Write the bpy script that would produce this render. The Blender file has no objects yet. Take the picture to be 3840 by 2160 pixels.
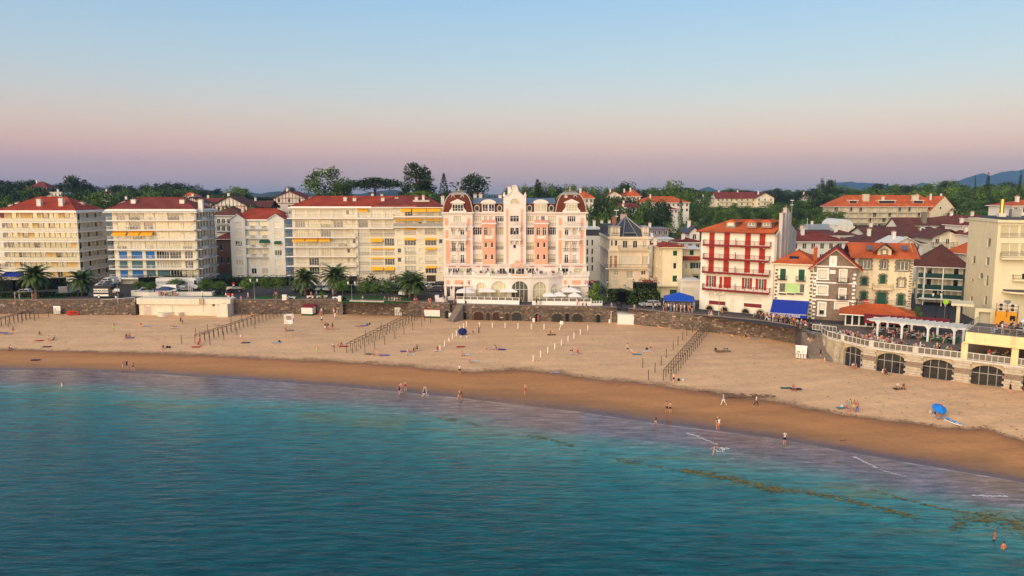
import bpy,math,random
from mathutils import Vector,Matrix,noise as MN
R=math.radians
SC=bpy.context.scene
COL=SC.collection
rnd=random.Random(7)
# ---------------------------------------------------------------- camera, sky, sun, exposure
F,CX,CY,CAMZ=2800.0,1920.0,1080.0,31.0
PIT=math.atan(350/2800)
cam=bpy.data.cameras.new('camera')
cam.sensor_width=36
cam.lens=F/3840*36
cam.clip_start,cam.clip_end=1,30000
camo=bpy.data.objects.new('camera',cam)
COL.objects.link(camo)
camo.location=(0,0,CAMZ)
camo.rotation_euler=(math.pi/2-PIT,0,0)
SC.camera=camo
SUN_AZ,SUN_EL=R(216),R(25)
W=bpy.data.worlds.new('World')
SC.world=W
W.use_nodes=True
nt=W.node_tree
nt.nodes.clear()
out=nt.nodes.new('ShaderNodeOutputWorld')
sky=nt.nodes.new('ShaderNodeTexSky')
sky.sky_type='NISHITA'
sky.sun_disc=False
sky.sun_elevation=R(6)
sky.sun_rotation=SUN_AZ
bg=nt.nodes.new('ShaderNodeBackground')
bg.inputs[1].default_value=0.05
nt.links.new(sky.outputs[0],bg.inputs[0])
tc=nt.nodes.new('ShaderNodeTexCoord')
sx=nt.nodes.new('ShaderNodeSeparateXYZ')
nt.links.new(tc.outputs['Generated'],sx.inputs[0])
rp=nt.nodes.new('ShaderNodeValToRGB')
nt.links.new(sx.outputs[2],rp.inputs[0])
TW=[(0.0,(.265,.27,.375)),(.004,(.27,.262,.37)),(.018,(.42,.285,.335)),(.038,(.60,.31,.315)),(.056,(.73,.365,.335)),(.074,(.72,.43,.36)),(.094,(.67,.49,.43)),(.113,(.60,.52,.49)),(.137,(.51,.53,.555)),(.16,(.44,.53,.6)),(.195,(.37,.505,.63)),(.236,(.295,.475,.68)),(.34,(.20,.38,.63)),(.6,(.12,.27,.52)),(1.0,(.08,.19,.42))]
els=rp.color_ramp.elements
while len(els)<len(TW):
 els.new(.5)
for e,(p,c)in zip(els,TW):
 e.position=p
 e.color=(*c,1)
bg2=nt.nodes.new('ShaderNodeBackground')
bg2.inputs[1].default_value=.655
nt.links.new(rp.outputs[0],bg2.inputs[0])
ad=nt.nodes.new('ShaderNodeAddShader')
nt.links.new(bg.outputs[0],ad.inputs[0])
nt.links.new(bg2.outputs[0],ad.inputs[1])
nt.links.new(ad.outputs[0],out.inputs[0])
sun=bpy.data.lights.new('sun','SUN')
sun.energy=3.2
sun.angle=R(75)
sun.color=(1.0,.76,.49)
suno=bpy.data.objects.new('sun',sun)
COL.objects.link(suno)
sd=Vector((math.sin(SUN_AZ)*math.cos(SUN_EL),math.cos(SUN_AZ)*math.cos(SUN_EL),math.sin(SUN_EL)))
suno.rotation_euler=(-sd).to_track_quat('-Z','Y').to_euler()
suno.location=sd*200
vs=SC.view_settings
vs.view_transform,vs.look,vs.exposure,vs.gamma='Standard','None',0.5,1.0
vs.use_curve_mapping=False
# ---------------------------------------------------------------- picture measures -> places in the world
cP,sP=math.cos(PIT),math.sin(PIT)
def ray(px,py):
 u,v=(px-CX)/F,(CY-py)/F
 return Vector((u,cP+v*sP,-sP+v*cP))
def atz(px,py,z):
 d=ray(px,py)
 return Vector((0,0,CAMZ))+d*((z-CAMZ)/d.z)
def aty(px,py,Y):
 d=ray(px,py)
 return Vector((0,0,CAMZ))+d*(Y/d.y)
def lin(pts,x):
 if x<=pts[0][0]:i=0
 elif x>=pts[-1][0]:i=len(pts)-2
 else:
  i=max(k for k in range(len(pts)-1)if pts[k][0]<=x)
 (a,b),(c,d)=pts[i],pts[i+1]
 return b+(d-b)*(x-a)/(c-a)
 # ---------------------------------------------------------------- materials
def s2l(c):
 c/=255
 return c/12.92 if c<=.04045 else((c+.055)/1.055)**2.4
def H(h):
 return tuple(s2l(int(h[i:i+2],16))for i in(0,2,4))
MATS={}
def nodes_of(name):
 m=bpy.data.materials.new(name)
 m.use_nodes=True
 t=m.node_tree
 return m,t,t.nodes['Principled BSDF'],(lambda k:t.nodes.new('ShaderNode'+k)),(lambda a,b:t.links.new(a,b))
def mat(name,rgb,rough=.8,var=.12,sc=1.2,bump=0.,bsc=8.,metal=0.,spec=.3,tint=False,grime=0.,squash=None,trans=0.):
 if name in MATS:return MATS[name]
 if isinstance(rgb,str):rgb=H(rgb)
 m,t,b,N,L=nodes_of(name)
 b.inputs['Roughness'].default_value=rough
 b.inputs['Metallic'].default_value=metal
 b.inputs['Specular IOR Level'].default_value=spec
 g=N('NewGeometry')
 pos=g.outputs['Position']
 if squash:
  mp=N('VectorMath');mp.operation='MULTIPLY';mp.inputs[1].default_value=squash
  L(pos,mp.inputs[0]);pos=mp.outputs[0]
 n=N('TexNoise');n.inputs['Scale'].default_value=sc;n.inputs['Detail'].default_value=5;n.inputs['Roughness'].default_value=.62
 L(pos,n.inputs['Vector'])
 r=N('MapRange');r.inputs[1].default_value=.28;r.inputs[2].default_value=.72
 r.inputs[3].default_value=1-var;r.inputs[4].default_value=1+var
 L(n.outputs['Fac'],r.inputs[0])
 v=N('VectorMath');v.operation='SCALE';v.inputs[0].default_value=rgb
 L(r.outputs[0],v.inputs['Scale'])
 col=v.outputs[0]
 if tint:
  a=N('Attribute');a.attribute_name='tint'
  mu=N('VectorMath');mu.operation='MULTIPLY'
  L(col,mu.inputs[0]);L(a.outputs['Color'],mu.inputs[1]);col=mu.outputs[0]
 if grime:
  n2=N('TexNoise');n2.inputs['Scale'].default_value=1;n2.inputs['Detail'].default_value=4
  mp2=N('VectorMath');mp2.operation='MULTIPLY';mp2.inputs[1].default_value=(1.1,1.1,.16)
  L(g.outputs['Position'],mp2.inputs[0]);L(mp2.outputs[0],n2.inputs['Vector'])
  r2=N('MapRange');r2.inputs[1].default_value=.5;r2.inputs[2].default_value=.78
  r2.inputs[3].default_value=1;r2.inputs[4].default_value=1-grime
  L(n2.outputs['Fac'],r2.inputs[0])
  v2=N('VectorMath');v2.operation='SCALE'
  L(col,v2.inputs[0]);L(r2.outputs[0],v2.inputs['Scale']);col=v2.outputs[0]
 L(col,b.inputs['Base Color'])
 if bump:
  n3=N('TexNoise');n3.inputs['Scale'].default_value=bsc;n3.inputs['Detail'].default_value=4
  L(pos,n3.inputs['Vector'])
  bu=N('Bump');bu.inputs['Strength'].default_value=min(1,bump*5);bu.inputs['Distance'].default_value=bump
  L(n3.outputs['Fac'],bu.inputs['Height']);L(bu.outputs[0],b.inputs['Normal'])
 if trans:
  b.inputs['Subsurface Weight'].default_value=0
  b.inputs['Transmission Weight'].default_value=trans
 MATS[name]=m
 return m
def roofmat(name,rgb,var=.35,period=.34):
 """clay tile: courses as bump, tiles fired unevenly, lichen blotches"""
 if name in MATS:return MATS[name]
 if isinstance(rgb,str):rgb=H(rgb)
 m,t,b,N,L=nodes_of(name)
 b.inputs['Roughness'].default_value=.85
 b.inputs['Specular IOR Level'].default_value=.2
 g=N('NewGeometry')
 n=N('TexNoise');n.inputs['Scale'].default_value=2.6;n.inputs['Detail'].default_value=6;n.inputs['Roughness'].default_value=.75
 L(g.outputs['Position'],n.inputs['Vector'])
 n2=N('TexNoise');n2.inputs['Scale'].default_value=.35;n2.inputs['Detail'].default_value=3
 L(g.outputs['Position'],n2.inputs['Vector'])
 ma=N('Math');ma.operation='ADD'
 L(n.outputs['Fac'],ma.inputs[0]);L(n2.outputs['Fac'],ma.inputs[1])
 r=N('MapRange');r.inputs[1].default_value=.7;r.inputs[2].default_value=1.3
 r.inputs[3].default_value=1-var;r.inputs[4].default_value=1+var
 L(ma.outputs[0],r.inputs[0])
 v=N('VectorMath');v.operation='SCALE';v.inputs[0].default_value=rgb
 L(r.outputs[0],v.inputs['Scale'])
 L(v.outputs[0],b.inputs['Base Color'])
 w=N('TexWave');w.wave_type='BANDS';w.bands_direction='Z';w.inputs['Scale'].default_value=1/period/2
 w.inputs['Distortion'].default_value=.6;w.inputs['Detail'].default_value=2
 L(g.outputs['Position'],w.inputs['Vector'])
 w2=N('TexWave');w2.wave_type='BANDS';w2.bands_direction='X';w2.inputs['Scale'].default_value=1.9
 w2.inputs['Distortion'].default_value=.3
 L(g.outputs['Position'],w2.inputs['Vector'])
 a2=N('Math');a2.operation='ADD';L(w.outputs['Fac'],a2.inputs[0]);L(w2.outputs['Fac'],a2.inputs[1])
 bu=N('Bump');bu.inputs['Strength'].default_value=.7;bu.inputs['Distance'].default_value=.06
 L(a2.outputs[0],bu.inputs['Height']);L(bu.outputs[0],b.inputs['Normal'])
 MATS[name]=m
 return m
def glassmat(name,rgb,rough=.06,var=.3,curtain=0.,crgb=(.6,.55,.42)):
 """window glass backed by a dark room or by pale curtains"""
 if name in MATS:return MATS[name]
 m,t,b,N,L=nodes_of(name)
 b.inputs['Roughness'].default_value=rough
 b.inputs['Specular IOR Level'].default_value=.9
 b.inputs['Coat Weight'].default_value=.35
 b.inputs['Coat Roughness'].default_value=.03
 g=N('NewGeometry');oi=N('ObjectInfo')
 w=N('TexWave');w.wave_type='BANDS';w.bands_direction='X';w.inputs['Scale'].default_value=2.2
 w.inputs['Distortion'].default_value=3;L(g.outputs['Position'],w.inputs['Vector'])
 mx=N('Mix');mx.data_type='RGBA'
 mx.inputs['A'].default_value=(*[c*.75 for c in crgb],1);mx.inputs['B'].default_value=(*crgb,1)
 L(w.outputs['Fac'],mx.inputs['Factor'])
 th=N('Math');th.operation='LESS_THAN';th.inputs[1].default_value=curtain
 L(oi.outputs['Random'],th.inputs[0])
 m2=N('Mix');m2.data_type='RGBA';m2.inputs['A'].default_value=(*rgb,1)
 L(th.outputs[0],m2.inputs['Factor']);L(mx.outputs['Result'],m2.inputs['B'])
 L(m2.outputs['Result'],b.inputs['Base Color'])
 MATS[name]=m
 return m
 # ---------------------------------------------------------------- mesh building
class MB:
 def __init__(s):
  s.v,s.f,s.m,s.t=[],[],[],[]
  s.k=0;s.tint=None
 def add(s,vs,fs):
  o=len(s.v)
  s.v.extend([tuple(p)for p in vs])
  for f in fs:
   s.f.append([o+i for i in f]);s.m.append(s.k);s.t.append(s.tint)
  return s
 def quad(s,a,b,c,d):return s.add([a,b,c,d],[(0,1,2,3)])
 def box(s,x0,x1,y0,y1,z0,z1):
  return s.add([(x0,y0,z0),(x1,y0,z0),(x1,y1,z0),(x0,y1,z0),(x0,y0,z1),(x1,y0,z1),(x1,y1,z1),(x0,y1,z1)],[(0,3,2,1),(4,5,6,7),(0,1,5,4),(1,2,6,5),(2,3,7,6),(3,0,4,7)])
 def prism(s,poly,z0,z1):
  n=len(poly)
  return s.add([(x,y,z0)for x,y in poly]+[(x,y,z1)for x,y in poly],[tuple(range(n-1,-1,-1)),tuple(range(n,2*n))]+[(i,(i+1)%n,n+(i+1)%n,n+i)for i in range(n)])
 def xz(s,poly,y0,y1):
  n=len(poly)
  return s.add([(x,y0,z)for x,z in poly]+[(x,y1,z)for x,z in poly],[tuple(range(n)),tuple(range(2*n-1,n-1,-1))]+[((i+1)%n,i,n+i,n+(i+1)%n)for i in range(n)])
 def tube(s,a,b,r0,r1=None,n=6,cap=True):
  r1=r0 if r1 is None else r1
  a,b=Vector(a),Vector(b)
  d=(b-a).normalized()
  u=d.orthogonal().normalized();w=d.cross(u)
  vs=[a+(u*math.cos(2*math.pi*i/n)+w*math.sin(2*math.pi*i/n))*r0 for i in range(n)]
  vs+=[b+(u*math.cos(2*math.pi*i/n)+w*math.sin(2*math.pi*i/n))*r1 for i in range(n)]
  fs=[(i,(i+1)%n,n+(i+1)%n,n+i)for i in range(n)]
  if cap:fs+=[tuple(range(n-1,-1,-1)),tuple(range(n,2*n))]
  return s.add(vs,fs)
 def lathe(s,prof,n=10,c=(0,0)):
  vs,fs=[],[]
  for r,z in prof:
   vs+=[(c[0]+r*math.cos(2*math.pi*i/n),c[1]+r*math.sin(2*math.pi*i/n),z)for i in range(n)]
  for k in range(len(prof)-1):
   fs+=[(k*n+i,k*n+(i+1)%n,(k+1)*n+(i+1)%n,(k+1)*n+i)for i in range(n)]
  fs+=[tuple(range(n-1,-1,-1)),tuple(range((len(prof)-1)*n,len(prof)*n))]
  return s.add(vs,fs)
 def grid(s,f,nu,nv):
  vs=[f(i/nu,j/nv)for j in range(nv+1)for i in range(nu+1)]
  w=nu+1
  return s.add(vs,[(j*w+i,j*w+i+1,(j+1)*w+i+1,(j+1)*w+i)for j in range(nv)for i in range(nu)])
 def mesh(s,name,mats):
  me=bpy.data.meshes.new(name)
  me.from_pydata(s.v,[],s.f)
  for m in(mats if isinstance(mats,(list,tuple))else[mats]):me.materials.append(m)
  me.polygons.foreach_set('material_index',s.m)
  if any(t is not None for t in s.t):
   at=me.color_attributes.new('tint','FLOAT_COLOR','CORNER')
   buf=[]
   for f,t in zip(s.f,s.t):
    t=t or(1,1,1)
    buf+=[t[0],t[1],t[2],1.0]*len(f)
   at.data.foreach_set('color',buf)
  me.update()
  return me
 def build(s,name,mats,parent=None,smooth=False,**kw):
  me=s.mesh(name,mats)
  if smooth:me.polygons.foreach_set('use_smooth',[True]*len(me.polygons))
  return link(name,me,parent,**kw)
def link(name,me,parent=None,loc=None,rz=None,sc=None,kind=None,label=None,cat=None,group=None):
 o=bpy.data.objects.new(name,me)
 COL.objects.link(o)
 if parent:o.parent=parent
 if loc is not None:o.location=loc
 if rz:o.rotation_euler=(0,0,rz)
 if sc:o.scale=sc if isinstance(sc,(tuple,list))else(sc,)*3
 tag(o,label,cat,group,kind)
 return o
def tag(o,label=None,cat=None,group=None,kind=None):
 if label:o['label']=label
 if cat:o['category']=cat
 if group:o['group']=group
 if kind:o['kind']=kind
 return o
def thing(name,label,cat,loc=(0,0,0),rz=0,group=None):
 o=link(name,None,None,loc,rz)
 o.empty_display_size=.3
 return tag(o,label,cat,group)
def copy_tree(o,parent=None):
 c=o.copy();COL.objects.link(c);c.parent=parent
 for ch in list(o.children):copy_tree(ch,c)
 return c
CACHE={}
def shared(key,fn):
 if key not in CACHE:CACHE[key]=fn()
 return CACHE[key]
def rc(a,b):return a+(b-a)*rnd.random()
# ================================================================ the setting: sea, beach, promenade, town ground, hills
WL=[(-300,1388),(0,1388),(250,1391),(600,1404),(900,1424),(1200,1445),(1450,1466),(1700,1490),(1900,1514),(2150,1542),(2400,1580),(2600,1606),(2900,1644),(3200,1700),(3500,1752),(3700,1786),(3840,1812),(4200,1880)]
SL=[(-300,1306),(0,1310),(300,1320),(600,1326),(900,1340),(1250,1356),(1500,1372),(1750,1395),(1950,1385),(2100,1400),(2250,1425),(2450,1440),(2600,1465),(2750,1490),(2900,1503),(3050,1538),(3200,1560),(3500,1598),(3600,1612),(3700,1606),(3760,1632),(3840,1660),(4200,1730)]
BL=[(-300,1180),(0,1178),(400,1176),(865,1180),(1230,1176),(1400,1180),(1640,1192),(1750,1200),(2000,1205),(2310,1210),(2550,1236),(2700,1250),(2850,1266),(3000,1292),(3060,1330),(3120,1362),(3250,1390),(3400,1412),(3600,1440),(3840,1470),(4200,1530)]
ZP=6.4
def wl(x):return atz(x,lin(WL,x),0)
def sand_pt(px,t):
 a,b,c=atz(px,lin(WL,px),0),atz(px,lin(SL,px),1.15),atz(px,lin(BL,px),3.0)
 if t<=1:p=a.lerp(b,t);p.z=1.15*(t**1.15)
 else:p=b.lerp(c,t-1);p.z=1.15+1.85*(1-(2-t)**1.35)
 return p
def sand_at(px,py):
 """the point of the beach seen at a pixel"""
 lo,hi=0.0,2.0
 yw,yb=lin(WL,px),lin(BL,px)
 for _ in range(24):
  m=(lo+hi)/2
  p=sand_pt(px,m)
  d=p-Vector((0,0,CAMZ))
  q=d.y*cP-d.z*sP
  y=CY-F*(d.y*sP+d.z*cP)/q
  if y>py:lo=m
  else:hi=m
 return sand_pt(px,(lo+hi)/2)
def sandmat():
 m,t,b,N,L=nodes_of('beach sand')
 a=N('Attribute');a.attribute_name='shore'
 g=N('NewGeometry')
 n=N('TexNoise');n.inputs['Scale'].default_value=.22;n.inputs['Detail'].default_value=6;n.inputs['Roughness'].default_value=.7
 L(g.outputs['Position'],n.inputs['Vector'])
 off=N('MapRange');off.inputs[3].default_value=-.10;off.inputs[4].default_value=.10
 L(n.outputs['Fac'],off.inputs[0])
 ad=N('Math');L(a.outputs['Fac'],ad.inputs[0]);L(off.outputs[0],ad.inputs[1])
 cr=N('ValToRGB')
 L(N_scale(N,L,ad.outputs[0],.5),cr.inputs[0])
 stops=[(0,'6f5448'),(.03,'6a4d3f'),(.10,'9a6e45'),(.25,'b98350'),(.42,'b37c4a'),(.478,'9a6a45'),(.492,'83603f'),(.502,'a07c58'),(.53,'ddb284'),(.75,'dab083'),(1,'d2a87e')]
 e=cr.color_ramp.elements
 while len(e)<len(stops):e.new(.5)
 for k,(p,c)in zip(e,stops):k.position=p;k.color=(*H(c),1)
 n2=N('TexNoise');n2.inputs['Scale'].default_value=1.7;n2.inputs['Detail'].default_value=8;n2.inputs['Roughness'].default_value=.72
 mp=N('VectorMath');mp.operation='MULTIPLY';mp.inputs[1].default_value=(.6,1.0,1);L(g.outputs['Position'],mp.inputs[0]);L(mp.outputs[0],n2.inputs['Vector'])
 mr=N('MapRange');mr.inputs[1].default_value=.3;mr.inputs[2].default_value=.7;mr.inputs[3].default_value=.84;mr.inputs[4].default_value=1.1
 L(n2.outputs['Fac'],mr.inputs[0])
 n4=N('TexNoise');n4.inputs['Scale'].default_value=.55;n4.inputs['Detail'].default_value=7;n4.inputs['Roughness'].default_value=.8
 mp4=N('VectorMath');mp4.operation='MULTIPLY';mp4.inputs[1].default_value=(.8,1.5,1);L(g.outputs['Position'],mp4.inputs[0]);L(mp4.outputs[0],n4.inputs['Vector'])
 mr4=N('MapRange');mr4.inputs[1].default_value=.62;mr4.inputs[2].default_value=.70;mr4.inputs[3].default_value=1;mr4.inputs[4].default_value=.8
 L(n4.outputs['Fac'],mr4.inputs[0])
 mu=N('Math');mu.operation='MULTIPLY';L(mr.outputs[0],mu.inputs[0]);L(mr4.outputs[0],mu.inputs[1])
 n5=N('TexNoise');n5.inputs['Scale'].default_value=.3;n5.inputs['Detail'].default_value=6
 mp5=N('Mapping');mp5.inputs['Rotation'].default_value=(0,0,R(17));mp5.inputs['Scale'].default_value=(.25,1.6,1);L(g.outputs['Position'],mp5.inputs['Vector']);L(mp5.outputs[0],n5.inputs['Vector'])
 mr5=N('MapRange');mr5.inputs[1].default_value=.3;mr5.inputs[2].default_value=.7;mr5.inputs[3].default_value=.87;mr5.inputs[4].default_value=1.09;L(n5.outputs['Fac'],mr5.inputs[0])
 mu2=N('Math');mu2.operation='MULTIPLY';L(mu.outputs[0],mu2.inputs[0]);L(mr5.outputs[0],mu2.inputs[1]);mu=mu2
 v=N('VectorMath');v.operation='SCALE';L(cr.outputs[0],v.inputs[0]);L(mu.outputs[0],v.inputs['Scale'])
 L(v.outputs[0],b.inputs['Base Color'])
 rr=N('MapRange');rr.inputs[1].default_value=.02;rr.inputs[2].default_value=.35;rr.inputs[3].default_value=.16;rr.inputs[4].default_value=.75
 L(ad.outputs[0],rr.inputs[0]);L(rr.outputs[0],b.inputs['Roughness'])
 b.inputs['Specular IOR Level'].default_value=.35
 vo=N('TexVoronoi');vo.inputs['Scale'].default_value=2.3;L(g.outputs['Position'],vo.inputs['Vector'])
 n3=N('TexNoise');n3.inputs['Scale'].default_value=1.1;n3.inputs['Detail'].default_value=5;L(g.outputs['Position'],n3.inputs['Vector'])
 sm=N('Math');L(vo.outputs['Distance'],sm.inputs[0]);L(n3.outputs['Fac'],sm.inputs[1])
 dr=N('MapRange');dr.inputs[1].default_value=.85;dr.inputs[2].default_value=1.08;dr.inputs[3].default_value=.06;dr.inputs[4].default_value=1
 L(ad.outputs[0],dr.inputs[0])
 hm=N('Math');hm.operation='MULTIPLY';L(sm.outputs[0],hm.inputs[0]);L(dr.outputs[0],hm.inputs[1])
 bu=N('Bump');bu.inputs['Strength'].default_value=.6;bu.inputs['Distance'].default_value=.07
 L(hm.outputs[0],bu.inputs['Height']);L(bu.outputs[0],b.inputs['Normal'])
 return m
def N_scale(N,L,sock,k):
 n=N('Math');n.operation='MULTIPLY';n.inputs[1].default_value=k;L(sock,n.inputs[0]);return n.outputs[0]
def attr_mesh(name,vs,fs,aname,vals,m):
 me=bpy.data.meshes.new(name);me.from_pydata(vs,[],fs)
 at=me.attributes.new(aname,'FLOAT','POINT');at.data.foreach_set('value',vals)
 me.materials.append(m);me.polygons.foreach_set('use_smooth',[True]*len(me.polygons));me.update()
 return me
xs=[-1100+i*14 for i in range(440)]
offn=Vector((-.33,-.944,0))
ts=[-1.0,-.7,-.45,-.2,-.08]+[i/24 for i in range(24)]+[1+i/40 for i in range(41)]+[2.08]
vs_,vals_=[],[]
for px in xs:
 for t in ts:
  if t<0:p=wl(px)+offn*(-t*30);p.z=2.2*t
  else:
   p=sand_pt(px,min(t,2.0))
   if t>2:p.y+=1.6
   if t>.95:
    p.z+=.10*MN.noise((p.x*.35,p.y*.35,0))*min(1,(t-.95)*6)
    p.z+=.06*MN.noise((p.x*1.1,p.y*1.1,5))*min(1,(t-.95)*6)
  vs_.append(tuple(p));vals_.append(t)
nr=len(ts)
fs_=[(i*nr+j,(i+1)*nr+j,(i+1)*nr+j+1,i*nr+j+1)for i in range(len(xs)-1)for j in range(nr-1)]
beach=link('beach',attr_mesh('beach',vs_,fs_,'shore',vals_,sandmat()),kind='structure')
# ---------------------------------------------------------------- sea
def seamat():
 m,t,b,N,L=nodes_of('sea water')
 a=N('Attribute');a.attribute_name='offshore'
 g=N('NewGeometry')
 def noise(sc,mul,det=5,ro=.6):
  n=N('TexNoise');n.inputs['Scale'].default_value=sc;n.inputs['Detail'].default_value=det;n.inputs['Roughness'].default_value=ro
  mp=N('Mapping');mp.inputs['Rotation'].default_value=(0,0,R(17));mp.inputs['Scale'].default_value=mul
  L(g.outputs['Position'],mp.inputs['Vector']);L(mp.outputs[0],n.inputs['Vector'])
  return n.outputs['Fac']
 def rng(s,a0,a1,b0,b1):
  r=N('MapRange');r.inputs[1].default_value=a0;r.inputs[2].default_value=a1;r.inputs[3].default_value=b0;r.inputs[4].default_value=b1
  L(s,r.inputs[0]);return r.outputs[0]
 def op(o,x,y):
  n=N('Math');n.operation=o
  for i,q in enumerate((x,y)):
   if isinstance(q,(int,float)):n.inputs[i].default_value=q
   else:L(q,n.inputs[i])
  return n.outputs[0]
 big=noise(.05,(.5,1.3,1),4)
 d=op('ADD',a.outputs['Fac'],rng(big,.3,.7,-4.5,4.5))
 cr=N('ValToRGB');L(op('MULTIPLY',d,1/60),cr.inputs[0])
 stops=[(0,'77655f'),(.07,'6f6163'),(.13,'636368'),(.18,'4d7674'),(.25,'2c7a78'),(.36,'0e6264'),(.6,'054e51'),(1,'034347')]  # shallow stops: wet sand brown with the pink sky reflection mixed into the colour
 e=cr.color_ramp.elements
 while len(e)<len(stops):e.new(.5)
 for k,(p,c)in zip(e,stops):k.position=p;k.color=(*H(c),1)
 weed=noise(.16,(.35,1.6,1),6,.65)
 band=op('MULTIPLY',rng(a.outputs['Fac'],7,13,0,1),rng(a.outputs['Fac'],17,26,1,0))
 wf=op('MULTIPLY',rng(weed,.52,.62,0,.6),band)
 mx=N('Mix');mx.data_type='RGBA';L(wf,mx.inputs['Factor']);L(cr.outputs[0],mx.inputs['A']);mx.inputs['B'].default_value=(*H('5f6a34'),1)
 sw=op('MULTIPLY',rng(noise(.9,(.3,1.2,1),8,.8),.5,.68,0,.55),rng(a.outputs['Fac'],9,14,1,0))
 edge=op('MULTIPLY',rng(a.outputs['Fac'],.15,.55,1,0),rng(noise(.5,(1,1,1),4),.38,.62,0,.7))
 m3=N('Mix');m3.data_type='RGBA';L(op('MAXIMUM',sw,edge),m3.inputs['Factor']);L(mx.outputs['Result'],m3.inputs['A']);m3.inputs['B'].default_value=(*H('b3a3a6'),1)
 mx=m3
 crest_tone=rng(noise(.8,(.35,1.5,1),7,.72),.34,.66,.5,1.6)  # paints pale wave crests and darker troughs into the water colour
 v=N('VectorMath');v.operation='SCALE';L(mx.outputs['Result'],v.inputs[0]);L(crest_tone,v.inputs['Scale'])
 L(v.outputs[0],b.inputs['Base Color'])
 b.inputs['Roughness'].default_value=.2
 b.inputs['IOR'].default_value=1.33
 b.inputs['Specular IOR Level'].default_value=.33
 h1=noise(.75,(.45,1.5,1),3,.5)
 h2=noise(2.2,(.6,1.4,1),4,.6)
 h3=noise(.22,(.4,1.5,1),2,.5)
 h=op('ADD',op('ADD',op('MULTIPLY',h1,.85),op('MULTIPLY',h2,.22)),op('MULTIPLY',h3,.9))
 k=rng(a.outputs['Fac'],0,16,.10,1)
 bu=N('Bump');bu.inputs['Strength'].default_value=1;bu.inputs['Distance'].default_value=.15
 L(op('MULTIPLY',h,k),bu.inputs['Height']);L(bu.outputs[0],b.inputs['Normal'])
 return m
ds=[0,.4,.9,1.6,2.5,4,6,8,10,12,15,18,22,27,35,45,60,80,110,160,240]
sxs=[-5200+400*i for i in range(10)]+xs+[5100+300*i for i in range(12)]
vs_,vals_=[],[]
for px in sxs:
 w0=wl(max(-1100,min(5046,px)))
 if px<-1100:w0+=Vector((.944,-.10,0))*(px+1100)*.06
 if px>5046:w0+=Vector((.944,-.45,0))*(px-5046)*.06
 for d in ds:
  p=w0+offn*d;p.z=.02+.012*MN.noise((p.x*.5,p.y*.5,3))*min(1,d)
  vs_.append(tuple(p));vals_.append(d)
nr=len(ds)
fs_=[(i*nr+j,i*nr+j+1,(i+1)*nr+j+1,(i+1)*nr+j)for i in range(len(sxs)-1)for j in range(nr-1)]
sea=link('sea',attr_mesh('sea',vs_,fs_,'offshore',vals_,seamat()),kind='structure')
# ---------------------------------------------------------------- town ground: one sheet from behind the wall to the horizon
def hill(x,y):
 h=0.0
 if y>235:
  k=min(1,(y-235)/330)
  k=k*k*(3-2*k)
  left=9*max(0,min(1,(-40-x)/60))+10*max(0,min(1,(20-x)/40))
  right=20*max(0,min(1,(x-20)/110))
  h=k*max(left,right,11)
 if y>900:h+=(y-900)*.002
 return ZP-.03+h+(.8*MN.noise((x*.02,y*.02,1))if y>260 else 0)
wallpx=[-1100,-300,0,400,865,1230,1400,1640,1750,2000,2310,2550,2700,2850,3000,3060,3200,3400,3600,3840,4300,5000]
front=[]
for px in wallpx:
 p=atz(px,lin(BL,px),3.0)
 front.append((p.x,p.y+(.5 if px<3050 else 7)))
def front_y(x):return lin(front,x)
gx=[-900+18*i for i in range(101)]
gv,gf=[],[]
gy=[0,3,8,15,25,40,55,70,90,115,145,180,220,270,330,400,480,580,700,900,1300,2200,3800,7400]
for x in gx:
 fy=front_y(x)
 for k in gy:
  y=fy+k
  X=x*(1+max(0,k-300)/260)
  gv.append((X,y,hill(X,y)))
n_=len(gy)
gf=[(i*n_+j,(i+1)*n_+j,(i+1)*n_+j+1,i*n_+j+1)for i in range(len(gx)-1)for j in range(n_-1)]
ASPH=mat('worn asphalt',(.052,.047,.05),.9,.22,.8,.01,12,grime=.0)
GRASSY=mat('grassy hill ground',(.035,.05,.018),.95,.4,.15,.05,2)
me=bpy.data.meshes.new('ground');me.from_pydata(gv,[],gf);me.materials.append(ASPH);me.materials.append(GRASSY)
for p in me.polygons:
 p.material_index=1 if p.center.y>262 or(p.center.y>225 and p.center.x<20)else 0
me.update()
link('ground',me,kind='structure')
MOUNT=mat('wooded mountain',(.05,.075,.06),.95,.3,.002)
def ridge(name,pts,Y,m,depth,label=None):
 mb=MB()
 top=[]
 x=pts[0][0]
 while x<=pts[-1][0]:
  y=lin(pts,x)+3.5*MN.noise((x*.03,Y*.01,0))+1.5*MN.noise((x*.15,Y*.01,2))
  top.append(aty(x,y,Y));x+=7
 n=len(top)
 vs=[(p.x*.8,p.y-depth,5)for p in top]+[(p.x*.93,p.y-depth*.4,5+(p.z-5)*(.55+.12*MN.noise((p.x*.002,Y,4))))for p in top]+[tuple(p)for p in top]+[(p.x*1.1,p.y+depth,5)for p in top]
 mb.add(vs,[(k*n+i,k*n+i+1,(k+1)*n+i+1,(k+1)*n+i)for k in range(3)for i in range(n-1)])
 return mb.build(name,m,smooth=True,kind='structure')
ridge('mountain',[(2700,745),(3020,735),(3130,684),(3200,682),(3300,690),(3420,705),(3460,683),(3500,700),(3600,676),(3660,655),(3690,650),(3712,658),(3760,645),(3840,635),(4100,600),(4400,650),(4800,740)],6000,MOUNT,500)
ridge('mountain',[(2560,742),(2620,712),(2655,700),(2690,712),(2740,742)],5200,MOUNT,300)
ridge('hills',[(-900,700),(0,715),(800,728),(900,722),(960,726),(1040,718),(1100,722),(1200,726),(1330,730),(1420,716),(1480,712),(1560,730),(1800,738),(2200,732),(2700,716),(2900,718),(3400,720),(4400,700)],2600,mat('far wooded hill',(.03,.042,.03),.95,.35,.01),900)
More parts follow.
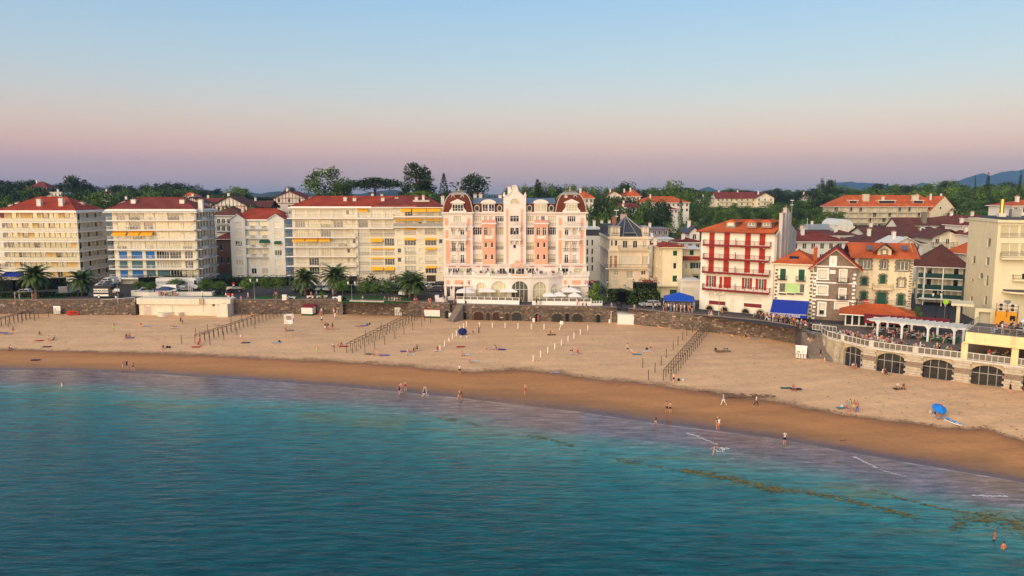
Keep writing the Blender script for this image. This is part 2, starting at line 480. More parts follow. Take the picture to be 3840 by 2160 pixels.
# ================================================================ building kit
CREAM=mat('cream render',(.78,.70,.53),.85,.07,.5,grime=.10)
WHITE=mat('white render',(.76,.71,.62),.85,.06,.5,grime=.10)
TRIMW=mat('white trim',(.84,.82,.77),.7,.05,1)
GREYW=mat('grey white render',(.66,.67,.64),.85,.06,.5,grime=.14)
CONC=mat('pale concrete',(.60,.56,.50),.9,.12,.7,grime=.15)
SHUT=mat('roller shutter slats',(.66,.61,.50),.6,.06,1)
FRAMEW=mat('white window frame',(.8,.79,.76),.5,.03,2)
DARKFR=mat('dark window frame',(.05,.045,.04),.5,.1,2)
IRON=mat('black wrought iron',(.02,.02,.022),.5,.1,3,metal=.3)
RAILM=mat('grey steel railing',(.30,.29,.27),.5,.1,3,metal=.4)
RAILW=mat('white painted railing',(.74,.72,.68),.5,.06,3)
YEL=mat('yellow canvas',(.80,.42,.02),.8,.08,2)
BLUEC=mat('royal blue canvas',(.010,.035,.34),.75,.10,2)
BLINDB=mat('blue blind',(.02,.16,.48),.7,.12,1)
BLINDT=mat('teal blind',(.07,.17,.21),.7,.12,1)
GREENS=mat('dark green shutter',(.006,.075,.045),.6,.1,2)
REDS=mat('oxblood red shutter',(.36,.022,.008),.6,.12,2)
REDRAIL=mat('oxblood red timber',(.18,.012,.014),.6,.12,2)
PEACH=mat('warm ochre panel',(.78,.55,.22),.8,.06,1)
GL=glassmat('window glass',(.018,.020,.022),curtain=.45)
GLY=glassmat('glass over pale curtains',(.10,.09,.06),curtain=.9,crgb=(.62,.56,.34))
GLD=glassmat('dark glass',(.012,.013,.014),curtain=.08)
BALG=mat('frosted balcony glass',(.55,.52,.40),.3,.08,1,spec=.6)
RT1=roofmat('red clay tile',(.34,.055,.028))
RT2=roofmat('orange clay tile',(.52,.115,.035))
RT3=roofmat('brown clay tile',(.13,.05,.038))
RT4=roofmat('maroon clay tile',(.20,.045,.035))
ZINC=mat('zinc sheet',(.22,.26,.31),.45,.12,.8,metal=.5)
ZINCG=mat('weathered zinc',(.36,.35,.32),.5,.15,1,metal=.3)
SLATE=mat('blue slate',(.055,.06,.072),.6,.25,3,.02,6)
CHIM=mat('chimney render',(.68,.62,.54),.9,.12,1.5,grime=.2)
STONE=mat('brown rubble stone',(.22,.165,.125),.9,.4,3.2,.03,5)
STONEY=mat('yellow ashlar',(.47,.38,.25),.9,.2,1.2,.02,5,grime=.3)
def T(ox,oy,rz):
 c,s=math.cos(rz),math.sin(rz)
 return lambda p:(ox+p[0]*c-p[1]*s,oy+p[0]*s+p[1]*c,p[2])
def panel(mb,x0,x1,z0,z1,holes,th=.28,tf=None):
 """flat wall at y = 0 facing -y with rectangular openings and their reveals"""
 holes=[(max(a,x0),min(b,x1),max(c,z0),min(d,z1))for a,b,c,d in holes]
 holes=[h for h in holes if h[1]-h[0]>.02 and h[3]-h[2]>.02]
 X=sorted(set([x0,x1]+[v for h in holes for v in h[:2]]))
 Z=sorted(set([z0,z1]+[v for h in holes for v in h[2:]]))
 tf=tf or(lambda p:p)
 def q(*ps):mb.add([tf(p)for p in ps],[(0,1,2,3)])
 for j in range(len(Z)-1):
  run=None
  for i in range(len(X)):
   solid=i<len(X)-1 and not any(h[0]<=(X[i]+X[i+1])/2<=h[1]and h[2]<=(Z[j]+Z[j+1])/2<=h[3]for h in holes)
   if solid and run is None:run=X[i]
   if not solid and run is not None:
    q((run,0,Z[j]),(X[i],0,Z[j]),(X[i],0,Z[j+1]),(run,0,Z[j+1]));run=None
 for a,b,c,d in holes:
  q((a,0,c),(a,0,d),(a,th,d),(a,th,c));q((b,0,c),(b,th,c),(b,th,d),(b,0,d))
  q((a,0,d),(b,0,d),(b,th,d),(a,th,d));q((a,0,c),(a,th,c),(b,th,c),(b,0,c))
def rq(v,k=20):return round(v*k)/k
def win_mesh(w,h,nm,fm,sill,sm,tr=0):
 def f():
  mb=MB()
  t=.06
  mb.box(-w/2,-w/2+t,.13,.21,0,h);mb.box(w/2-t,w/2,.13,.21,0,h)
  mb.box(-w/2+t,w/2-t,.13,.21,h-t,h);mb.box(-w/2+t,w/2-t,.13,.21,0,t)
  for i in range(1,nm):
   x=-w/2+w*i/nm;mb.box(x-.045,x+.045,.135,.205,t,h-t)
  if tr:mb.box(-w/2+t,w/2-t,.137,.203,h*tr-.03,h*tr+.03)
  if sill:mb.k=1;mb.box(-w/2-.12,w/2+.12,-.14,.1,-.12,-.003)
  return mb.mesh('window',[fm,sm])
 return shared(('win',rq(w),rq(h),nm,fm.name,sill,sm.name,tr),f)
def pane_mesh(w,h,m,y=.19):
 return shared(('pane',rq(w),rq(h),m.name,y),lambda:MB().box(-w/2+.05,w/2-.05,y-.01,y+.01,.05,h-.05).mesh('pane',m))
def shut_mesh(w,h,m,y=.08,pitch=.16):
 def f():
  mb=MB();n=max(2,int(h/pitch))
  for i in range(n):
   z0,z1=h*i/n,h*(i+1)/n
   mb.quad((-w/2,y,z0),(w/2,y,z0),(w/2,y+.03,z1-.02),(-w/2,y+.03,z1-.02))
   mb.quad((-w/2,y+.03,z1-.02),(w/2,y+.03,z1-.02),(w/2,y,z1),(-w/2,y,z1))
  mb.box(-w/2,w/2,y+.035,y+.06,0,h)
  return mb.mesh('roller_shutter',m)
 return shared(('shut',rq(w),rq(h),m.name,y),f)
def leaf_mesh(w,h,m,y=-.05):
 def f():
  mb=MB().box(-w/2,w/2,y,y+.04,0,h)
  for z in(.12,h*.5,h-.22):mb.box(-w/2+.02,w/2-.02,y-.025,y-.001,z,z+.1)
  for i in range(1,4):mb.box(-w/2+w*i/4-.012,-w/2+w*i/4+.012,y-.012,y-.0005,.02,h-.02)
  return mb.mesh('shutter',m)
 return shared(('leaf',rq(w),rq(h),m.name,y),f)
def rail_mesh(w,h,kind,m):
 """w along x, foot at z = 0; bars / glass / open rails / timber / balusters"""
 def f():
  mb=MB();n=max(1,int(w/(.26 if kind in('bars','timber')else .34 if kind=='balu' else 1.5)))
  if kind=='solid':mb.box(0,w,-.06,.06,0,h);return mb.mesh('railing',m)
  mb.box(0,w,-.03,.03,h-.06,h)
  if kind=='glass':
   mb.box(0,w,-.012,.012,.08,h-.1)
   for i in range(n+1):x=(w-.05)*i/n;mb.box(x,x+.05,-.028,.028,0,h-.06)
  elif kind=='rails':
   for z in(.25,.5,.75):mb.box(0,w,-.015,.015,h*z-.015,h*z+.015)
   for i in range(n+1):x=(w-.05)*i/n;mb.box(x,x+.05,-.028,.028,0,h-.06)
  elif kind=='balu':
   mb.box(0,w,-.11,.11,h-.12,h+.003);mb.box(0,w,-.11,.11,0,.14)
   for i in range(n):x=w*(i+.5)/n;mb.lathe([(.06,.14),(.10,.14+(h-.26)*.3),(.05,.14+(h-.26)*.7),(.08,h-.12)],6,(x,0))
  else:
   t=.025 if kind=='bars' else .05
   mb.box(0,w,-.025,.025,.08,.14)
   for i in range(n+1):x=(w-t)*i/n;mb.box(x,x+t,-.012,.012,.14,h-.06)
   if kind=='timber':
    for i in range(0,n+1,7):x=(w-.1)*i/n;mb.box(x,x+.1,-.05,.05,0,h-.06)
  return mb.mesh('railing',m)
 return shared(('rail',rq(w),rq(h),kind,m.name),f)
def awning(parent,x0,x1,z,out,drop,m,y=0,val=.25,name='awning',label=None):
 mb=MB();w=x1-x0
 ns=max(2,int(w/.6))
 for i in range(ns):
  a,b=w*i/ns,w*(i+1)/ns
  mb.quad((a,-out,-drop),(b,-out,-drop),(b,0,0),(a,0,0))
  mb.quad((a,-out-.01,-drop-val),(b,-out-.01,-drop-val+(.03 if i%2 else 0)),(b,-out-.01,-drop),(a,-out-.01,-drop))
 mb.quad((0,0,0),(0,-out,-drop),(0,-out,-drop-.05),(0,0,-.06));mb.quad((w,0,-.06),(w,-out,-drop-.05),(w,-out,-drop),(w,0,0))
 mb.box(0,w,-out,-out+.06,-drop-.07,-drop-.012)
 o=mb.build(name,m,parent,loc=(x0,y,z))
 if label:o['label']=label
 return o
class Face:
 def __init__(s,b,ox,oy,rz,W):
  s.b,s.ox,s.oy,s.rz,s.W,s.h=b,ox,oy,rz,W,[]
  s.tf=T(ox,oy,rz)
 def put(s,name,me,x,z,y=0,parent=None):
  if parent:return link(name,me,parent)
  p=s.tf((x,y,z))
  return link(name,me,s.b.o,p,s.rz)
 def win(s,x0,x1,z0,z1,k='g',nm=None,fm=None,gm=None,sill=False,sm=None,hole=True,leaf=None,tr=0,y=0):
  """g glass, s closed roller, h half-lowered roller, l closed leaves, o open leaves beside glass"""
  if x0>x1:x0,x1=x1,x0
  w,h,xc=x1-x0,z1-z0,(x0+x1)/2
  fm,gm,sm=fm or FRAMEW,gm or GL,sm or TRIMW
  if hole:s.h.append((x0,x1,z0,z1))
  if k=='s':
   o=s.put('roller_shutter',shut_mesh(w,h,sm if sm in(BLINDB,BLINDT,PEACH,YEL,GREENS)else SHUT),xc,z0,y)
   if sill:s.put('sill',shared(('sill',rq(w)),lambda:MB().box(-w/2-.15,w/2+.15,-.16,.06,-.13,-.003).mesh('sill',TRIMW)),xc,z0,y)
   return o
  if k=='l':
   for sx in(-1,1):s.put('shutter',leaf_mesh(w/2-.015,h,leaf),xc+sx*w/4,z0,y+.06)
   s.put('backing',shared(('back',rq(w),rq(h)),lambda:MB().box(-w/2,w/2,.12,.14,0,h).mesh('backing',GLD)),xc,z0,y)
   return None
  nm=nm or max(1,round(w/.75))
  o=s.put('window',win_mesh(w,h,nm,fm,sill,sm,tr),xc,z0,y)
  link('pane',pane_mesh(w,h,gm),o)
  if k=='h':
   hh=h*rc(.35,.75)
   q=link('roller_shutter',shut_mesh(w-.08,rq(hh,5),SHUT,.1),o,(0,0,h-rq(hh,5)))
  if k=='o':
   for sx in(-1,1):s.put('shutter',leaf_mesh(w/2,h,leaf),xc+sx*(w*.75+.04),z0,y+.01)
  return o
 def rail(s,x0,x1,z,h=1.0,kind='bars',m=None,y=0,parent=None):
  p=s.tf((x0,y,z))
  return link('railing',rail_mesh(x1-x0,h,kind,m or RAILM),parent or s.b.o,p,s.rz)
class Bld:
 def __init__(s,name,label,L,Rr,zg=ZP,cat='building',group=None):
  L,Rr=Vector(L[:2]),Vector(Rr[:2])
  d=Rr-L
  s.W,s.a,s.L,s.zg=d.length,math.atan2(d.y,d.x),L,zg
  s.o=thing(name,label,cat,(L.x,L.y,zg),s.a,group)
  s.n=Vector((-math.sin(s.a),math.cos(s.a),0));s.u=Vector((math.cos(s.a),math.sin(s.a),0))
  s.f=Face(s,0,0,0,s.W)
  s.wall=MB();s.faces=[s.f]
 def at(s,px,py,y=0):
  P=Vector((s.L.x,s.L.y,s.zg))+s.n*y
  d=ray(px,py)
  t=(P-Vector((0,0,CAMZ))).dot(s.n)/d.dot(s.n)
  q=Vector((0,0,CAMZ))+d*t-P
  return q.dot(s.u),q.z
 def x(s,px,py,y=0):return s.at(px,py,y)[0]
 def z(s,px,py,y=0):return s.at(px,py,y)[1]
 def right(s,D):
  f=Face(s,s.W,0,math.pi/2,D);s.faces.append(f);return f
 def left(s,D):
  f=Face(s,0,D,-math.pi/2,D);s.faces.append(f);return f
 def part(s,name,mb,m,smooth=False,label=None):
  o=mb.build(name,m,s.o,smooth)
  if label:o['label']=label
  return o
 def walls(s,h,D,m,th=.3,z0=-.4):
  """close the four walls; faces made before keep their openings"""
  have=set()
  for f in s.faces:
   panel(s.wall,0,f.W,z0,h,f.h,th,f.tf);have.add(round(f.rz,2))
  if round(math.pi/2,2)not in have:panel(s.wall,0,D,z0,h,[],th,T(s.W,0,math.pi/2))
  if round(-math.pi/2,2)not in have:panel(s.wall,0,D,z0,h,[],th,T(0,D,-math.pi/2))
  panel(s.wall,0,s.W,z0,h,[],th,T(s.W,D,math.pi))
  o=s.part('wall',s.wall,m)
  mb=MB().box(.32,s.W-.32,th+.02,D-.35,0,h-.05)
  s.part('interior',mb,mat('dark room',(.05,.045,.04),.9))
  return o
 def hip(s,x0,x1,y0,y1,z,h,m,ridge=None,name='roof',both=True,eave=.18,eavem=None):
  """hipped roof: eaves rectangle at z, ridge along the long side; ridge = inset of the ridge ends"""
  w,d=x1-x0,y1-y0
  i=ridge if ridge is not None else min(w,d)/2
  mb=MB()
  if w>=d:r0,r1=(x0+i,(y0+y1)/2),(x1-i,(y0+y1)/2)
  else:r0,r1=((x0+x1)/2,y0+i),((x0+x1)/2,y1-i)
  V=[(x0,y0,z),(x1,y0,z),(x1,y1,z),(x0,y1,z),(*r0,z+h),(*r1,z+h)]
  fs=[(0,1,5,4),(1,2,5),(2,3,4,5),(3,0,4)]if w>=d else[(0,1,4),(1,2,5,4),(2,3,5),(3,0,4,5)]
  mb.add(V,fs)
  mb.k=1
  if eave:mb.box(x0+.02,x1-.02,y0+.02,y1-.02,z-eave,z-.004)
  o=mb.build(name,[m,eavem or TRIMW],s.o)
  cap=MB()
  for a,b in((0,4),(1,5),(4,5))if w>=d else((0,4),(1,4),(4,5)):
   cap.tube(V[a],V[b],.13,n=5)
  cap.build('ridge_tiles',m,o)
  return o
 def gable(s,x0,x1,y0,y1,z,h,m,axis='x',t=.2,name='roof',trim=None):
  mb=MB()
  if axis=='x':
   ym=(y0+y1)/2
   for a,b in((y0,ym),(y1,ym)):
    mb.add([(x0,a,z),(x1,a,z),(x1,b,z+h),(x0,b,z+h),(x0,a,z-t),(x1,a,z-t),(x1,b,z+h-t),(x0,b,z+h-t)],[(0,1,2,3),(7,6,5,4),(0,4,5,1),(1,5,6,2),(3,2,6,7),(0,3,7,4)])
  else:
   xm=(x0+x1)/2
   for a,b in((x0,xm),(x1,xm)):
    mb.add([(a,y0,z),(b,y0,z+h),(b,y1,z+h),(a,y1,z),(a,y0,z-t),(b,y0,z+h-t),(b,y1,z+h-t),(a,y1,z-t)],[(0,1,2,3),(7,6,5,4),(0,4,5,1),(1,5,6,2),(3,2,6,7),(0,3,7,4)])
  return mb.build(name,m,s.o)
 def chimney(s,x,y,z0,z1,w=.8,d=.8,m=None,pots=2,parent=None):
  mb=MB().box(-w/2,w/2,-d/2,d/2,0,z1-z0)
  mb.box(-w/2-.08,w/2+.08,-d/2-.08,d/2+.08,z1-z0+.003,z1-z0+.13)
  mb.k=1
  for i in range(pots):mb.lathe([(.13,z1-z0+.13),(.10,z1-z0+.55)],6,(-w/2+w*(i+.5)/pots,0))
  return mb.build('chimney',[m or CHIM,mat('clay pot',(.4,.2,.12),.9)],parent or s.o,loc=(x,y,z0))
 def balcony(s,x0,x1,z,out=1.3,kind='bars',m=None,sm=None,rh=1.0,t=.2,f=None,ends=True,y=0):
  """floor slab standing out from the facade, with its railing as a sub-part"""
  f=f or s.f
  w=x1-x0
  me=shared(('slab',rq(w),rq(out),rq(t),(sm or TRIMW).name),lambda:MB().box(0,w,-out,-.003,-t,0).mesh('balcony',sm or TRIMW))
  o=link('balcony',me,s.o,f.tf((x0,y,z)),f.rz)
  link('railing',rail_mesh(w,rh,kind,m or RAILM),o,(0,-out+.08,.002))
  if ends:
   for xx in(.05,w-.05):link('railing',rail_mesh(out-.12,rh,kind,m or RAILM),o,(xx,-out+.1,.002),math.pi/2)
  return o
def furniture(b,f,x,z,y,k=0):
 def mk():
  mb=MB().box(-.5,.5,-.35,.35,.68,.73)
  for sx in(-.4,.4):mb.box(sx-.03,sx+.03,-.03,.03,0,.68)
  for sx in(-.85,.85):
   mb.box(sx-.22,sx+.22,-.22,.22,.4,.45);mb.box(sx+(.19 if sx>0 else-.22),sx+(.22 if sx>0 else-.19),-.22,.22,.45,.9)
   for q in(-.2,.2):mb.box(sx-.2,sx-.16,q-.02,q+.02,0,.4);mb.box(sx+.16,sx+.2,q-.02,q+.02,0,.4)
  return mb.mesh('balcony_table',mat('balcony furniture',(.12,.10,.09),.6))
 return link('balcony_table',shared(('bt',),mk),b.o,f.tf((x,y,z)),f.rz)
 # ================================================================ the flats along the front, town side of the gardens
def XY(px,py,Y):p=aty(px,py,Y);return(p.x,p.y)
# ---- block with deep glazed balconies on every floor
b=Bld('apartment_block','cream flats with glazed wraparound balconies behind the two tall palms',XY(24,900,205),XY(292,900,204))
zs=[b.z(150,y)for y in(1048,1012,976,940,903,867,831)]
ht=b.z(150,795)
for i,z in enumerate(zs):
 top=(zs+[ht])[i+1]-.25
 xs_=[0.3+(b.W-.8)*k/13 for k in range(14)]
 for k in range(13):
  u=rnd.random()
  x0,x1=xs_[k]+.04,xs_[k+1]-.04
  if u<.17:b.f.win(x0,x1,z+.02,top,'s',sm=PEACH)
  elif u<.26:b.f.win(x0,x1,z+.02,top,'g',gm=GLD,nm=1)
  else:b.f.win(x0,x1,z+.02,top,'g',gm=GLY,nm=1 if k%3 else 2)
fr=b.right(22)
for i,z in enumerate(zs):
 for k in range(6 if i>3 else 11):
  x=.6+k*1.9
  fr.win(x,x+1.15,z+.5,z+2.2,'g' if k%2==0 else 's',gm=GLD,nm=1)
for i,z in enumerate(zs):
 D=12.5 if i>3 else 22
 o=b.balcony(-1.2,b.W+1.1,z,1.5,'glass',BALG,TRIMW,1.0,.3,ends=False)
 me=MB().box(.004,D,-1.1,-.003,-.3,0).mesh('balcony',TRIMW)
 o2=link('balcony',me,b.o,fr.tf((0,0,z)),fr.rz)
 link('railing',rail_mesh(D-1,1.0,'solid',CONC),o2,(.1,-1.0,.002))
 for k in range(2):
  if rnd.random()<.6:furniture(b,b.f,rc(2,b.W-2),z,-.8)
for k,x in enumerate((-.9,5.2,11.4,b.W+.8)):
 mb=MB()
 b.part('post',mb.box(x,x+.12,-1.3,-1.18,zs[0],ht-.3),TRIMW)
b.walls(ht-.15,22,CREAM)
mb=MB().box(-1.5,b.W+1.3,-1.9,13.6,ht-.15,ht+.25);b.part('roof_slab',mb,TRIMW)
MB().box(-.2,b.W+1.2,13.6,22.3,zs[3]+2.3,zs[3]+2.6).build('roof_slab',TRIMW,b.o)
rf=b.hip(-.8,b.W+.6,-1.0,12.6,ht+.45,3.6,RT1,6.6)
for px,y0,y1,dy in((148,748,783,1.6),(230,745,779,1.6),(43,770,785,7),(68,762,778,8),(190,736,767,8),(210,746,760,8),(288,757,775,8),(308,760,787,7),(97,760,768,9)):
 x,z1=b.at(px,y0,dy);_,z0=b.at(px,y1,dy)
 b.chimney(x,dy,z0-.8,z1,1.2,1.0)
x0,z0=b.at(22,1019);x1,_=b.at(88,1019)
awning(b.o,x0,x1,z0,2.2,.9,BLUEC)
x0,z0=b.at(80,1053);x1,_=b.at(125,1053)
awning(b.o,x0,x1,z0,2.2,.7,BLUEC)
x0,z0=b.at(196,1051);x1,_=b.at(262,1051)
awning(b.o,x0,x1,z0,2.0,.5,BLUEC)
# ---- block with yellow awnings and blue blinds
b=Bld('apartment_block','cream flats with blue blinds and yellow awnings behind the white terrace wall',XY(426,900,206),XY(738,900,206))
zs=[b.z(580,y)for y in(1041,1006,970,934,898,861,826)]
ht=b.z(580,788)
cols=[(443,473),(489,530),(543,577),(584,631),(634,676),(690,720)]
for i,z in enumerate(zs):
 for k,(c0,c1)in enumerate(cols):
  x0,x1=b.x(c0,900),b.x(c1,900)
  kind,gm,sm='g',GL,None
  if i in(0,1,2)and k<3 and not(i==0 and k==2):kind,sm='s',(BLINDB if i==0 or(i==2 and k)else BLINDT if i==1 else BLINDB)
  elif i==0 and k in(2,3):kind,sm='s',BLINDT
  elif rnd.random()<.35:gm=GLY
  b.f.win(x0,x1,z+.03,z+2.05,kind,gm=gm,sm=sm,nm=None if kind=='g' else 1)
fr=b.right(12)
for i,z in enumerate(zs):
 for k in range(5):
  fr.win(1.0+k*2.1,2.0+k*2.1,z+.3,z+2.1,'g',gm=GLD,nm=1)
 if i:
  o=b.balcony(-1.1,b.W*.44,z,1.3,'bars',RAILW,TRIMW,.95,.22)
  b.balcony(b.W*.445,b.W+.02,z,1.45,'bars',RAILW,TRIMW,.95,.22)
 else:
  b.balcony(-1.1,b.W*.36,z,1.4,'bars',RAILW,TRIMW,.95,.3);b.balcony(b.W*.60,b.W+.02,z,1.6,'bars',RAILM,TRIMW,.95,.3)
 me=shared(('sidebal',),lambda:MB().box(.01,11.5,-1.3,-.003,-.22,0).mesh('balcony',GREYW))
 o2=link('balcony',me,b.o,fr.tf((0,0,z)),fr.rz)
 link('railing',rail_mesh(11.2,.95,'bars',RAILM),o2,(.1,-1.2,.002))
 link('railing',rail_mesh(3.2,.8,'solid',GREYW),o2,(1.2,-1.22,.002))
 for k in range(2):
  if rnd.random()<.7:furniture(b,b.f,rc(2,b.W-2),z,-.75)
ft=[(426,478),(486,527),(531,577)]
for c0,c1 in ft:
 x0,z0=b.at(c0,867);x1,_=b.at(c1,867);awning(b.o,x0,x1,z0,1.5,.95,YEL)
for i in range(1,7):
 for c0,c1 in((545,600),(605,675),(685,735)):
  if i==4:continue
  x0,x1=b.x(c0,900),b.x(c1,900);MB().box(0,x1-x0,-.35,-.02,-.16,-.03).build('awning_cassette',YEL,b.o,loc=(x0,0,zs[i]-.24))
x0,z0=b.at(688,1044);x1,_=b.at(737,1044);awning(b.o,x0,x1,z0,1.8,.7,YEL)
b.walls(ht-.1,13,CREAM)
MB().box(-1.3,b.W+.8,-1.3,13.5,ht-.25,ht+.12).build('roof_slab',TRIMW,b.o)
MB().box(-1.7,b.W+1.2,-1.7,12,ht-.62,ht-.42).build('canopy_slab',TRIMW,b.o)
b.hip(-.9,b.W+.4,-1.2,12,ht+.32,3.1,RT4,6.0)
for px,y0,y1,dy,w in((502,750,775,2.4,1.3),(684,751,775,2.4,1.3),(753,750,782,1.5,1.2),(520,746,760,9,.8),(537,746,756,9,.7)):
 x,z1=b.at(px,y0,dy);_,z0=b.at(px,y1,dy);b.chimney(x,dy,z0-1,z1,w,1.0,WHITE)
x0,z0=b.at(570,1035);x1,z1=b.at(620,1060)
MB().box(x0,x1,-2,-.01,z0-.5,z0).build('entrance_canopy',CREAM,b.o)
# ---- grey-white block with two gabled wings
b=Bld('apartment_block','grey white flats with two shallow gabled wings and green blinds',XY(870,900,221),XY(1072,900,221))
g0=b.z(970,1041)
wl_,wr_=b.x(924,860),b.x(1010,860)
rows=[b.z(970,640+y/2.416)for y in(935,852,768,684,600,515)]
rowt=[b.z(970,640+y/2.416)for y in(885,803,718,635,550,465)]
hE=b.z(970,823);hG=b.z(970,808)
fL=Face(b,0,-1.1,0,wl_);fR=Face(b,wr_,-1.1,0,b.W-wr_);fC=Face(b,wl_,0,0,wr_-wl_)
b.faces=[fL,fC,fR]
for i in range(6):
 z0,z1=rows[i],rowt[i]
 for f,c0,c1,ks in((fL,882,908,'sssgss'),(fR,1029,1055,'ssgggg')):
  x0,x1=b.x(c0,900,-1.1)-f.ox,b.x(c1,900,-1.1)-f.ox
  k={0:'s',1:'g',2:'s',3:'g',4:'s',5:'s'}[i]if f is fL else{0:'s',1:'s',2:'g',3:'g',4:'s',5:'g'}[i]
  f.win(x0,x1,z0,z1,k,sill=True,gm=GL)
 for c0,c1 in((932,966),(973,1010)):
  x0,x1=b.x(c0,900)-wl_,b.x(c1,900)-wl_
  if i==0:fC.win(x0+.5,x1-.7,z0,z1,'g',sill=True)
  elif i==1:fC.win(x0+.5,x1-.7,z0-.2,z1,'s')
  else:fC.win(x0+.15,x1-.15,z0-.3,z1+.1,'g',gm=GLY,nm=3)
 if i>1:
  o=b.balcony(wl_+.05,wr_-.05,z0-.32,.95,'solid',GREYW,GREYW,.75,.2,ends=False)
  for q in(.22,.72):
   link('railing',rail_mesh(1.3,.6,'bars',IRON),o,((wr_-wl_)*q,-1.0,.1))
for(c0,c1,y0)in((974,1011,899),(1029,1055,903)):
 x0,z0=b.at(c0,y0,-1.2);x1,_=b.at(c1,y0,-1.2);awning(b.o,x0,x1,z0,.9,.7,GREENS,y=-1.0)
for f,oy in((fL,-1.1),(fR,-1.1)):
 panel(b.wall,0,f.W,g0-2,hE,f.h,.3,f.tf)
 f.h=[]
 a,c=f.ox,f.ox+f.W
 for d,rz in((a,-1),(c,1)):b.wall.quad((d,-1.1,g0-2),(d,0,g0-2),(d,0,hE),(d,-1.1,hE))
 b.wall.add([(a,-1.1,hE),(c,-1.1,hE),((a+c)/2,-1.1,hG+.25)],[(0,1,2)])
b.faces=[fC]
fr=b.right(12)
for i in range(6):
 for k in range(4):fr.win(1.5+2.5*k,2.3+2.5*k,rows[i],rowt[i],'g',gm=GLD,nm=1)
b.faces=[fr,fC]
b.walls(hE,12,GREYW)
b.hip(-.3,b.W+.4,-.4,12,hE+.05,3.0,RT1,4.5)
for f in(fL,fR):
 a,c=f.ox,f.ox+f.W;m_=(a+c)/2
 MB().add([(a-.3,-1.35,hE-.05),(m_,-1.35,hG+.45),(m_,4.5,hG+.45),(a-.3,1.5,hE-.05),(c+.3,-1.35,hE-.05),(c+.3,1.5,hE-.05)],[(0,1,2,3),(1,4,5,2)]).build('roof',RT1,b.o)
 MB().tube((a-.3,-1.36,hE-.1),(m_,-1.36,hG+.4),.12,n=4).tube((m_,-1.36,hG+.4),(c+.3,-1.36,hE-.1),.12,n=4).build('verge',GREYW,b.o)
MB().box(wl_,wr_,-.5,-.01,hE-.35,hE).build('cornice',TRIMW,b.o)
for px,y0,y1 in((1070,806,822),(1090,803,818)):
 x,z1=b.at(px,y0,6);_,z0=b.at(px,y1,6);b.chimney(x,6,z0,z1,1.3,1,GREYW)
 # ---- pale older house just behind, with a long iron balcony
c=Bld('town_house','pale old house with iron balconies tucked behind the grey white flats',XY(802,860,246),XY(905,860,246))
hh=c.z(850,808)
for i,y in enumerate((835,862)):
 for x in(820,838,858):
  z1,z0=c.z(x,y-14),c.z(x,y+4)
  c.f.win(c.x(x-6,y),c.x(x+6,y),z0,z1,'g',nm=2,gm=GLD)
 c.balcony(c.x(808,y),c.x(880,y),c.z(840,y+4),.9,'bars',IRON,GREYW,.9)
c.walls(hh,12,WHITE)
c.hip(-.6,c.W+.6,-.8,12.5,hh+.1,2.6,RT3,5)
c.chimney(c.x(895,800),4,hh+.5,hh+2.6)
d=Bld('town_house','shaded brick house in the gap beside the grey white flats',XY(812,950,236),XY(872,950,236))
d.f.win(1,2,3,5,'g',gm=GLD);d.f.win(3,4,3,5,'g',gm=GLD);d.f.win(1,2,7,9,'g',gm=GLD)
d.walls(d.z(840,896),9,mat('dark brown brick',(.12,.07,.055),.9,.25,2))
d.hip(-.5,d.W+.5,-.6,9.5,d.z(840,896),1.6,RT4)
# ---- long block: balconies left, loggias right
b=Bld('apartment_block','long cream flats with red roof, open balconies and recessed loggias',XY(1098,900,205),XY(1480,900,205))
ys=[942,858,772,685,600,515,425]
zs=[b.z(1250,640+y/2.416)for y in ys]
ht=b.z(1250,778)
xm=b.x(1340,900)
colsA=[(1110,1146),(1157,1194),(1205,1242),(1253,1288),(1301,1312),(1323,1334)]
colsB=[(1342,1385),(1390,1436),(1442,1478)]
for i,z in enumerate(zs):
 for k,(c0,c1)in enumerate(colsA):
  x0,x1=b.x(c0,900),b.x(c1,900)
  kind='s' if rnd.random()<(.85 if i in(1,6,0)else .35)else 'g'
  if k>3:b.f.win(x0,x1,z+.85,z+2.05,kind if rnd.random()<.5 else 'g',nm=1)
  else:b.f.win(x0,x1,z+.05,z+2.1,kind,gm=GLY if rnd.random()<.6 else GL)
 for k,(c0,c1)in enumerate(colsB):
  x0,x1=b.x(c0,900),b.x(c1,900)
  if i>=5:b.f.win(x0+.3,x1-.3,z+.05,z+2.1,'s' if(i,k)in((5,1),(5,2))else 'g',gm=GL);continue
  kind='g' if(i,k)in((2,0),(4,0))else 's' if rnd.random()<.7 else 'g'
  b.f.win(x0,x1,z+.1,z+2.2,kind,y=.0,gm=GL)
  o=link('railing',rail_mesh(x1-x0,.9,'bars',RAILM),b.o,(x0,-.05,z+.1))
  if(i,k)in((0,1),(0,2),(3,1),(1,1),(1,2),(2,1),(2,2)):
   big=i==0 or(i,k)==(3,1)
   awning(b.o,x0,x1,z+2.15,.9 if big else .35,.75 if big else .2,YEL,val=.15)
 if i<5:b.balcony(-1.6,xm-.1,z,1.5,'bars',RAILM,TRIMW,.95,.22)
 else:b.balcony(-1.6 if i==5 else-.9,b.W,z,1.7,'bars',RAILM,TRIMW,.95,.28)
 MB().box(xm-.1,xm+.25,-.25,-.003,z,z+2.55).build('pier',TRIMW,b.o)
for c0,c1 in((1100,1146),(1150,1194),(1198,1241)):
 x0,z0=b.at(c0,890);x1,_=b.at(c1,890);awning(b.o,x0,x1,z0,1.6,.85,YEL)
x0,z0=b.at(1341,781);x1,_=b.at(1381,781);awning(b.o,x0,x1,z0,.8,.7,YEL)
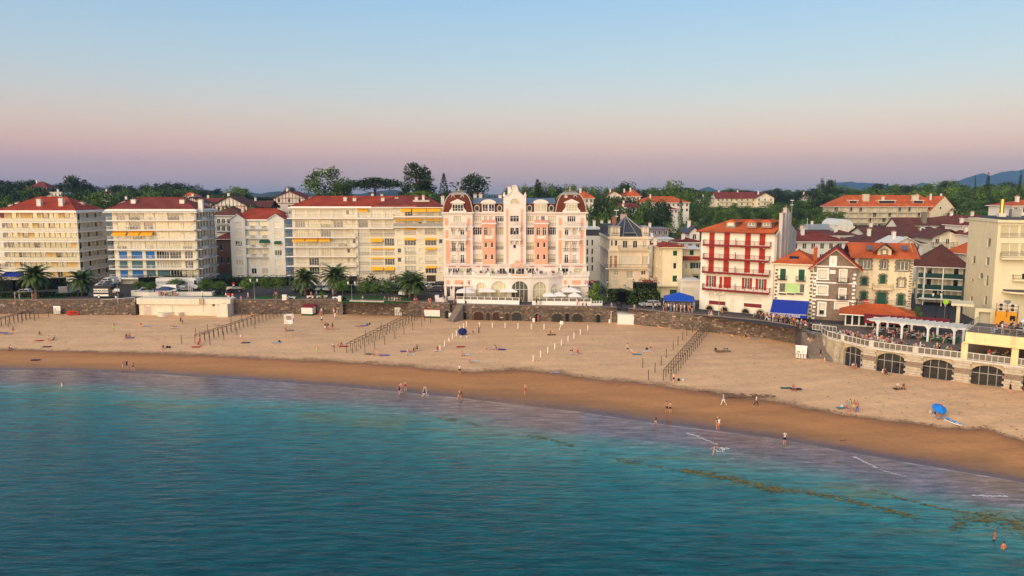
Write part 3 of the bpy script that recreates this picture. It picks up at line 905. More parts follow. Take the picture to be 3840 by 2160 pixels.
for i in(0,1,2,5):
 for c0,c1 in((1100,1150),(1160,1245),(1250,1335)):
  if rnd.random()<.75:
   x0,x1=b.x(c0,900),b.x(c1,900);MB().box(0,x1-x0,-.3,-.02,-.14,-.03).build('awning_cassette',YEL,b.o,loc=(x0,0,(zs+[ht])[i+1]-.3))
for i in range(7):
 if rnd.random()<.9:furniture(b,b.f,rc(1,xm-2),zs[i],-.8)
fl=b.left(13)
for i,z in enumerate(zs):
 for k in range(4):fl.win(1.5+2.6*k,2.5+2.6*k,z+.6,z+2,'g',gm=GLD,nm=1)
b.walls(ht-.1,13,CREAM)
MB().box(-.6,b.W+.003,-1.2,13.3,ht-.2,ht+.15).build('roof_slab',TRIMW,b.o)
b.hip(-.2,b.W+6.5,-1.0,13,ht+.3,2.7,RT1,5.2)
for px,y0,y1,dy in((1165,744,760,8),(1193,742,752,9),(1270,742,753,9),(1295,742,767,3),(1330,745,772,3),(1351,742,755,8),(1436,744,771,3),(1458,744,755,8),(1478,745,760,6)):
 x,z1=b.at(px,y0,dy);_,z0=b.at(px,y1,dy);b.chimney(x,dy,z0-.7,z1,.9,.8)
MB().box(b.x(1310,1050),b.x(1338,1050),-.06,-.004,0,2.4).build('garage_door',mat('dark brown door',(.05,.03,.025),.6),b.o)
# ---- narrower neighbour with yellow awnings and small square windows
b=Bld('apartment_block','cream flats with top floor yellow awnings joined to the white hotel',XY(1480.6,900,204.4),XY(1663,900,204.4))
zs=[b.z(1570,640+y/2.416)for y in(930,845,762,678,582,505,412)]
ht=b.z(1570,778)
for i,z in enumerate(zs[:5]):
 for c0,c1 in((1490,1504),(1570,1584),(1646,1660)):
  b.f.win(b.x(c0,900),b.x(c1,900),z+.5,z+1.75,rnd.choice('gsssh'),sill=True,nm=1,gm=GLD)
 for k,(c0,c1)in enumerate(((1517,1559),(1594,1636))):
  x0,x1=b.x(c0,900),b.x(c1,900)
  b.f.win(x0,x1,z,z+2.05,'g' if rnd.random()<.55 else 's',gm=GL)
  link('railing',rail_mesh(x1-x0,.85,'bars',RAILM),b.o,(x0,-.05,z))
  if(i,k)in((4,0),(3,0),(3,1),(0,1),(2,1)):awning(b.o,x0,x1,z+2.0,.5,.45,YEL,val=.12)
for i in(5,6):
 for c0,c1 in((1485,1503),(1520,1548),(1568,1583),(1600,1630),(1646,1658)):b.f.win(b.x(c0,850),b.x(c1,850),zs[i]+.05,zs[i]+2.1,rnd.choice('gghs'),gm=GL)
 b.balcony(.02,b.W-.02,zs[i],1.5,'glass' if i==5 else 'bars',RAILM,TRIMW,.95,.25,ends=False)
for c0,c1,y0,dr in((1504,1543,780,.85),(1547,1599,780,.9),(1602,1654,780,.8),(1483,1515,823,.15),(1518,1583,820,.25),(1594,1658,822,.15)):
 x0,z0=b.at(c0,y0);x1,_=b.at(c1,y0);awning(b.o,x0,x1,z0,1.2,dr,YEL,val=.2)
b.walls(ht-.05,13,CREAM)
b.hip(-6,b.W+.3,-.7,13,ht+.1,3.0,RT4,6)
for px,y0,y1,dy,w in((1580,752,766,3,4.5),(1562,741,752,3.2,.8),(1588,735,752,3.2,.6),(1488,743,757,5,1.0),(1660,738,765,5,.9)):
 x,z1=b.at(px,y0,dy);_,z0=b.at(px,y1,dy);b.chimney(x,dy,z0-.7,z1,w,.9,CHIM,pots=2 if w<2 else 0)
MB().box(b.x(1600,1040),b.x(1634,1040),-.06,-.004,b.z(1610,1056),b.z(1610,1032)).build('garage_door',MATS['dark brown door'],b.o)
# ---- sliver of red-roofed house at the far end of the front
d=Bld('town_house','low red roofed white villa with blue awning beside the wraparound balcony flats',XY(-120,950,214),XY(16,950,214))
d.f.win(d.x(-30,950),d.x(-18,950),8,10,'g');d.f.win(d.x(-5,950),d.x(5,950),8,10,'g')
d.balcony(d.x(-60,990),d.W-.1,d.z(0,1000),1.1,'timber',REDRAIL,TRIMW)
d.walls(d.z(0,815),12,WHITE);d.hip(-.8,d.W+.8,-1,13,d.z(0,818),3,RT2)
# ================================================================ the grand hotel
HW=mat('hotel white stucco',(.76,.69,.625),.8,.05,.6,grime=.08)
HP=mat('salmon stucco',(.74,.37,.24),.85,.06,.8,grime=.06)
HPD=mat('rose stucco',(.62,.32,.28),.85,.06,.8)
HT=roofmat('rust mansard tile',(.16,.04,.024),.3,.25)
HCOP=mat('weathered copper trim',(.42,.36,.30),.6,.1,2)
def hc(cx,cy):return 1620+cx/2.4156,640+cy/2.415
HY=179.0
pL,pR=XY(*hc(105,600),HY),XY(*hc(1393,600),HY)
h=Bld('hotel','white grand hotel with salmon panels, rust mansards and a tall central gable',(pL[0],HY),(pR[0],HY))
def P(cx,cy,y=0):return h.at(*hc(cx,cy),y)
def X(cx,y=0,cy=600):return P(cx,cy,y)[0]
def Z(cy,y=0,cx=700):return P(cx,cy,y)[1]
ZE=Z(386)
ZT=Z(845)
D=16
def faceat(x0,x1,y):return Face(h,x0,y,0,x1-x0)
def W_(f,cx0,cx1,cy0,cy1,y,k='g',**kw):
 return f.win(X(cx0,y)-f.ox,X(cx1,y)-f.ox,Z(cy1,y),Z(cy0,y),k,**kw)
YP,YB=-1.0,-.9
xs5={'l0':X(105,YP),'l1':X(368,YP),'r0':X(1122,YP),'r1':X(1394,YP),'t0':X(648,YP),'t1':X(852,YP)}
fl,fr,ft=faceat(xs5['l0'],xs5['l1'],YP),faceat(xs5['r0'],xs5['r1'],YP),faceat(xs5['t0'],xs5['t1'],YP)
fml,fmr=faceat(xs5['l1'],xs5['t0'],0),faceat(xs5['t1'],xs5['r0'],0)
for f,cs,c5 in((fl,((180,215),(257,293)),(198,270)),(fr,((1202,1237),(1278,1312)),(1225,1300))):
 W_(f,c5[0],c5[1],412,466,YP,nm=4,tr=.7)
 for cy0,cy1 in((535,590),(655,732),(762,836)):
  for c0,c1 in cs:
   W_(f,c0,c1,cy0,cy1,YP,nm=2,tr=.75)
   if cy0>600:link('railing',rail_mesh(1.6,.75,'bars',IRON),h.o,(X((c0+c1)/2,YP)-.8,YP-.22,Z(cy1,YP)))
   if cy0==535:
    MB().xz([(-.75+0,0),(.75,0),(.62,.3),(.35,.48),(0,.54),(-.35,.48),(-.62,.3)],-.1,.05).build('window_head',HW,h.o,loc=(X((c0+c1)/2,YP),YP,Z(cy0,YP)))
for f,cc in((fml,((372,452),(572,655))),(fmr,((843,925),(1050,1128)))):
 for k,(c0,c1)in enumerate(cc):
  for cy0,cy1 in((411,463),(514,582),(650,714),(757,828)):
   kind='s' if(cy0,k)==(757,0)and f is fml or(cy0==650 and k==1)else 'g'
   if kind=='s':W_(f,c0,c1,cy0,cy1-28,0,'s');W_(f,c0,c1,cy1-27,cy1,0,nm=4)
   else:W_(f,c0,c1,cy0,cy1,0,nm=4,tr=.72,gm=GLY if rnd.random()<.4 else GL)
   if cy0>600:link('railing',rail_mesh(X(c1)-X(c0),.7,'bars',IRON),h.o,(X(c0),-.12,Z(cy1)))
  MB().box(X(c0)-.1,X(c1)+.1,-.14,-.004,Z(648),Z(586)).build('spandrel',HW,h.o)
  MB().box(X(c0)-.1,X(c1)+.1,-.10,-.004,Z(756),Z(718)).build('spandrel',HW,h.o)
 c0,c1=(470,555)if f is fml else(940,1025)
 for a in(0,1):W_(f,c0+a*48,c0+a*48+34,411,463,0,nm=2,gm=GLD if a==0 else GL)
for c0,c1 in((458,575),(932,1050)):
 fo=faceat(X(c0,-1.6),X(c1,-1.6),-1.6)
 for a in(0,1):
  o0=c0+(14 if a==0 else 70)
  W_(fo,o0,o0+34,514,586,-1.6,nm=2,tr=.75)
  W_(fo,o0+5,o0+28,650,696,-1.6,nm=1,gm=GLD,sill=True,sm=HW)
  W_(fo,o0+5,o0+28,758,806,-1.6,nm=1,gm=GLD,sill=True,sm=HW)
 mb=MB();zt=Z(486,-1.6);zb=Z(848,-1.6)
 panel(mb,0,fo.W,zb,zt,fo.h,.25,fo.tf)
 for xx in(0,fo.W):mb.quad(fo.tf((xx,0,zb)),fo.tf((xx,1.6,zb)),fo.tf((xx,1.6,zt)),fo.tf((xx,0,zt)))
 o=mb.build('oriel',HP,h.o)
 MB().box(fo.ox+.2,fo.ox+fo.W-.2,-1.3,-.05,zb,zt-.1).build('interior',MATS['dark room']if 'dark room' in MATS else GLD,o)
 MB().box(fo.ox-.2,fo.ox+fo.W+.2,-1.85,.02,zt,zt+.35).build('cornice',HW,o)
 MB().box(fo.ox-.12,fo.ox+fo.W+.12,-1.72,-.01,zt+.352,zt+1.0).build('parapet',HPD,o)
 MB().box(fo.ox+.55,fo.ox+fo.W-.5,-1.68,-1.604,Z(617,-1.6),Z(590,-1.6)).build('spandrel',HW,o)
 MB().box(fo.ox-.1,fo.ox+fo.W+.1,-1.75,-.01,Z(640,-1.6),Z(624,-1.6)).build('string_course',HP,o)
def balu(c0,c1,cy,y,hgt=None,out=.0,name='balustrade'):
 x0,x1=X(c0,y),X(c1,y);z0=Z(cy+20,y);hh=hgt or(Z(cy-16,y)-z0)
 return link(name,rail_mesh(x1-x0,hh,'balu',HW),h.o,(x0,y,z0))
for c0,c1 in((368,455),(578,660),(842,928),(1052,1130)):balu(c0,c1,482,-.35);MB().box(X(c0),X(c1),-.5,-.004,Z(511),Z(503)).build('balcony',HW,h.o)
def bracketed(c0,c1,cy,y,out=.9):
 x0,x1=X(c0,y),X(c1,y);z0=Z(cy+20,y)
 o=MB().box(x0,x1,y-out,y-.004,z0-.28,z0).build('balcony',HW,h.o)
 link('railing',rail_mesh(x1-x0,1.15,'balu',HW),o,(x0,y-out+.15,z0+.002))
 for q in(.1,.5,.9):
  xx=x0+(x1-x0)*q
  MB().xz([(xx-.18,z0-.29),(xx-.1,z0-1.1),(xx+.1,z0-1.1),(xx+.18,z0-.29)],y-out*.75,y-.004).build('bracket',HW,o)
for c0,c1 in((155,316),(1184,1342)):
 bracketed(c0,c1,484,YP);bracketed(c0,c1,604,YP)
bracketed(694,806,484,YP);bracketed(694,806,601,YP)
def quoined(c0,c1,cy0,cy1,y,edges=(1,1)):
 x0,x1,z0,z1=X(c0,y),X(c1,y),Z(cy1,y),Z(cy0,y)
 o=MB().box(x0,x1,y-.03,y-.004,z0,z1).build('salmon_panel',HP,h.o)
 n=max(2,round((z1-z0)/.62));hgt=(z1-z0)/n
 me=shared(('quoin',rq(hgt,50)),lambda:MB().box(-.11,.11,-.05,0,.02,hgt*.55).mesh('quoin',HW))
 for e,xx in zip(edges,(x0,x1)):
  if e:
   for i in range(n):link('quoin',me,o,(xx,y-.032,z0+i*hgt))
for a,b2 in(((115,150),(319,353)),((1146,1178),(1344,1376))):
 for(c0,c1)in(a,b2):quoined(c0,c1,428,498,YP)
for a,b2 in(((119,153),(316,352)),((1146,1178),(1344,1376))):
 for(c0,c1)in(a,b2):quoined(c0,c1,538,612,YP)
for(c0,c1)in((121,168),(306,350),(1145,1182),(1338,1374)):quoined(c0,c1,630,846,YP)
for c0,c1 in((228,242),(1250,1264)):quoined(c0,c1,640,846,YP)
for c0,c1 in((672,694),(803,826)):quoined(c0,c1,350,846,YP)
W_(ft,706,790,315,385,YP,nm=3,tr=.65,gm=GLY);W_(ft,708,788,408,466,YP,nm=3,tr=.7);W_(ft,708,788,518,582,YP,nm=3,tr=.7)
W_(ft,736,762,668,704,YP,nm=1,gm=GLD,sill=True,sm=HW)
xc,zc=P(748,298,YP);r_=(X(790,YP)-X(706,YP))/2
arc=[(xc+r_*math.cos(math.pi*i/14),zc+r_*1.15*math.sin(math.pi*i/14))for i in range(15)]
MB().xz(arc,YP-.05,YP-.004).build('arched_window',GLY,h.o)
mb=MB()
for i in range(14):mb.tube((arc[i][0],YP-.08,arc[i][1]),(arc[i+1][0],YP-.08,arc[i+1][1]),.11,n=4)
for i in(0,4,7,10):mb.tube((xc,YP-.07,zc),(arc[i][0],YP-.07,arc[i][1]),.06,n=4)
mb.tube((xc-r_,YP-.07,zc),(xc+r_,YP-.07,zc),.08,n=4);mb.build('arch_frame',HW,h.o)
wm=MB()
for f in(fl,fr,ft,fml,fmr):panel(wm,0,f.W,-.2,ZE,f.h,.3,f.tf)
for xx in(xs5['l0'],xs5['l1'],xs5['t0'],xs5['t1'],xs5['r0'],xs5['r1']):wm.quad((xx,YP,0),(xx,D if xx in(xs5['l0'],xs5['r1'])else .05,0),(xx,D if xx in(xs5['l0'],xs5['r1'])else .05,ZE),(xx,YP,ZE))
wm.quad((xs5['l0'],D,0),(xs5['r1'],D,0),(xs5['r1'],D,ZE),(xs5['l0'],D,ZE))
h.part('wall',wm,HW)
MB().box(xs5['l0']+.3,xs5['r1']-.3,.35,D-.3,0,ZE-.1).build('interior',mat('dark room',(.05,.045,.04),.9),h.o)
for a,b2 in(('l0','l1'),('t0','t1'),('r0','r1')):MB().box(xs5[a]+.35,xs5[b2]-.35,YP+.33,.33,0,ZE-.1).build('interior',MATS['dark room'],h.o)
for y_,a,b2 in((0,'l1','t0'),(0,'t1','r0')):MB().box(xs5[a],xs5[b2],-.5,.0,ZE-.05,ZE+.3).build('cornice',HW,h.o)
for a,b2 in(('l0','l1'),('r0','r1')):
 MB().box(xs5[a]-.45,xs5[b2]+.45,YP-.5,YP+8,ZE,ZE+.3).build('cornice',HW,h.o)
 MB().box(xs5[a]-.15,xs5[b2]+.15,YP-.15,YP+.002,Z(516,YP),Z(506,YP)).build('string_course',HW,h.o)
for a,b2 in(('l0','l1'),('r0','r1')):
 x0,x1=xs5[a]-.1,xs5[b2]+.1;y0,y1=YP-.1,YP+8.5
 hm=Z(214,YP+2.2)-ZE-.3
 prof=[(0,0),(.2,.3),(.5,.58),(.95,.82),(1.6,1.0)]
 mb=MB()
 def ringp(k):i,z=prof[k];return[(x0+i,y0+i,ZE+.3+z*hm),(x1-i,y0+i,ZE+.3+z*hm),(x1-i,y1-i,ZE+.3+z*hm),(x0+i,y1-i,ZE+.3+z*hm)]
 for k in range(4):
  A,B=ringp(k),ringp(k+1)
  for i in range(4):mb.quad(A[i],A[(i+1)%4],B[(i+1)%4],B[i])
 o=mb.build('mansard_roof',HT,h.o)
 cap=MB();B=ringp(4);zt=B[0][2]
 for i in range(4):cap.quad(B[i],B[(i+1)%4],((B[(i+1)%4][0]*.55+(x0+x1)/2*.45),(B[(i+1)%4][1]*.4+(y0+y1)/2*.6),zt+.85),(B[i][0]*.55+(x0+x1)/2*.45,B[i][1]*.4+(y0+y1)/2*.6,zt+.85))
 cap.box((x0+x1)/2-1.7,(x0+x1)/2+1.7,(y0+y1)/2-1.6,(y0+y1)/2+1.6,zt+.8,zt+.86)
 cap.build('roof_cap',ZINCG,o)
 rib=MB()
 for i in range(4):
  for k in range(4):rib.tube(ringp(k)[i],ringp(k+1)[i],.14,n=5)
 for i in range(4):rib.tube(B[i],B[(i+1)%4],.18,n=5)
 rib.lathe([(.25,zt+.86),(.12,zt+1.3),(.22,zt+1.5),(.05,zt+1.9),(.03,zt+2.3)],8,((x0+x1)/2,(y0+y1)/2))
 rib.build('lead_ridge',HCOP,o)
 cL,cR=((160,312)if a=='l0' else(1182,1340));cm=(cL+cR)/2
 dx=X(cm,YP);zb=ZE+.3;zh=Z(295,YP);zp=Z(262,YP)
 w0=(X(cR,YP)-X(cL,YP))/2
 mb=MB().xz([(-w0,zb),(w0,zb),(w0,zb+.35),(w0*.82,zb+.7),(w0*.68,zb+1.2),(w0*.66,zh),(-w0*.66,zh),(-w0*.68,zb+1.2),(-w0*.82,zb+.7),(-w0,zb+.35)],YP-.15,YP+2.2)
 mb.xz([(-w0*.85,zh),(w0*.85,zh),(w0*.85,zh+.25),(0,zp+.15),(-w0*.85,zh+.25)],YP-.4,YP+2.4)
 dm=mb.build('dormer',HW,h.o,loc=(dx,0,0))
 wv=link('window',win_mesh(2.6,zh-zb-.5,4,FRAMEW,False,TRIMW,.35),dm,(0,YP-.36,zb+.25));link('pane',pane_mesh(2.6,zh-zb-.5,GLD if a=='l0' else GLY),wv)
 for cx in((190,275)if a=='l0' else(1213,1298)):
  ox,oz=P(cx,240,YP+1.2)
  oc=MB()
  oc.xz([(.46*math.cos(i*math.pi/6),.58*math.sin(i*math.pi/6))for i in range(12)],-.25,1.2)
  oc.k=1;oc.xz([(.26*math.cos(i*math.pi/6),.36*math.sin(i*math.pi/6))for i in range(12)],-.29,-.252)
  oc.build('oculus',[HCOP,GLD],h.o,loc=(ox,YP+1.1,oz))
for f,(d0,d1),(o1,o2)in((fml,(443,580),(408,612)),(fmr,(915,1052),(882,1080))):
 x0,x1=f.ox,f.ox+f.W
 zk=Z(296,.8);zr=Z(248,6)
 MB().quad((x0,-.2,ZE+.3),(x1,-.2,ZE+.3),(x1,.9,zk),(x0,.9,zk)).build('mansard_roof',HT,h.o)
 mb=MB().quad((x0,.8,zk-.05),(x1,.8,zk-.05),(x1,6,zr),(x0,6,zr)).quad((x0,6,zr),(x1,6,zr),(x1,12,zk-1),(x0,12,zk-1))
 n=14
 for i in range(n+1):x=x0+(x1-x0)*i/n;mb.tube((x,.8,zk-.02),(x,6,zr+.03),.05,n=4)
 mb.tube((x0,.8,zk),(x1,.8,zk),.12,n=5);mb.build('zinc_roof',ZINC,h.o)
 dx=(X(d0,-.2)+X(d1,-.2))/2;w0=(X(d1,-.2)-X(d0,-.2))/2
 zb,zh=ZE+.3,Z(296,-.2)
 top=[(w0*1.02*math.cos(math.pi*i/10),zh+.95*math.sin(math.pi*i/10))for i in range(11)]
 mb=MB().xz([(-w0*.85,zb),(w0*.85,zb),(w0*.85,zh),(-w0*.85,zh)],-.45,1.2);mb.xz(top,-.65,2.5)
 dm=mb.build('dormer',HW,h.o,loc=(dx,0,0))
 for s in(-1,1):
  wv=link('window',win_mesh(1.35,zh-zb-.35,2,FRAMEW,False,TRIMW,.3),dm,(s*w0*.42,-.66,zb+.2));link('pane',pane_mesh(1.35,zh-zb-.35,GLD if f is fml else GLY),wv)
 for cx in(o1,o2):
  ox,oz=P(cx,340,-.1)
  oc=MB().xz([(.68*math.cos(i*math.pi/8),.85*math.sin(i*math.pi/8))for i in range(16)],-.35,.8)
  oc.k=1;oc.xz([(.42*math.cos(i*math.pi/8),.58*math.sin(i*math.pi/8))for i in range(16)],-.39,-.352)
  oc.k=0;oc.box(-.6,.6,-.3,.7,-1.2,-.6)
  oc.build('oculus',[HCOP,GLD],h.o,loc=(ox,-.05,oz))
zs_,zg1,zg2=Z(250,YP),Z(238,YP),Z(137,YP)
gx0,gx1=xs5['t0'],xs5['t1']
gm=(gx0+gx1)/2
prof=[(gx0,ZE),(gx1,ZE),(gx1,zg1),(gx1-.9,zg1+.35),(gm+.85,zg2-1.4),(gm+.55,zg2-.5),(gm+.4,zg2),(gm-.4,zg2),(gm-.55,zg2-.5),(gm-.85,zg2-1.4),(gx0+.9,zg1+.35),(gx0,zg1)]
MB().xz(prof,YP,YP+.6).build('gable',HW,h.o)
rim=MB()
for i in range(2,len(prof)-1):a,b2=prof[i],prof[i+1];rim.tube((a[0],YP-.02,a[1]),(b2[0],YP-.02,b2[1]),.17,n=5)
for xx in(gx0+.2,gx1-.2):rim.lathe([(.28,zg1+.1),(.34,zg1+.4),(.2,zg1+.7),(.08,zg1+1.1)],8,(xx,YP+.3))
rim.build('gable_coping',HW,h.o)
MB().add([(gx0,YP+.6,zg1-.2),(gm,YP+.6,zg2-.4),(gm,9,zg2-.4),(gx0,9,zg1-.2),(gx1,YP+.6,zg1-.2),(gx1,9,zg1-.2)],[(0,1,2,3),(1,4,5,2)]).build('tower_roof',ZINC,h.o)
MB().box(gx0,gx1,YP+.6,9,ZE,zg1-.25).build('tower_body',HW,h.o)
for cx,cy0,cy1,y in((390,222,250,7),(440,218,250,7),(617,228,250,7),(700,150,240,5)):
 x,z1=P(cx,cy0,y);h.chimney(x,y,z1-3.2,z1,.8,.8,HW)
for cx in(480,560,640,655,815,850):
 x,z1=P(cx,190 if cx<600 else 110,8);z0=Z(250,8)
 mb=MB().tube((x,8,z0-.5),(x,8,z1),.03,n=4)
 for k in range(4):mb.tube((x-.5+.05*k,8,z1-.25*k-.1),(x+.5-.05*k,8,z1-.25*k-.1),.015,n=3)
 mb.build('antenna',RAILM,h.o)
 # ---------------- terrace storey: glazed rooms, then the ground floor swelling out in a bow
YT=-3.0
ZB=Z(968,-4.5)
ZTt=Z(851,YT)
ftt=faceat(X(112,YT),X(1405,YT),YT)
for c0,c1 in((145,178),(185,225),(255,305),(310,342),(535,565),(610,662),(695,750),(780,838),(880,930),(1180,1240),(1290,1370)):
 ftt.win(X(c0,YT)-ftt.ox,X(c1,YT)-ftt.ox,ZB+.05,Z(884,YT),'g',gm=GLD if rnd.random()<.7 else GLY,nm=2)
mb=MB();panel(mb,0,ftt.W,ZB-.5,ZTt,ftt.h,.3,ftt.tf)
for xx in(0,ftt.W):mb.quad(ftt.tf((xx,0,0)),ftt.tf((xx,3,0)),ftt.tf((xx,3,ZTt)),ftt.tf((xx,0,ZTt)))
mb.box(ftt.ox,ftt.ox+ftt.W,YT+.02,.1,ZTt-.15,ZTt);mb.box(ftt.ox-.2,ftt.ox+ftt.W+.2,YT-.3,YT-.003,ZTt-.2,ZTt+.02)
h.part('terrace_rooms',mb,HW)
MB().box(ftt.ox+.4,ftt.ox+ftt.W-.4,YT+.34,-.1,ZB,ZTt-.3).build('interior',MATS['dark room'],h.o)
for c0,c1 in((145,215),(250,345),(400,520),(880,930),(1020,1120),(1180,1240),(1290,1370)):
 MB().box(X(c0,YT),X(c1,YT),YT-.05,YT-.004,Z(874,YT),Z(862,YT)).build('rose_band',HPD,h.o)
px0,px1,pz0,pz1=X(703,YT),X(840,YT),Z(872,YT),Z(800,YT)
w0=(px1-px0)/2
MB().xz([(-w0,0),(w0,0),(w0*.95,.7),(w0*.55,.95),(w0*.28,1.7),(w0*.12,2.05),(0,pz1-pz0),(-w0*.12,2.05),(-w0*.28,1.7),(-w0*.55,.95),(-w0*.95,.7)],-.25,.2).build('pediment',HW,h.o,loc=((px0+px1)/2,YT-.25,pz0))
MB().xz([(-w0*.92,.12),(w0*.92,.12),(w0*.86,.6),(w0*.48,.85),(w0*.22,1.55),(0,pz1-pz0-.35),(-w0*.22,1.55),(-w0*.48,.85),(-w0*.86,.6)],-.29,-.252).build('pediment_panel',HP,h.o,loc=((px0+px1)/2,YT-.25,pz0))
def text(s,size,m,parent,loc,rot=(math.pi/2,0,0),ext=.015,align='CENTER',bold=0.0,sx=1.0,name='lettering'):
 cu=bpy.data.curves.new(name,'FONT');cu.body=s;cu.size=size;cu.align_x=align;cu.align_y='BOTTOM_BASELINE';cu.extrude=ext;cu.offset=bold
 cu.resolution_u=3
 tmp=bpy.data.objects.new('tmp',cu)
 me=bpy.data.meshes.new_from_object(tmp)
 bpy.data.objects.remove(tmp);me.materials.clear();me.materials.append(m)
 o=link(name,me,parent,loc);o.rotation_euler=rot;o.scale=(sx,1,1)
 return o
text('GH',.95,HW,h.o,((px0+px1)/2,YT-.57,pz0+.3),bold=.01)
def plan(cx):
 """front line (x, y) of the ground floor at crop column cx"""
 if cx<365:y=-5.2
 elif cx>1180:y=-5.2
 else:
  u=(cx-365)/(1180-365)*2-1
  y=-5.2-3.8*math.sqrt(max(0,1-u*u*.93))+1.0
 return X(cx,y,1030),y
cxs=[112]+[365+i*(815/24)for i in range(25)]+[1418]
pts=[plan(c)for c in cxs]
ZG=Z(972,-8.0)
arches=[(400,495),(535,680),(720,870),(915,1040),(1080,1145)]
def seg(c0,c1,name='front_wall'):
 """flat wall piece between two columns, as local frame"""
 (x0,y0),(x1,y1)=plan(c0),plan(c1)
 return Vector((x0,y0)),Vector((x1,y1)),math.atan2(y1-y0,x1-x0),math.hypot(x1-x0,y1-y0)
def arch_wall(parent,p0,a,w,zt,ax0,ax1,z0,zs,m,n=10,th=.35,name='wall',glass=GLD,frames=4,fm=None,key=None):
 """wall piece of width w with one arched opening from ax0 to ax1; spring at zs; its glazing"""
 tf=T(p0[0],p0[1],a)
 r=(ax1-ax0)/2;xc=(ax0+ax1)/2;rise=min(r,zt-zs-.35)
 arc=[(xc+r*math.cos(math.pi*i/n),zs+rise*math.sin(math.pi*i/n))for i in range(n+1)]
 mb=MB()
 q=lambda*ps:mb.add([tf(p)for p in ps],[tuple(range(len(ps)))])
 q((0,0,z0),(ax0,0,z0),(ax0,0,zs),(0,0,zs));q((ax1,0,z0),(w,0,z0),(w,0,zs),(ax1,0,zs))
 q((0,0,zs),(ax0,0,zs),(ax0,0,zt),(0,0,zt));q((ax1,0,zs),(w,0,zs),(w,0,zt),(ax1,0,zt))
 for i in range(n):
  a1,a0=arc[i],arc[i+1]
  q((a0[0],0,a0[1]),(a1[0],0,a1[1]),(a1[0],0,zt),(a0[0],0,zt))
  q((a0[0],0,a0[1]),(a0[0],th,a0[1]),(a1[0],th,a1[1]),(a1[0],0,a1[1]))
 q((ax0,0,z0),(ax0,th,z0),(ax0,th,zs),(ax0,0,zs));q((ax1,0,zs),(ax1,th,zs),(ax1,th,z0),(ax1,0,z0))
 wall=mb.build(name,m,parent)
 gb=MB()
 gb.add([tf((x,th*.8,z))for x,z in[(ax0,z0),(ax1,z0)]+arc],[tuple(range(n+3))])
 win=gb.build('arched_window',glass,parent)
 fb=MB()
 for i in range(n):fb.tube(tf((arc[i][0],th*.7,arc[i][1])),tf((arc[i+1][0],th*.7,arc[i+1][1])),.07,n=4)
 for i in range(frames+1):
  x=ax0+(ax1-ax0)*i/frames
  zz=zs+rise*math.sqrt(max(0,1-((x-xc)/r)**2))
  fb.tube(tf((x,th*.7,z0)),tf((x,th*.7,zz)),.06,n=4)
 for zz in(zs-.05,z0+.05):fb.tube(tf((ax0,th*.7,zz)),tf((ax1,th*.7,zz)),.06,n=4)
 fb.build('frame',fm or FRAMEW,win)
 return wall
bounds=[365,515,700,893,1060,1180]
for(b0,b1),(a0,a1)in zip(zip(bounds[:-1],bounds[1:]),arches):
 p0,p1,ang,w=seg(b0,b1)
 ax0=w*(a0-b0)/(b1-b0);ax1=w*(a1-b0)/(b1-b0)
 arch_wall(h.o,p0,ang,w,ZG,ax0,ax1,-.1,2.9,HW,glass=GLY)
 tf=T(p0[0],p0[1],ang)
 MB().add([tf((0,.3,-.1)),tf((w,.3,-.1)),tf((w,3,-.1)),tf((0,3,-.1)),tf((0,.3,ZG)),tf((w,.3,ZG)),tf((w,3,ZG)),tf((0,3,ZG))],[(3,2,6,7)]).build('interior',MATS['dark room'],h.o)
for cL,cR,wins,pans in((112,365,((135,165),(203,285)),((130,158),(204,284),(322,345))),(1180,1418,((1262,1345),),((1194,1222),(1268,1345),(1380,1412)))):
 y=-5.2
 f=faceat(X(cL,y,1030),X(cR,y,1030),y)
 for c0,c1 in wins:f.win(X(c0,y,1080)-f.ox,X(c1,y,1080)-f.ox,.9 if c0==135 else .25,Z(1052,y),'g',gm=GLD,nm=3 if c0>200 else 1,fm=DARKFR)
 mb=MB();panel(mb,0,f.W,-.1,ZG,f.h,.3,f.tf)
 for xx in(0,f.W):mb.quad(f.tf((xx,0,-.1)),f.tf((xx,5.2,-.1)),f.tf((xx,5.2,ZG)),f.tf((xx,0,ZG)))
 mb.box(f.ox-.25,f.ox+f.W+.25,y-.25,y-.003,Z(1046,y),Z(1040,y))
 mb.build('wall',HW,h.o)
 MB().box(f.ox+.3,f.ox+f.W-.3,y+.33,-.2,0,ZG-.2).build('interior',MATS['dark room'],h.o)
 for c0,c1 in pans:MB().box(X(c0,y,1010),X(c1,y,1010),y-.05,y-.004,Z(1030,y),Z(993,y)).build('salmon_panel',HP if c0!=322 and c0!=1380 else HPD,h.o)
 for c0 in((120,168,195,290,350)if cL==112 else(1190,1250,1352,1405)):
  MB().box(X(c0,y,1080),X(c0+10,y,1080),y-.1,y-.004,0,Z(1046,y)).build('pilaster',HW,h.o)
fl_=MB();poly=[(x,y-.25)for x,y in pts]
n=len(poly)
fl_.add([(x,y,ZG)for x,y in poly]+[(poly[-1][0],.2,ZG),(poly[0][0],.2,ZG)]+[(x,y,ZG+.3)for x,y in poly]+[(poly[-1][0],.2,ZG+.3),(poly[0][0],.2,ZG+.3)],[tuple(range(n+2,2*n+4))]+[(i,i+1,n+3+i,n+2+i)for i in range(n-1)]+[(n-1,n,2*n+2,2*n+1)]+[tuple(range(n+1,-1,-1))])
fl_.build('terrace_floor',HW,h.o)
ZF=ZG+.3
stations=[112,180,300,372,395,500,530,690,715,875,905,1055,1085,1175,1235,1355,1418]
bt=Z(928,-6)-ZF
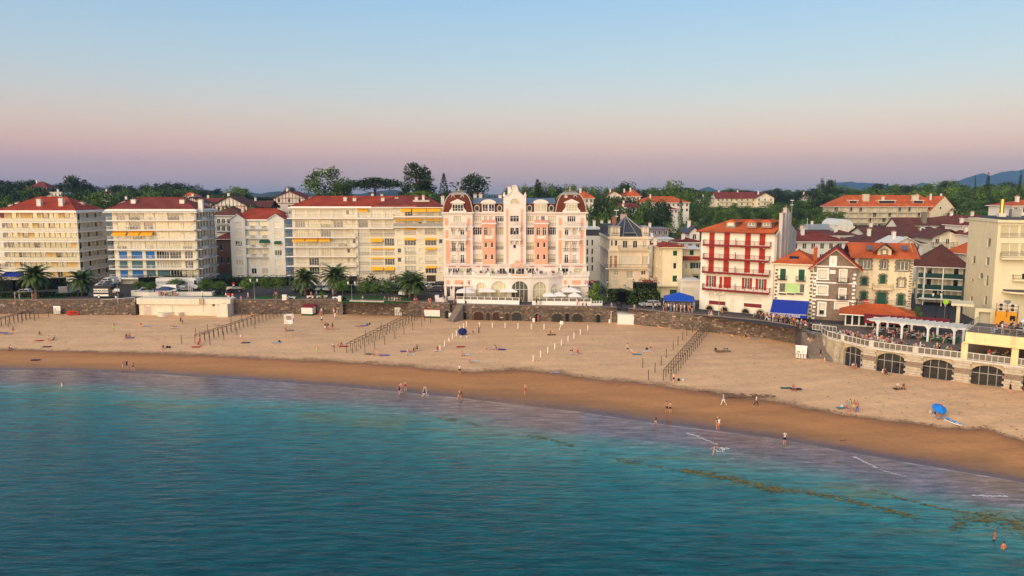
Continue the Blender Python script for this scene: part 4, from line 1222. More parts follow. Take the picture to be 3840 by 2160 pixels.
for i in range(len(stations)-1):
 c0,c1=stations[i],stations[i+1]
 p0,p1,ang,w=seg(c0,c1)
 if c1-c0<40:
  MB().box(0,w,-.25,.25,0,bt+.25).build('pedestal',HW,h.o,loc=(p0.x,p0.y,ZF+.002),rz=ang)
 elif(c0,c1)in((715,875),(395,500)):
  o=MB().box(0,w,-.15,.15,0,bt).build('parapet',HW,h.o,loc=(p0.x,p0.y,ZF+.002),rz=ang)
  MB().box(w*.08,w*.92,-.18,-.152,bt*.35,bt*.75).build('salmon_panel',HP if c0==715 else HPD,o)
 else:
  nn=2 if 365<c0<1180 else 1
  for k in range(nn):
   q0,q1,a2,w2=seg(c0+(c1-c0)*k/nn,c0+(c1-c0)*(k+1)/nn)
   link('balustrade',rail_mesh(w2,bt,'balu',HW),h.o,(q0.x,q0.y,ZF+.002),a2)
for c in(112,180,300,372,1175,1235,1355,1416):
 x,y=plan(c);MB().box(-.22,.22,-.25,.25,0,bt+.35).build('pedestal',HW,h.o,loc=(x,y,ZF+.003))
for cx,cy in((240,893),(350,893),(505,893),(860,890),(950,893),(1150,893),(175,1058),(1238,1050)):
 y=YT if cy<950 else-5.2
 x,z=P(cx,cy,y);MB().box(-.12,.12,-.3,-.02,-.3,.3).build('lantern',IRON,h.o,loc=(x,y,z))
 # ================================================================ the old town to the right of the hotel
def c5(cx,cy):return 2160+cx/2.4156,640+cy/2.415
def c6(cx,cy):return 2560+cx/2.4156,740+cy/2.415
def c7(cx,cy):return 3000+cx/2.4156,640+cy/2.415
def c8(cx,cy):return 3200+cx/2.4156,640+cy/2.415
class CB(Bld):
 """building measured on one of the crops"""
 def crop(s,c):s.c=c;return s
 def rect(s,r,y=0):
  x0,z1=s.at(*s.c(r[0],r[2]),y);x1,z0=s.at(*s.c(r[1],r[3]),y)
  return min(x0,x1),max(x0,x1),min(z0,z1),max(z0,z1)
 def w(s,r,k='g',y=0,**kw):return s.f.win(*s.rect(r,y),k,**kw)
 def slab(s,name,r,m,y0=-.1,y1=-.004):
  x0,x1,z0,z1=s.rect(r);return MB().box(x0,x1,y0,y1,z0,z1).build(name,m,s.o)
  # ---- plain white flats seen in the gap
b=CB('apartment_block','narrow white flats with dark mansard in the gap beside the hotel',XY(2192,950,214),XY(2262,950,214)).crop(c5)
for x in(95,140):
 for y in(625,705,780,855):b.w((x,x+16,y,y+55),gm=GLD,nm=1)
b.walls(b.z(*c5(150,590)),14,WHITE)
x0,x1,z0,z1=b.rect((85,235,535,590));MB().box(x0+.2,x1-.2,.5,13,z0+.02,z1).build('mansard_roof',SLATE,b.o)
x0,x1,z0,z1=b.rect((85,235,520,534));MB().box(x0,x1,.2,13.4,z0,z1).build('cornice',GREYW,b.o)
for k in range(4):b.chimney(1+2.2*k,5,z1,z1+1.8,.7,.7,WHITE)
# ---- belle epoque corner house with slate roof
BE=mat('pale belle epoque stucco',(.78,.66,.49),.85,.08,.6,grime=.14)
b=CB('corner_house','belle epoque corner house with steep slate pyramid roof and iron balconies',XY(2284,1000,187),XY(2434,1000,187)).crop(c5)
D=20
for r in((345,385,910,950),(590,630,905,945)):b.w(r,nm=2,sill=True,gm=GLY)
b.w((460,515,910,975),nm=2,gm=GL)
for r in((345,385,990,1040),(590,635,988,1040),(460,515,990,1055)):b.w(r,'s')
for r in((305,330,770,878),(345,375,770,878)):b.w(r,nm=1,gm=glassmat('curtained tall window',(.2,.12,.06),curtain=.6,crgb=(.45,.25,.12)),tr=.75)
b.w((400,487,775,850),'s');b.w((497,583,775,850),'s');b.w((600,650,775,850),nm=2)
for r in((318,333,630,682),(353,375,630,682),(425,465,635,700),(517,555,635,700),(605,640,635,700)):b.w(r,nm=2 if r[1]-r[0]>25 else 1,gm=GLD)
fl=b.left(D)
zz=[b.rect((300,301,y,y+1))[2]for y in(1040,950,878,700)]
for z in zz:
 for k in range(5):fl.win(2+3.5*k,3.1+3.5*k,z+.1,z+2.0,'g',gm=GLD,nm=2,sill=True,sm=BE)
ht=b.z(*c5(450,598))
b.walls(ht,D,BE)
for y,t in((1062,.35),(890,.35),(715,.45),(598,.5)):
 z=b.z(*c5(450,y));MB().box(-.35,b.W+.3,-.4,D,z-t,z).build('cornice',BE,b.o)
b.balcony(b.x(*c5(265,880),-1),b.x(*c5(662,880),-1),b.z(*c5(450,884),-1),1.0,'bars',IRON,BE,.95)
b.balcony(b.x(*c5(388,710),-1),b.x(*c5(660,710),-1),b.z(*c5(450,714),-1),1.0,'bars',IRON,BE,.95)
for cx in(300,388,400,590,655):
 x=b.x(*c5(cx,800));z0,z1=b.z(*c5(450,880)),b.z(*c5(450,718));MB().box(x-.2,x+.2,-.16,-.004,z0,z1).build('pilaster',BE,b.o)
for cx in(300,398,445,560,640):x=b.x(*c5(cx,980));MB().box(x-.12,x+.12,-.12,-.004,0,b.z(*c5(450,892))).build('pilaster',BE,b.o)
ax,az=b.at(*c5(448,412),6)
mb=MB();xL,xR=b.x(*c5(380,598)),b.x(*c5(600,598));base=[(-.2,-.2,ht),(b.W+.2,-.2,ht),(b.W+.2,12,ht),(-.2,12,ht)]
for i in range(4):mb.add([base[i],base[(i+1)%4],(ax,6,az)],[(0,1,2)])
mb.build('slate_roof',SLATE,b.o)
mb=MB()
for p in base[:2]:mb.tube(p,(ax,6,az),.16,n=5)
for q in(.33,.7):mb.tube((b.W*q,-.2,ht),(ax,6,az+.03),.1,n=4)
mb.build('lead_hips',ZINCG,b.o)
MB().box(-.1,b.W-.3,12,D-.2,ht,ht+2.6).build('rear_attic',SLATE,b.o)
for(cL,cR)in((312,396),(602,656)):
 x0,x1,z0,z1=b.rect((cL,cR,512,596));
 o=MB().box(x0,x1,-.25,4.5,ht,z1).build('dormer',BE,b.o)
 MB().box(x0-.15,x1+.15,-.45,4.6,z1+.003,z1+.25).build('dormer_roof',ZINCG,o)
 wv=link('window',win_mesh((x1-x0)*.6,1.9,2,FRAMEW,False,TRIMW),o,((x0+x1)/2,-.47,ht+.5));link('pane',pane_mesh((x1-x0)*.6,1.9,GLY),wv)
 link('railing',rail_mesh((x1-x0)*.9,.8,'bars',IRON),o,(x0+(x1-x0)*.05,-.5,ht+.2))
MB().box(b.x(*c5(440,560)),b.x(*c5(540,560)),-.1,.6,ht+.9,ht+1.0).build('snow_guard',ZINCG,b.o)
x,z=b.at(*c5(430,400),8);b.chimney(x,8,z-3,z,1.6,1,mat('pink render',(.6,.42,.36),.9));x,z=b.at(*c5(345,425),10);b.chimney(x,10,z-3,z,1.1,1,mat('brick chimney',(.34,.16,.1),.9,.2,3))
# ---- yellow house with green shutters
YH=mat('yellow render',(.78,.68,.46),.85,.07,.5,grime=.12)
b=CB('town_house','yellow house with dark green shutters and flat tiled eaves',XY(2483,1000,178),XY(2558,1000,178)).crop(c5)
D=12.5
b.w((880,915,725,770),'l',leaf=GREENS);b.w((882,910,835,890),'g',gm=GLD,sill=True);b.w((876,914,950,1008),'l',leaf=GREENS)
b.w((850,930,1078,1130),'s',sm=GREENS)
fl=b.left(D)
zr=[b.rect((900,901,y0,y1))[2:]for y0,y1 in((725,770),(835,890),(950,1005),(1075,1140))]
for z0,z1 in zr:
 for k in range(3):fl.win(1.6+4*k,2.5+4*k,z0,z1,'g',gm=GLD,sill=True,nm=1)
ht=b.z(*c5(870,695))
b.walls(ht,D,YH)
b.hip(-.9,b.W+.9,-.9,D+.9,ht+.1,.7,RT1,4.5,eavem=YH)
b.chimney(b.x(*c5(760,660)),6,ht,ht+1.8)
z=b.z(*c5(850,1042),-1.3)
b.balcony(-1.2,b.W-.2,z,1.3,'bars',RAILW,YH,.95)
o=MB().box(-1.2,-.004,0,D-2,z-.2,z).build('balcony',YH,b.o);link('railing',rail_mesh(D-2,.95,'bars',RAILW),o,(-1.1,0,z),math.pi/2)
MB().box(-3.2,-.01,3,9,3.0,3.25).build('porch_roof',RT1,b.o)
b2=CB('town_house','yellow annexe with green doors and small balconies between yellow and red shuttered houses',XY(2556.5,1000,184),XY(2624,1000,184)).crop(c5)
b2.w((1030,1065,720,765),'l',leaf=GREENS);b2.w((1062,1112,832,886),'o',leaf=GREENS,gm=GLD);b2.w((1062,1110,950,985),'l',leaf=GREENS);b2.w((992,1003,845,890),nm=1,gm=GLD);b2.w((990,1000,950,985),nm=1,gm=GLD)
h2=b2.z(*c5(1040,708));b2.walls(h2,9,YH)
MB().box(-.2,b2.W+.2,-.9,9,h2+.002,h2+.2).build('roof',GREYW,b2.o)
x0,x1,z0,z1=b2.rect((962,1118,785,803));MB().add([(x0,-1.3,z0),(x1,-1.3,z0),(x1,0,z1+.3),(x0,0,z1+.3),(x0,-1.3,z0-.1),(x1,-1.3,z0-.1),(x1,0,z0-.1),(x0,0,z0-.1)],[(0,1,2,3),(4,7,6,5),(0,4,5,1),(1,5,6,2),(3,7,4,0)]).build('pent_roof',RT1,b2.o)
b2.balcony(b2.x(*c5(1045,920)),b2.x(*c5(1116,920)),b2.z(*c5(1080,922)),.9,'bars',RAILW,YH,.9)
b3=CB('garage','flat white roadside annexe with a wide ribbon window',XY(2551,1100,174),XY(2626,1100,174)).crop(c5)
b3.w((965,1072,1060,1112),'s');b3.walls(b3.z(*c5(1030,1003)),8,WHITE);MB().box(-.15,b3.W+.15,-.3,8,b3.z(*c5(1030,1003))+.002,b3.z(*c5(1030,993))).build('parapet',WHITE,b3.o)
# ---- tall house with oxblood shutters
b=CB('town_house','tall white house with oxblood shutters and four red timber balconies',atz(2622,1158,ZP),atz(2893,1183,ZP)).crop(c6)
D=14
cols1=[(243,288),(378,425),(568,615),(697,748)]
for dx,y0,y1 in((0,320,432),(-3,442,552),(-8,560,672)):
 for k,(c0,c1)in enumerate(cols1):
  dy=(c0-243)*(y0-200)*.00006+(8 if y0>330 else 3)*k/3
  b.w((c0+dx,c1+dx,y0+dy,y1+dy),'l',leaf=REDS)
for k,(c0,c1)in enumerate(((236,280),(370,412),(560,604),(686,734))):
 dy=10*k
 b.w((c0+2,c1-2,708+dy,812+dy),'o' if k not in(1,)else 'l',leaf=REDS,gm=GLD,nm=2)
 if k==1:
  for a in(335,414):
   x0,x1,z0,z1=b.rect((a,a+21,718,822));link('shutter',leaf_mesh(x1-x0,z1-z0,REDS),b.o,((x0+x1)/2,-.01,z0))
for y0,yl,yr in((385,425,440),(505,545,566),(622,665,690),(770,813,850)):
 x0,z=b.at(*c6(182 if y0<600 else 176,(yl+yr)/2-6),-1.0);x1=b.x(*c6(795 if y0<500 else 785,(yl+yr)/2),-1.0)
 o=b.balcony(x0,x1,z,1.1,'timber',REDRAIL,TRIMW,1.05,.16)
 link('fascia',shared(('fas',rq(x1-x0)),lambda:MB().box(0,x1-x0,-.06,0,-.28,.12).mesh('fascia',REDRAIL)),o,(0,-1.102,0))
 for k in range(6):
  x=(x1-x0)*(k+.4)/6;MB().xz([(x-.1,-.2),(x+.1,-.2),(x+.1,-.45),(x-.1,-.45)],-.8,-.01).build('bracket',WHITE,o)
 MB().box(-.07,.07,-.12,-.01,0,1.5).build('divider',REDRAIL,o,loc=((x1-x0)*.5,-.9,0))
for r,rr in(((243,388,868,932),(240,386,933,978)),((558,715,890,955),(556,714,956,1002))):
 b.w(r,'s');b.slab('panelling',rr,REDRAIL,-.08)
b.w((435,467,925,1038),'s')
mb=MB().box(b.x(*c6(235,860)),b.x(*c6(470,866)),-.2,-.01,b.z(*c6(350,872)),b.z(*c6(350,864))).build('awning_cassette',CREAM,b.o)
for cx,cy in((245,1006),(378,1018),(570,1036),(702,1048)):
 x,z=b.at(*c6(cx,cy));ring=[(1.05*math.cos(math.pi*i/10),1.15*math.sin(math.pi*i/10))for i in range(11)]
 o=MB().xz(ring,-.1,-.004).build('arch_surround',STONEY,b.o,loc=(x,0,max(.05,z-.7)))
 MB().xz([(.7*p,.72*q)for p,q in ring],-.14,-.102).build('cellar_window',GLD,o);
ht=b.z(*c6(490,316))
b.walls(ht,D,WHITE)
zr=b.z(*c6(600,205),D/2)
xr0,xr1=b.x(*c6(455,205),D/2),b.W+.1
mb=MB();A=[(-.9,-.9,ht),(b.W+.1,-.9,ht),(b.W+.1,D+.9,ht),(-.9,D+.9,ht),(xr0,D/2,zr),(xr1,D/2,zr)]
mb.add(A,[(0,1,5,4),(2,3,4,5),(3,0,4)]);mb.k=1;mb.box(-.85,b.W+.08,-.85,D+.85,ht-.16,ht-.004)
rf=mb.build('roof',[RT2,REDRAIL],b.o)
MB().tube(A[0],A[4],.14,n=5).tube(A[4],A[5],.14,n=5).build('ridge_tiles',RT2,rf)
GW=mat('stained grey render',(.50,.47,.43),.9,.15,.6,grime=.4)
mb=MB()
mb.add([(b.W+.1,-.6,ht-.4),(b.W+.1,D+.6,ht-.4),(b.W+.1,D/2,zr+.3),(b.W+.5,-.6,ht-.4),(b.W+.5,D+.6,ht-.4),(b.W+.5,D/2,zr+.3)],[(0,2,1),(3,4,5),(0,3,5,2),(2,5,4,1)])
mb.box(b.W+.02,b.W+.5,-.02,D,0,ht-.4);mb.build('gable_wall',GW,b.o)
for y,w,zt in((2.2,1.6,1.6),(4.6,1.2,2.6),(7.0,1.6,1.7)):
 MB().box(b.W+.3,b.W+1.0,y-w/2,y+w/2,0,zr+zt-.8).build('flue',GW,b.o);b.chimney(b.W+.65,y,zr+zt-.8,zr+zt,.7,w,GW,1)
for cx in(440,630,765):
 x,z0=b.at(*c6(cx,258),2.0);_,z1=b.at(*c6(cx,226),2.0)
 o=MB().box(x-1.0,x+1.0,1.6,5,z0-.4,z1).build('dormer',mat('weathered timber',(.28,.24,.2),.9),b.o)
 MB().add([(x-1.35,1.3,z1),(x,1.3,z1+.6),(x+1.35,1.3,z1),(x-1.35,6,z1),(x,6.5,z1+.6),(x+1.35,6,z1)],[(0,1,4,3),(1,2,5,4),(0,2,1)]).build('dormer_roof',RT2,o)
 wv=link('window',win_mesh(1.3,1.0,2,FRAMEW,False,TRIMW),o,(x,1.4,z0));link('pane',pane_mesh(1.3,1.0,GLD if cx!=440 else GLY),wv)
 # ---- small house, green shutters, cafe below
QD=mat('dark quoin stone',(.13,.11,.09),.9,.3,3)
b=CB('town_house','small cream house with grey quoins above the blue awning cafe',atz(2898,1186,ZP),atz(3043,1196,ZP)).crop(c6)
D=13
b.w((885,932,645,745),'l',leaf=GREENS);b.w((1052,1102,652,755),'l',leaf=GREENS)
x0,x1,z0,z1=b.rect((876,940,775,865));b.w((876,928,775,862),gm=GL,nm=1);b.w((932,1055,778,866),'s',sm=mat('lime roller blind',(.42,.62,.26),.7));b.w((1060,1102,785,868),gm=GL,nm=1)
MATS_LIME=MATS['lime roller blind']
for o in[c for c in b.o.children if c.name.startswith('roller_shutter')]:
 o.data=o.data.copy();o.data.materials[0]=MATS_LIME
for r in((860,945,705,745),(1028,1115,712,757)):
 x0,x1,z0,z1=b.rect(r);b.balcony(x0,x1,z0,.6,'bars',IRON,IRON,z1-z0,.08)
for k in range(3):x0,x1,z0,z1=b.rect((868+k*78,935+k*78,866,880));MB().box(x0,x1,-.35,-.01,z0,z1).build('flower_box',mat('dark planter',(.04,.05,.03),.9),b.o)
ht=b.z(*c6(980,604));b.walls(ht,D,CREAM)
b.hip(-.5,b.W+.6,-.6,D,ht+.1,b.z(*c6(1050,478),6)-ht-.1,RT2,5,eavem=CREAM)
x,z=b.at(*c6(1010,555),1.8);sk=MB().box(-.9,.9,-.05,.05,-.6,.6).build('skylight',GLD,b.o,loc=(x,1.5,z+.1));sk.rotation_euler=(R(-55),0,0)
def quoins(bb,xx,z0,z1,m,w=.45,pitch=.72,y=-.05,s=1):
 me=shared(('qn',m.name,w,pitch),lambda:MB().box(-w/2,w/2,-.04,.03,0,pitch*.5).mesh('quoin',m))
 for i in range(int((z1-z0)/pitch)):link('quoin',me,bb.o,(xx+s*(.12 if i%2 else 0),y,z0+i*pitch))
quoins(b,.3,0,ht-.4,QD);quoins(b,b.W-.3,0,ht-.4,QD,s=-1)
x0,z0=b.at(*c6(800,922),-1);x1,_=b.at(*c6(1145,922),-1)
aw=awning(b.o,x0+.3,x1,z0-.1,4.2,2.2,BLUEC,val=.7)
text('CAFE DE PARIS',.62,TRIMW,aw,((x1-x0)/2,-4.24,-2.78),bold=.012)
MB().box(.05,x1-x0-.35,-4.27,-4.2,-2.24,-2.16).build('front_bar',TRIMW,aw)
b.f.win
MB().box(.8,b.W-.8,-.06,-.005,0,2.9).build('cafe_front',GLD,b.o)
# ---- stone gabled house
b=CB('town_house','brown stone gabled house with white framed windows and red verges',atz(3043.5,1196,ZP),atz(3203,1206,ZP)).crop(c7)
D=14
for r in((155,260,880,980),(150,255,1030,1120),(160,235,1185,1310)):
 x0,x1,z0,z1=b.rect(r);b.f.win(x0+.35,x1-.35,z0+.1,z1-.3,'s' if r[2]!=1185 else 'h')
 mb=MB().box(x0,x1,-.12,-.004,z1-.28,z1);mb.box(x0,x0+.3,-.12,-.004,z0,z1-.282);mb.box(x1-.3,x1,-.12,-.004,z0,z1-.282);mb.box(x0-.1,x1+.1,-.2,-.004,z0-.25,z0-.003);mb.build('window_surround',TRIMW,b.o)
for r in((355,425,890,1012),(350,418,1060,1165),(310,440,1185,1262)):
 x0,x1,z0,z1=b.rect(r);b.f.win(x0+.25,x1-.25,z0,z1-.2,'s' if r[2]!=1060 else 'h')
 mb=MB().box(x0,x0+.22,-.12,-.004,z0,z1);mb.box(x1-.22,x1,-.12,-.004,z0,z1);mb.box(x0+.222,x1-.222,-.12,-.004,z1-.2,z1);mb.build('window_surround',TRIMW,b.o)
 if r[2]<1100:b.balcony(x0-.3,x1+.3,z0,.7,'bars',IRON,IRON,.9,.08)
ht=b.z(*c7(300,862));za=b.z(*c7(300,722));xa=b.x(*c7(300,722))
xa=b.W*.5
b.wall.add([(0,0,ht),(b.W,0,ht),(xa,0,za)],[(0,1,2)])
b.walls(ht,D,STONE)
for y in(868,1016,1172):z=b.z(*c7(300,y));MB().box(-.05,b.W+.05,-.1,-.004,z-.12,z+.12).build('string_course',TRIMW,b.o)
for xx,s in((.25,1),(b.W-.35,-1)):quoins(b,xx,0,ht-.3,TRIMW,.5,.75,s=s)
mb=MB()
for s in(0,1):
 xe=-1.0 if s==0 else b.W+1.0;ze=ht-.75
 mb.add([(xe,-.9,ze),(xa,-.9,za+.45),(xa,D,za+.45),(xe,D,ze),(xe,-.9,ze-.12),(xa,-.9,za+.33),(xa,D,za+.33),(xe,D,ze-.12)],[(0,1,2,3),(7,6,5,4),(0,4,5,1)])
rf=mb.build('roof',RT4,b.o)
MB().tube((-1.0,-.92,ht-.7),(xa,-.92,za+.5),.16,n=4).tube((xa,-.92,za+.5),(b.W+1,-.92,ht-.7),.16,n=4).build('verge',REDS,rf)
MB().tube((-.7,-.6,ht-.65),(xa,-.6,za+.2),.1,n=4).tube((xa,-.6,za+.2),(b.W+.7,-.6,ht-.65),.1,n=4).build('bargeboard',CREAM,rf)
x0,x1,z0,z1=b.rect((268,332,770,865));MB().box(x0,x1,-.15,-.004,z0,z1).build('attic_surround',TRIMW,b.o);b.f.win(x0+.45,x1-.45,z0+.5,z1-.4,'s',hole=False,y=-.26)
x0,x1,z0,z1=b.rect((270,322,900,935));pl=MB().box(x0,x1,-.13,-.004,z0,z1).build('name_plate',TRIMW,b.o)
text('LAFITENIA',.28,RAILM,pl,((x0+x1)/2,-.14,(z0+z1)/2-.08))
b.chimney(b.x(*c7(140,740),3),3,ht+.5,b.z(*c7(140,705),3),.7,.7,RT2)
# ---- cream villa with toothed stone window surrounds
VC=mat('stained cream render',(.74,.64,.44),.85,.1,.8,grime=.35)
b=CB('villa','cream villa with toothed grey stone window surrounds and green doors',XY(3205,1000,149.5),XY(3425,1000,146.5)).crop(c7)
D=10
TO=mat('grey tooth stone',(.22,.19,.15),.9,.25,3)
def toothed(r,k,**kw):
 x0,x1,z0,z1=b.rect(r)
 b.f.win(x0,x1,z0,z1,k,**kw)
 mb=MB();n=max(4,int((z1-z0)/.38))
 for i in range(n):
  z=z0+(z1-z0)*i/n;e=.42 if i%2 else .26;hh=(z1-z0)/n
  mb.box(x0-e,x0-.003,-.1,-.004,z,z+hh-.01);mb.box(x1+.003,x1+e,-.1,-.004,z,z+hh-.01)
 m_=int((x1-x0+.5)/.38)
 for i in range(m_):
  x=x0-.25+(x1-x0+.5)*i/m_;e=.4 if i%2 else .26
  mb.box(x,x+(x1-x0+.5)/m_-.01,-.1,-.004,z1+.003,z1+e)
 mb.box(x0-.4,x1+.4,-.14,-.004,z0-.22,z0-.003)
 mb.build('stone_surround',TO,b.o)
for r,k,kw in(((548,638,808,890),'g',dict(nm=3,gm=GLY)),((738,783,815,890),'g',dict(nm=2,gm=GLD)),((880,982,822,905),'g',dict(nm=3,gm=GLY)),((562,604,967,1035),'l',dict(leaf=GREENS)),((728,770,945,1022),'l',dict(leaf=GREENS)),((892,942,980,1050),'g',dict(nm=2,gm=GLY)),((556,598,1097,1172),'l',dict(leaf=GREENS)),((702,776,1103,1220),'s',dict(sm=GREENS)),((890,932,1120,1226),'l',dict(leaf=GREENS)),((750,780,720,755),'g',dict(nm=1,gm=GLD))):toothed(r,k,**kw)
ht=b.z(*c7(750,768))
fr=b.right(D)
for y0,y1 in((830,900),(980,1050),(1120,1210)):
 z1,z0=b.z(*c7(1000,y0)),b.z(*c7(1000,y1));fr.win(3,4.2,z0,z1,'g',gm=GLD);fr.win(6.5,7.6,z0,z1,'g',gm=GLD)
gx0,gx1=b.x(*c7(672,760)),b.x(*c7(858,760));gz=b.z(*c7(762,672));gm_=(gx0+gx1)/2;gs=b.z(*c7(700,715))
b.wall.add([(gx0+.6,0,ht),(gx1-.6,0,ht),(gx1-.6,0,gs),(gm_,0,gz),(gx0+.6,0,gs)],[(0,1,2,3,4)])
b.wall.add([(b.W,0,ht),(b.W,D,ht),(b.W,D/2,ht+3.2)],[(0,1,2)])
b.walls(ht,D,VC)
b.gable(-1.0,b.W+1.0,-1.0,D+1.0,ht-.3,b.z(*c7(700,652),D/2)-ht+.3,RT2,'x')
MB().add([(gx0-.3,-.9,gs-.5),(gm_,-.9,gz+.35),(gm_,4.5,gz+.35),(gx0-.3,2.5,gs-.5),(gx1+.3,-.9,gs-.5),(gx1+.3,2.5,gs-.5)],[(0,1,2,3),(1,4,5,2)]).build('gable_roof',RT2,b.o)
mb=MB()
for a,c in(((gx0-.3,gs-.5),(gm_,gz+.35)),((gm_,gz+.35),(gx1+.3,gs-.5))):mb.tube((a[0],-.9,a[1]),(c[0],-.9,c[1]),.14,n=4)
for xe in(b.W+1.0,):mb.tube((xe,-1,ht-.35),(xe,D/2,b.z(*c7(700,652),D/2)),.14,n=4)
mb.build('bargeboard',mat('dark timber',(.07,.05,.04),.8),b.o)
for cx in(628,945):
 x,z=b.at(*c7(cx,708),1.4);o=MB().box(-.55,.55,-.06,.06,-.65,.65).build('skylight',mat('skylight glass',(.1,.12,.16),.2),b.o,loc=(x,1.0,z+.25));o.rotation_euler=(R(-58),0,0)
x0,x1,z0,z1=b.rect((657,830,1030,1068));o=b.balcony(x0,x1,z0,1.0,'balu',VC,VC,z1-z0+.2,.2)
b.balcony(2.5,6.5,b.z(*c7(1000,1060)),1.2,'balu',VC,VC,.9,.25,f=fr)
for y in(1062,1236):z=b.z(*c7(750,y));MB().box(-.1,b.W+.1,-.16,-.004,z-.14,z).build('string_course',VC,b.o)
quoins(b,b.W-.3,0,ht-.3,TO,.5,.5,s=-1)
for r in((520,690,1170,1215),(790,965,1180,1228)):
 x0,x1,z0,z1=b.rect(r,-1.2);b.balcony(x0,x1,z0,1.2,'bars',IRON,VC,1.0,.2)
x0,x1,z0,z1=b.rect((571,620,1168,1200),-1.3);sg=MB().box(x0,x1,-1.34,-1.3,z0,z1).build('sale_sign',mat('red sign',(.7,.03,.05),.5),b.o)
text('A VENDRE',.3,TRIMW,sg,((x0+x1)/2,-1.345,(z0+z1)/2-.1),bold=.008)
# ---- flats with dark green balcony fronts in the side street
GB=mat('green balcony front',(.008,.055,.05),.6,.12,2)
b=CB('apartment_block','low flats with dark green balcony fronts and brown roof in the side street',XY(3440,1050,168),XY(3610,1050,164)).crop(c7)
zf=[b.z(*c7(1300,y))for y in(1160,1074,970)]
ht=b.z(*c7(1300,872))
for z in zf:
 for k in range(6):
  x=.5+k*(b.W-1)/6;b.f.win(x,x+(b.W-1)/6-.3,z+.3,z+2.3,rnd.choice('ggs'),gm=GL)
 for x0,x1 in((.1,b.W*.12),(b.W*.17,b.W*.54),(b.W*.57,b.W-.1)):
  b.balcony(x0,x1,z,1.5,'solid',GB,TRIMW,1.05,.2,ends=False)
b.w((1100,1460,1185,1235),gm=GLD,nm=6,fm=DARKFR)
for q in(.145,.555):MB().box(b.W*q-.1,b.W*q+.15,-1.6,-1.35,0,ht).build('column',TRIMW,b.o)
b.walls(ht,12,CREAM);b.hip(-1.2,b.W+1.5,-1.8,13,ht+.1,b.z(*c7(1230,670),6)-ht,RT3,6.5)
x0,x1,z0,z1=b.rect((1078,1455,1158,1170),-2);MB().box(x0,x1,-2.2,-1.6,z0-.1,z1).build('shop_canopy',TRIMW,b.o)
b=CB('town_house','white side street house with iron balconies and red hipped roof',XY(3560,1050,176),XY(3650,1050,170)).crop(c7)
for y in(850,980,1105):
 for x in(1505,1540):b.w((x,x+14,y-30,y+30),gm=GLD,nm=1)
 b.balcony(b.x(*c7(1498,y)),b.x(*c7(1530,y)),b.z(*c7(1510,y+30)),.7,'bars',IRON,WHITE,.9)
b.walls(b.z(*c7(1450,750)),14,WHITE);b.hip(-1.5,b.W+1,-.8,14,b.z(*c7(1450,745)),3.0,RT2)
# ---- modern cream tower at the edge of the square
MC=mat('modern cream render',(.74,.66,.45),.85,.05,.5,grime=.10)
MG=mat('shade lifted cream render',(.86,.73,.46),.85,.06,.5,grime=.12)  # side face render lightened and warmed to offset the shade on it
b=CB('apartment_tower','tall cream corner block with slit windows and loggias above the beach terrace',(89.6,138.0),(104.5,133.9)).crop(c8)
D=16.5
ht=b.z(*c8(1420,470))
fl=b.left(D)
def onleft(r):
 """picture rectangle -> position along the left face"""
 P0=Vector((b.L.x,b.L.y,b.zg));res=[]
 for cx,cy in((r[0],r[2]),(r[1],r[3])):
  d=ray(*c8(cx,cy));t=(P0-Vector((0,0,CAMZ))).dot(b.u)/d.dot(b.u);q=Vector((0,0,CAMZ))+d*t-P0
  res.append((D-q.dot(b.n),q.z))
 return min(res[0][0],res[1][0]),max(res[0][0],res[1][0]),res[1][1],res[0][1]
for r in((1215,1242,610,697),(1203,1230,780,862),(1080,1104,768,845),(1143,1174,922,985),(1200,1220,945,1050),(1068,1090,975,1006),(1188,1206,1130,1224),(1058,1079,1130,1194)):
 x0,x1,z0,z1=onleft(r)
 if x1-x0>.1 and 0<x0<D:fl.win(x0,max(x1,x0+.5),z0,z1,'g',nm=1,gm=GLD,sill=True,sm=MC)
for y0,y1 in((495,612),(655,778)):
 for cx0,cx1 in((1340,1496),(1520,1690),(1710,1860)):
  x0,x1,z0,z1=b.rect((cx0,cx1,y0,y1));b.f.win(x0,x1,z0,z1,'g',gm=GLY,nm=2)
  link('railing',rail_mesh(x1-x0,.9,'bars',RAILM),b.o,(x0,-.1,z0))
b.balcony(b.x(*c8(1325,780)),b.W,b.z(*c8(1420,788)),1.2,'bars',RAILM,MC,.9,.3)
x0,x1,z0,z1=b.rect((1440,1640,940,985));b.balcony(x0,x1,z0,.8,'bars',IRON,MC,z1-z0,.35)
b.w((1530,1640,930,1000),gm=GLD);b.slab('vent_grille',(1365,1422,1172,1208),RAILM,-.08)
b.walls(ht,D,MC)
panel_mb=MB();panel(panel_mb,0,D,0,ht,fl.h,.05,T(-.03,D,-math.pi/2));panel_mb.build('side_render',MG,b.o)
MB().box(-.25,b.W,-.5,D,ht+.003,ht+.45).build('roof_slab',MC,b.o)
MB().box(1.5,b.W,1,D-1,ht+.452,ht+.9).build('roof',SLATE,b.o)
x,z=b.at(*c8(1343,385),6);MB().lathe([(.38,0),(.38,2.6)],12).build('flue',mat('brass flue',(.8,.5,.12),.25,.08,1,metal=.9),b.o,loc=(x,6,z));MB().box(-.6,.6,-.6,.6,-2.4,-.003).build('flue_base',CHIM,b.o,loc=(x,6,z))
MB().box(-.8,.8,-.8,.8,ht+.46,ht+2.4).build('roof_vent',ZINCG,b.o,loc=(x+2.6,7,0))
mb=MB();x0,z=b.at(*c8(1400,1085),-2);cx_=x0+3.2
n=14;rim=[(cx_+3.4*math.cos(math.pi+math.pi*i/n),-2.6*math.sin(math.pi*i/n))for i in range(n+1)]
mb.prism(rim,z-.25,z);mb.build('canopy',SLATE,b.o)
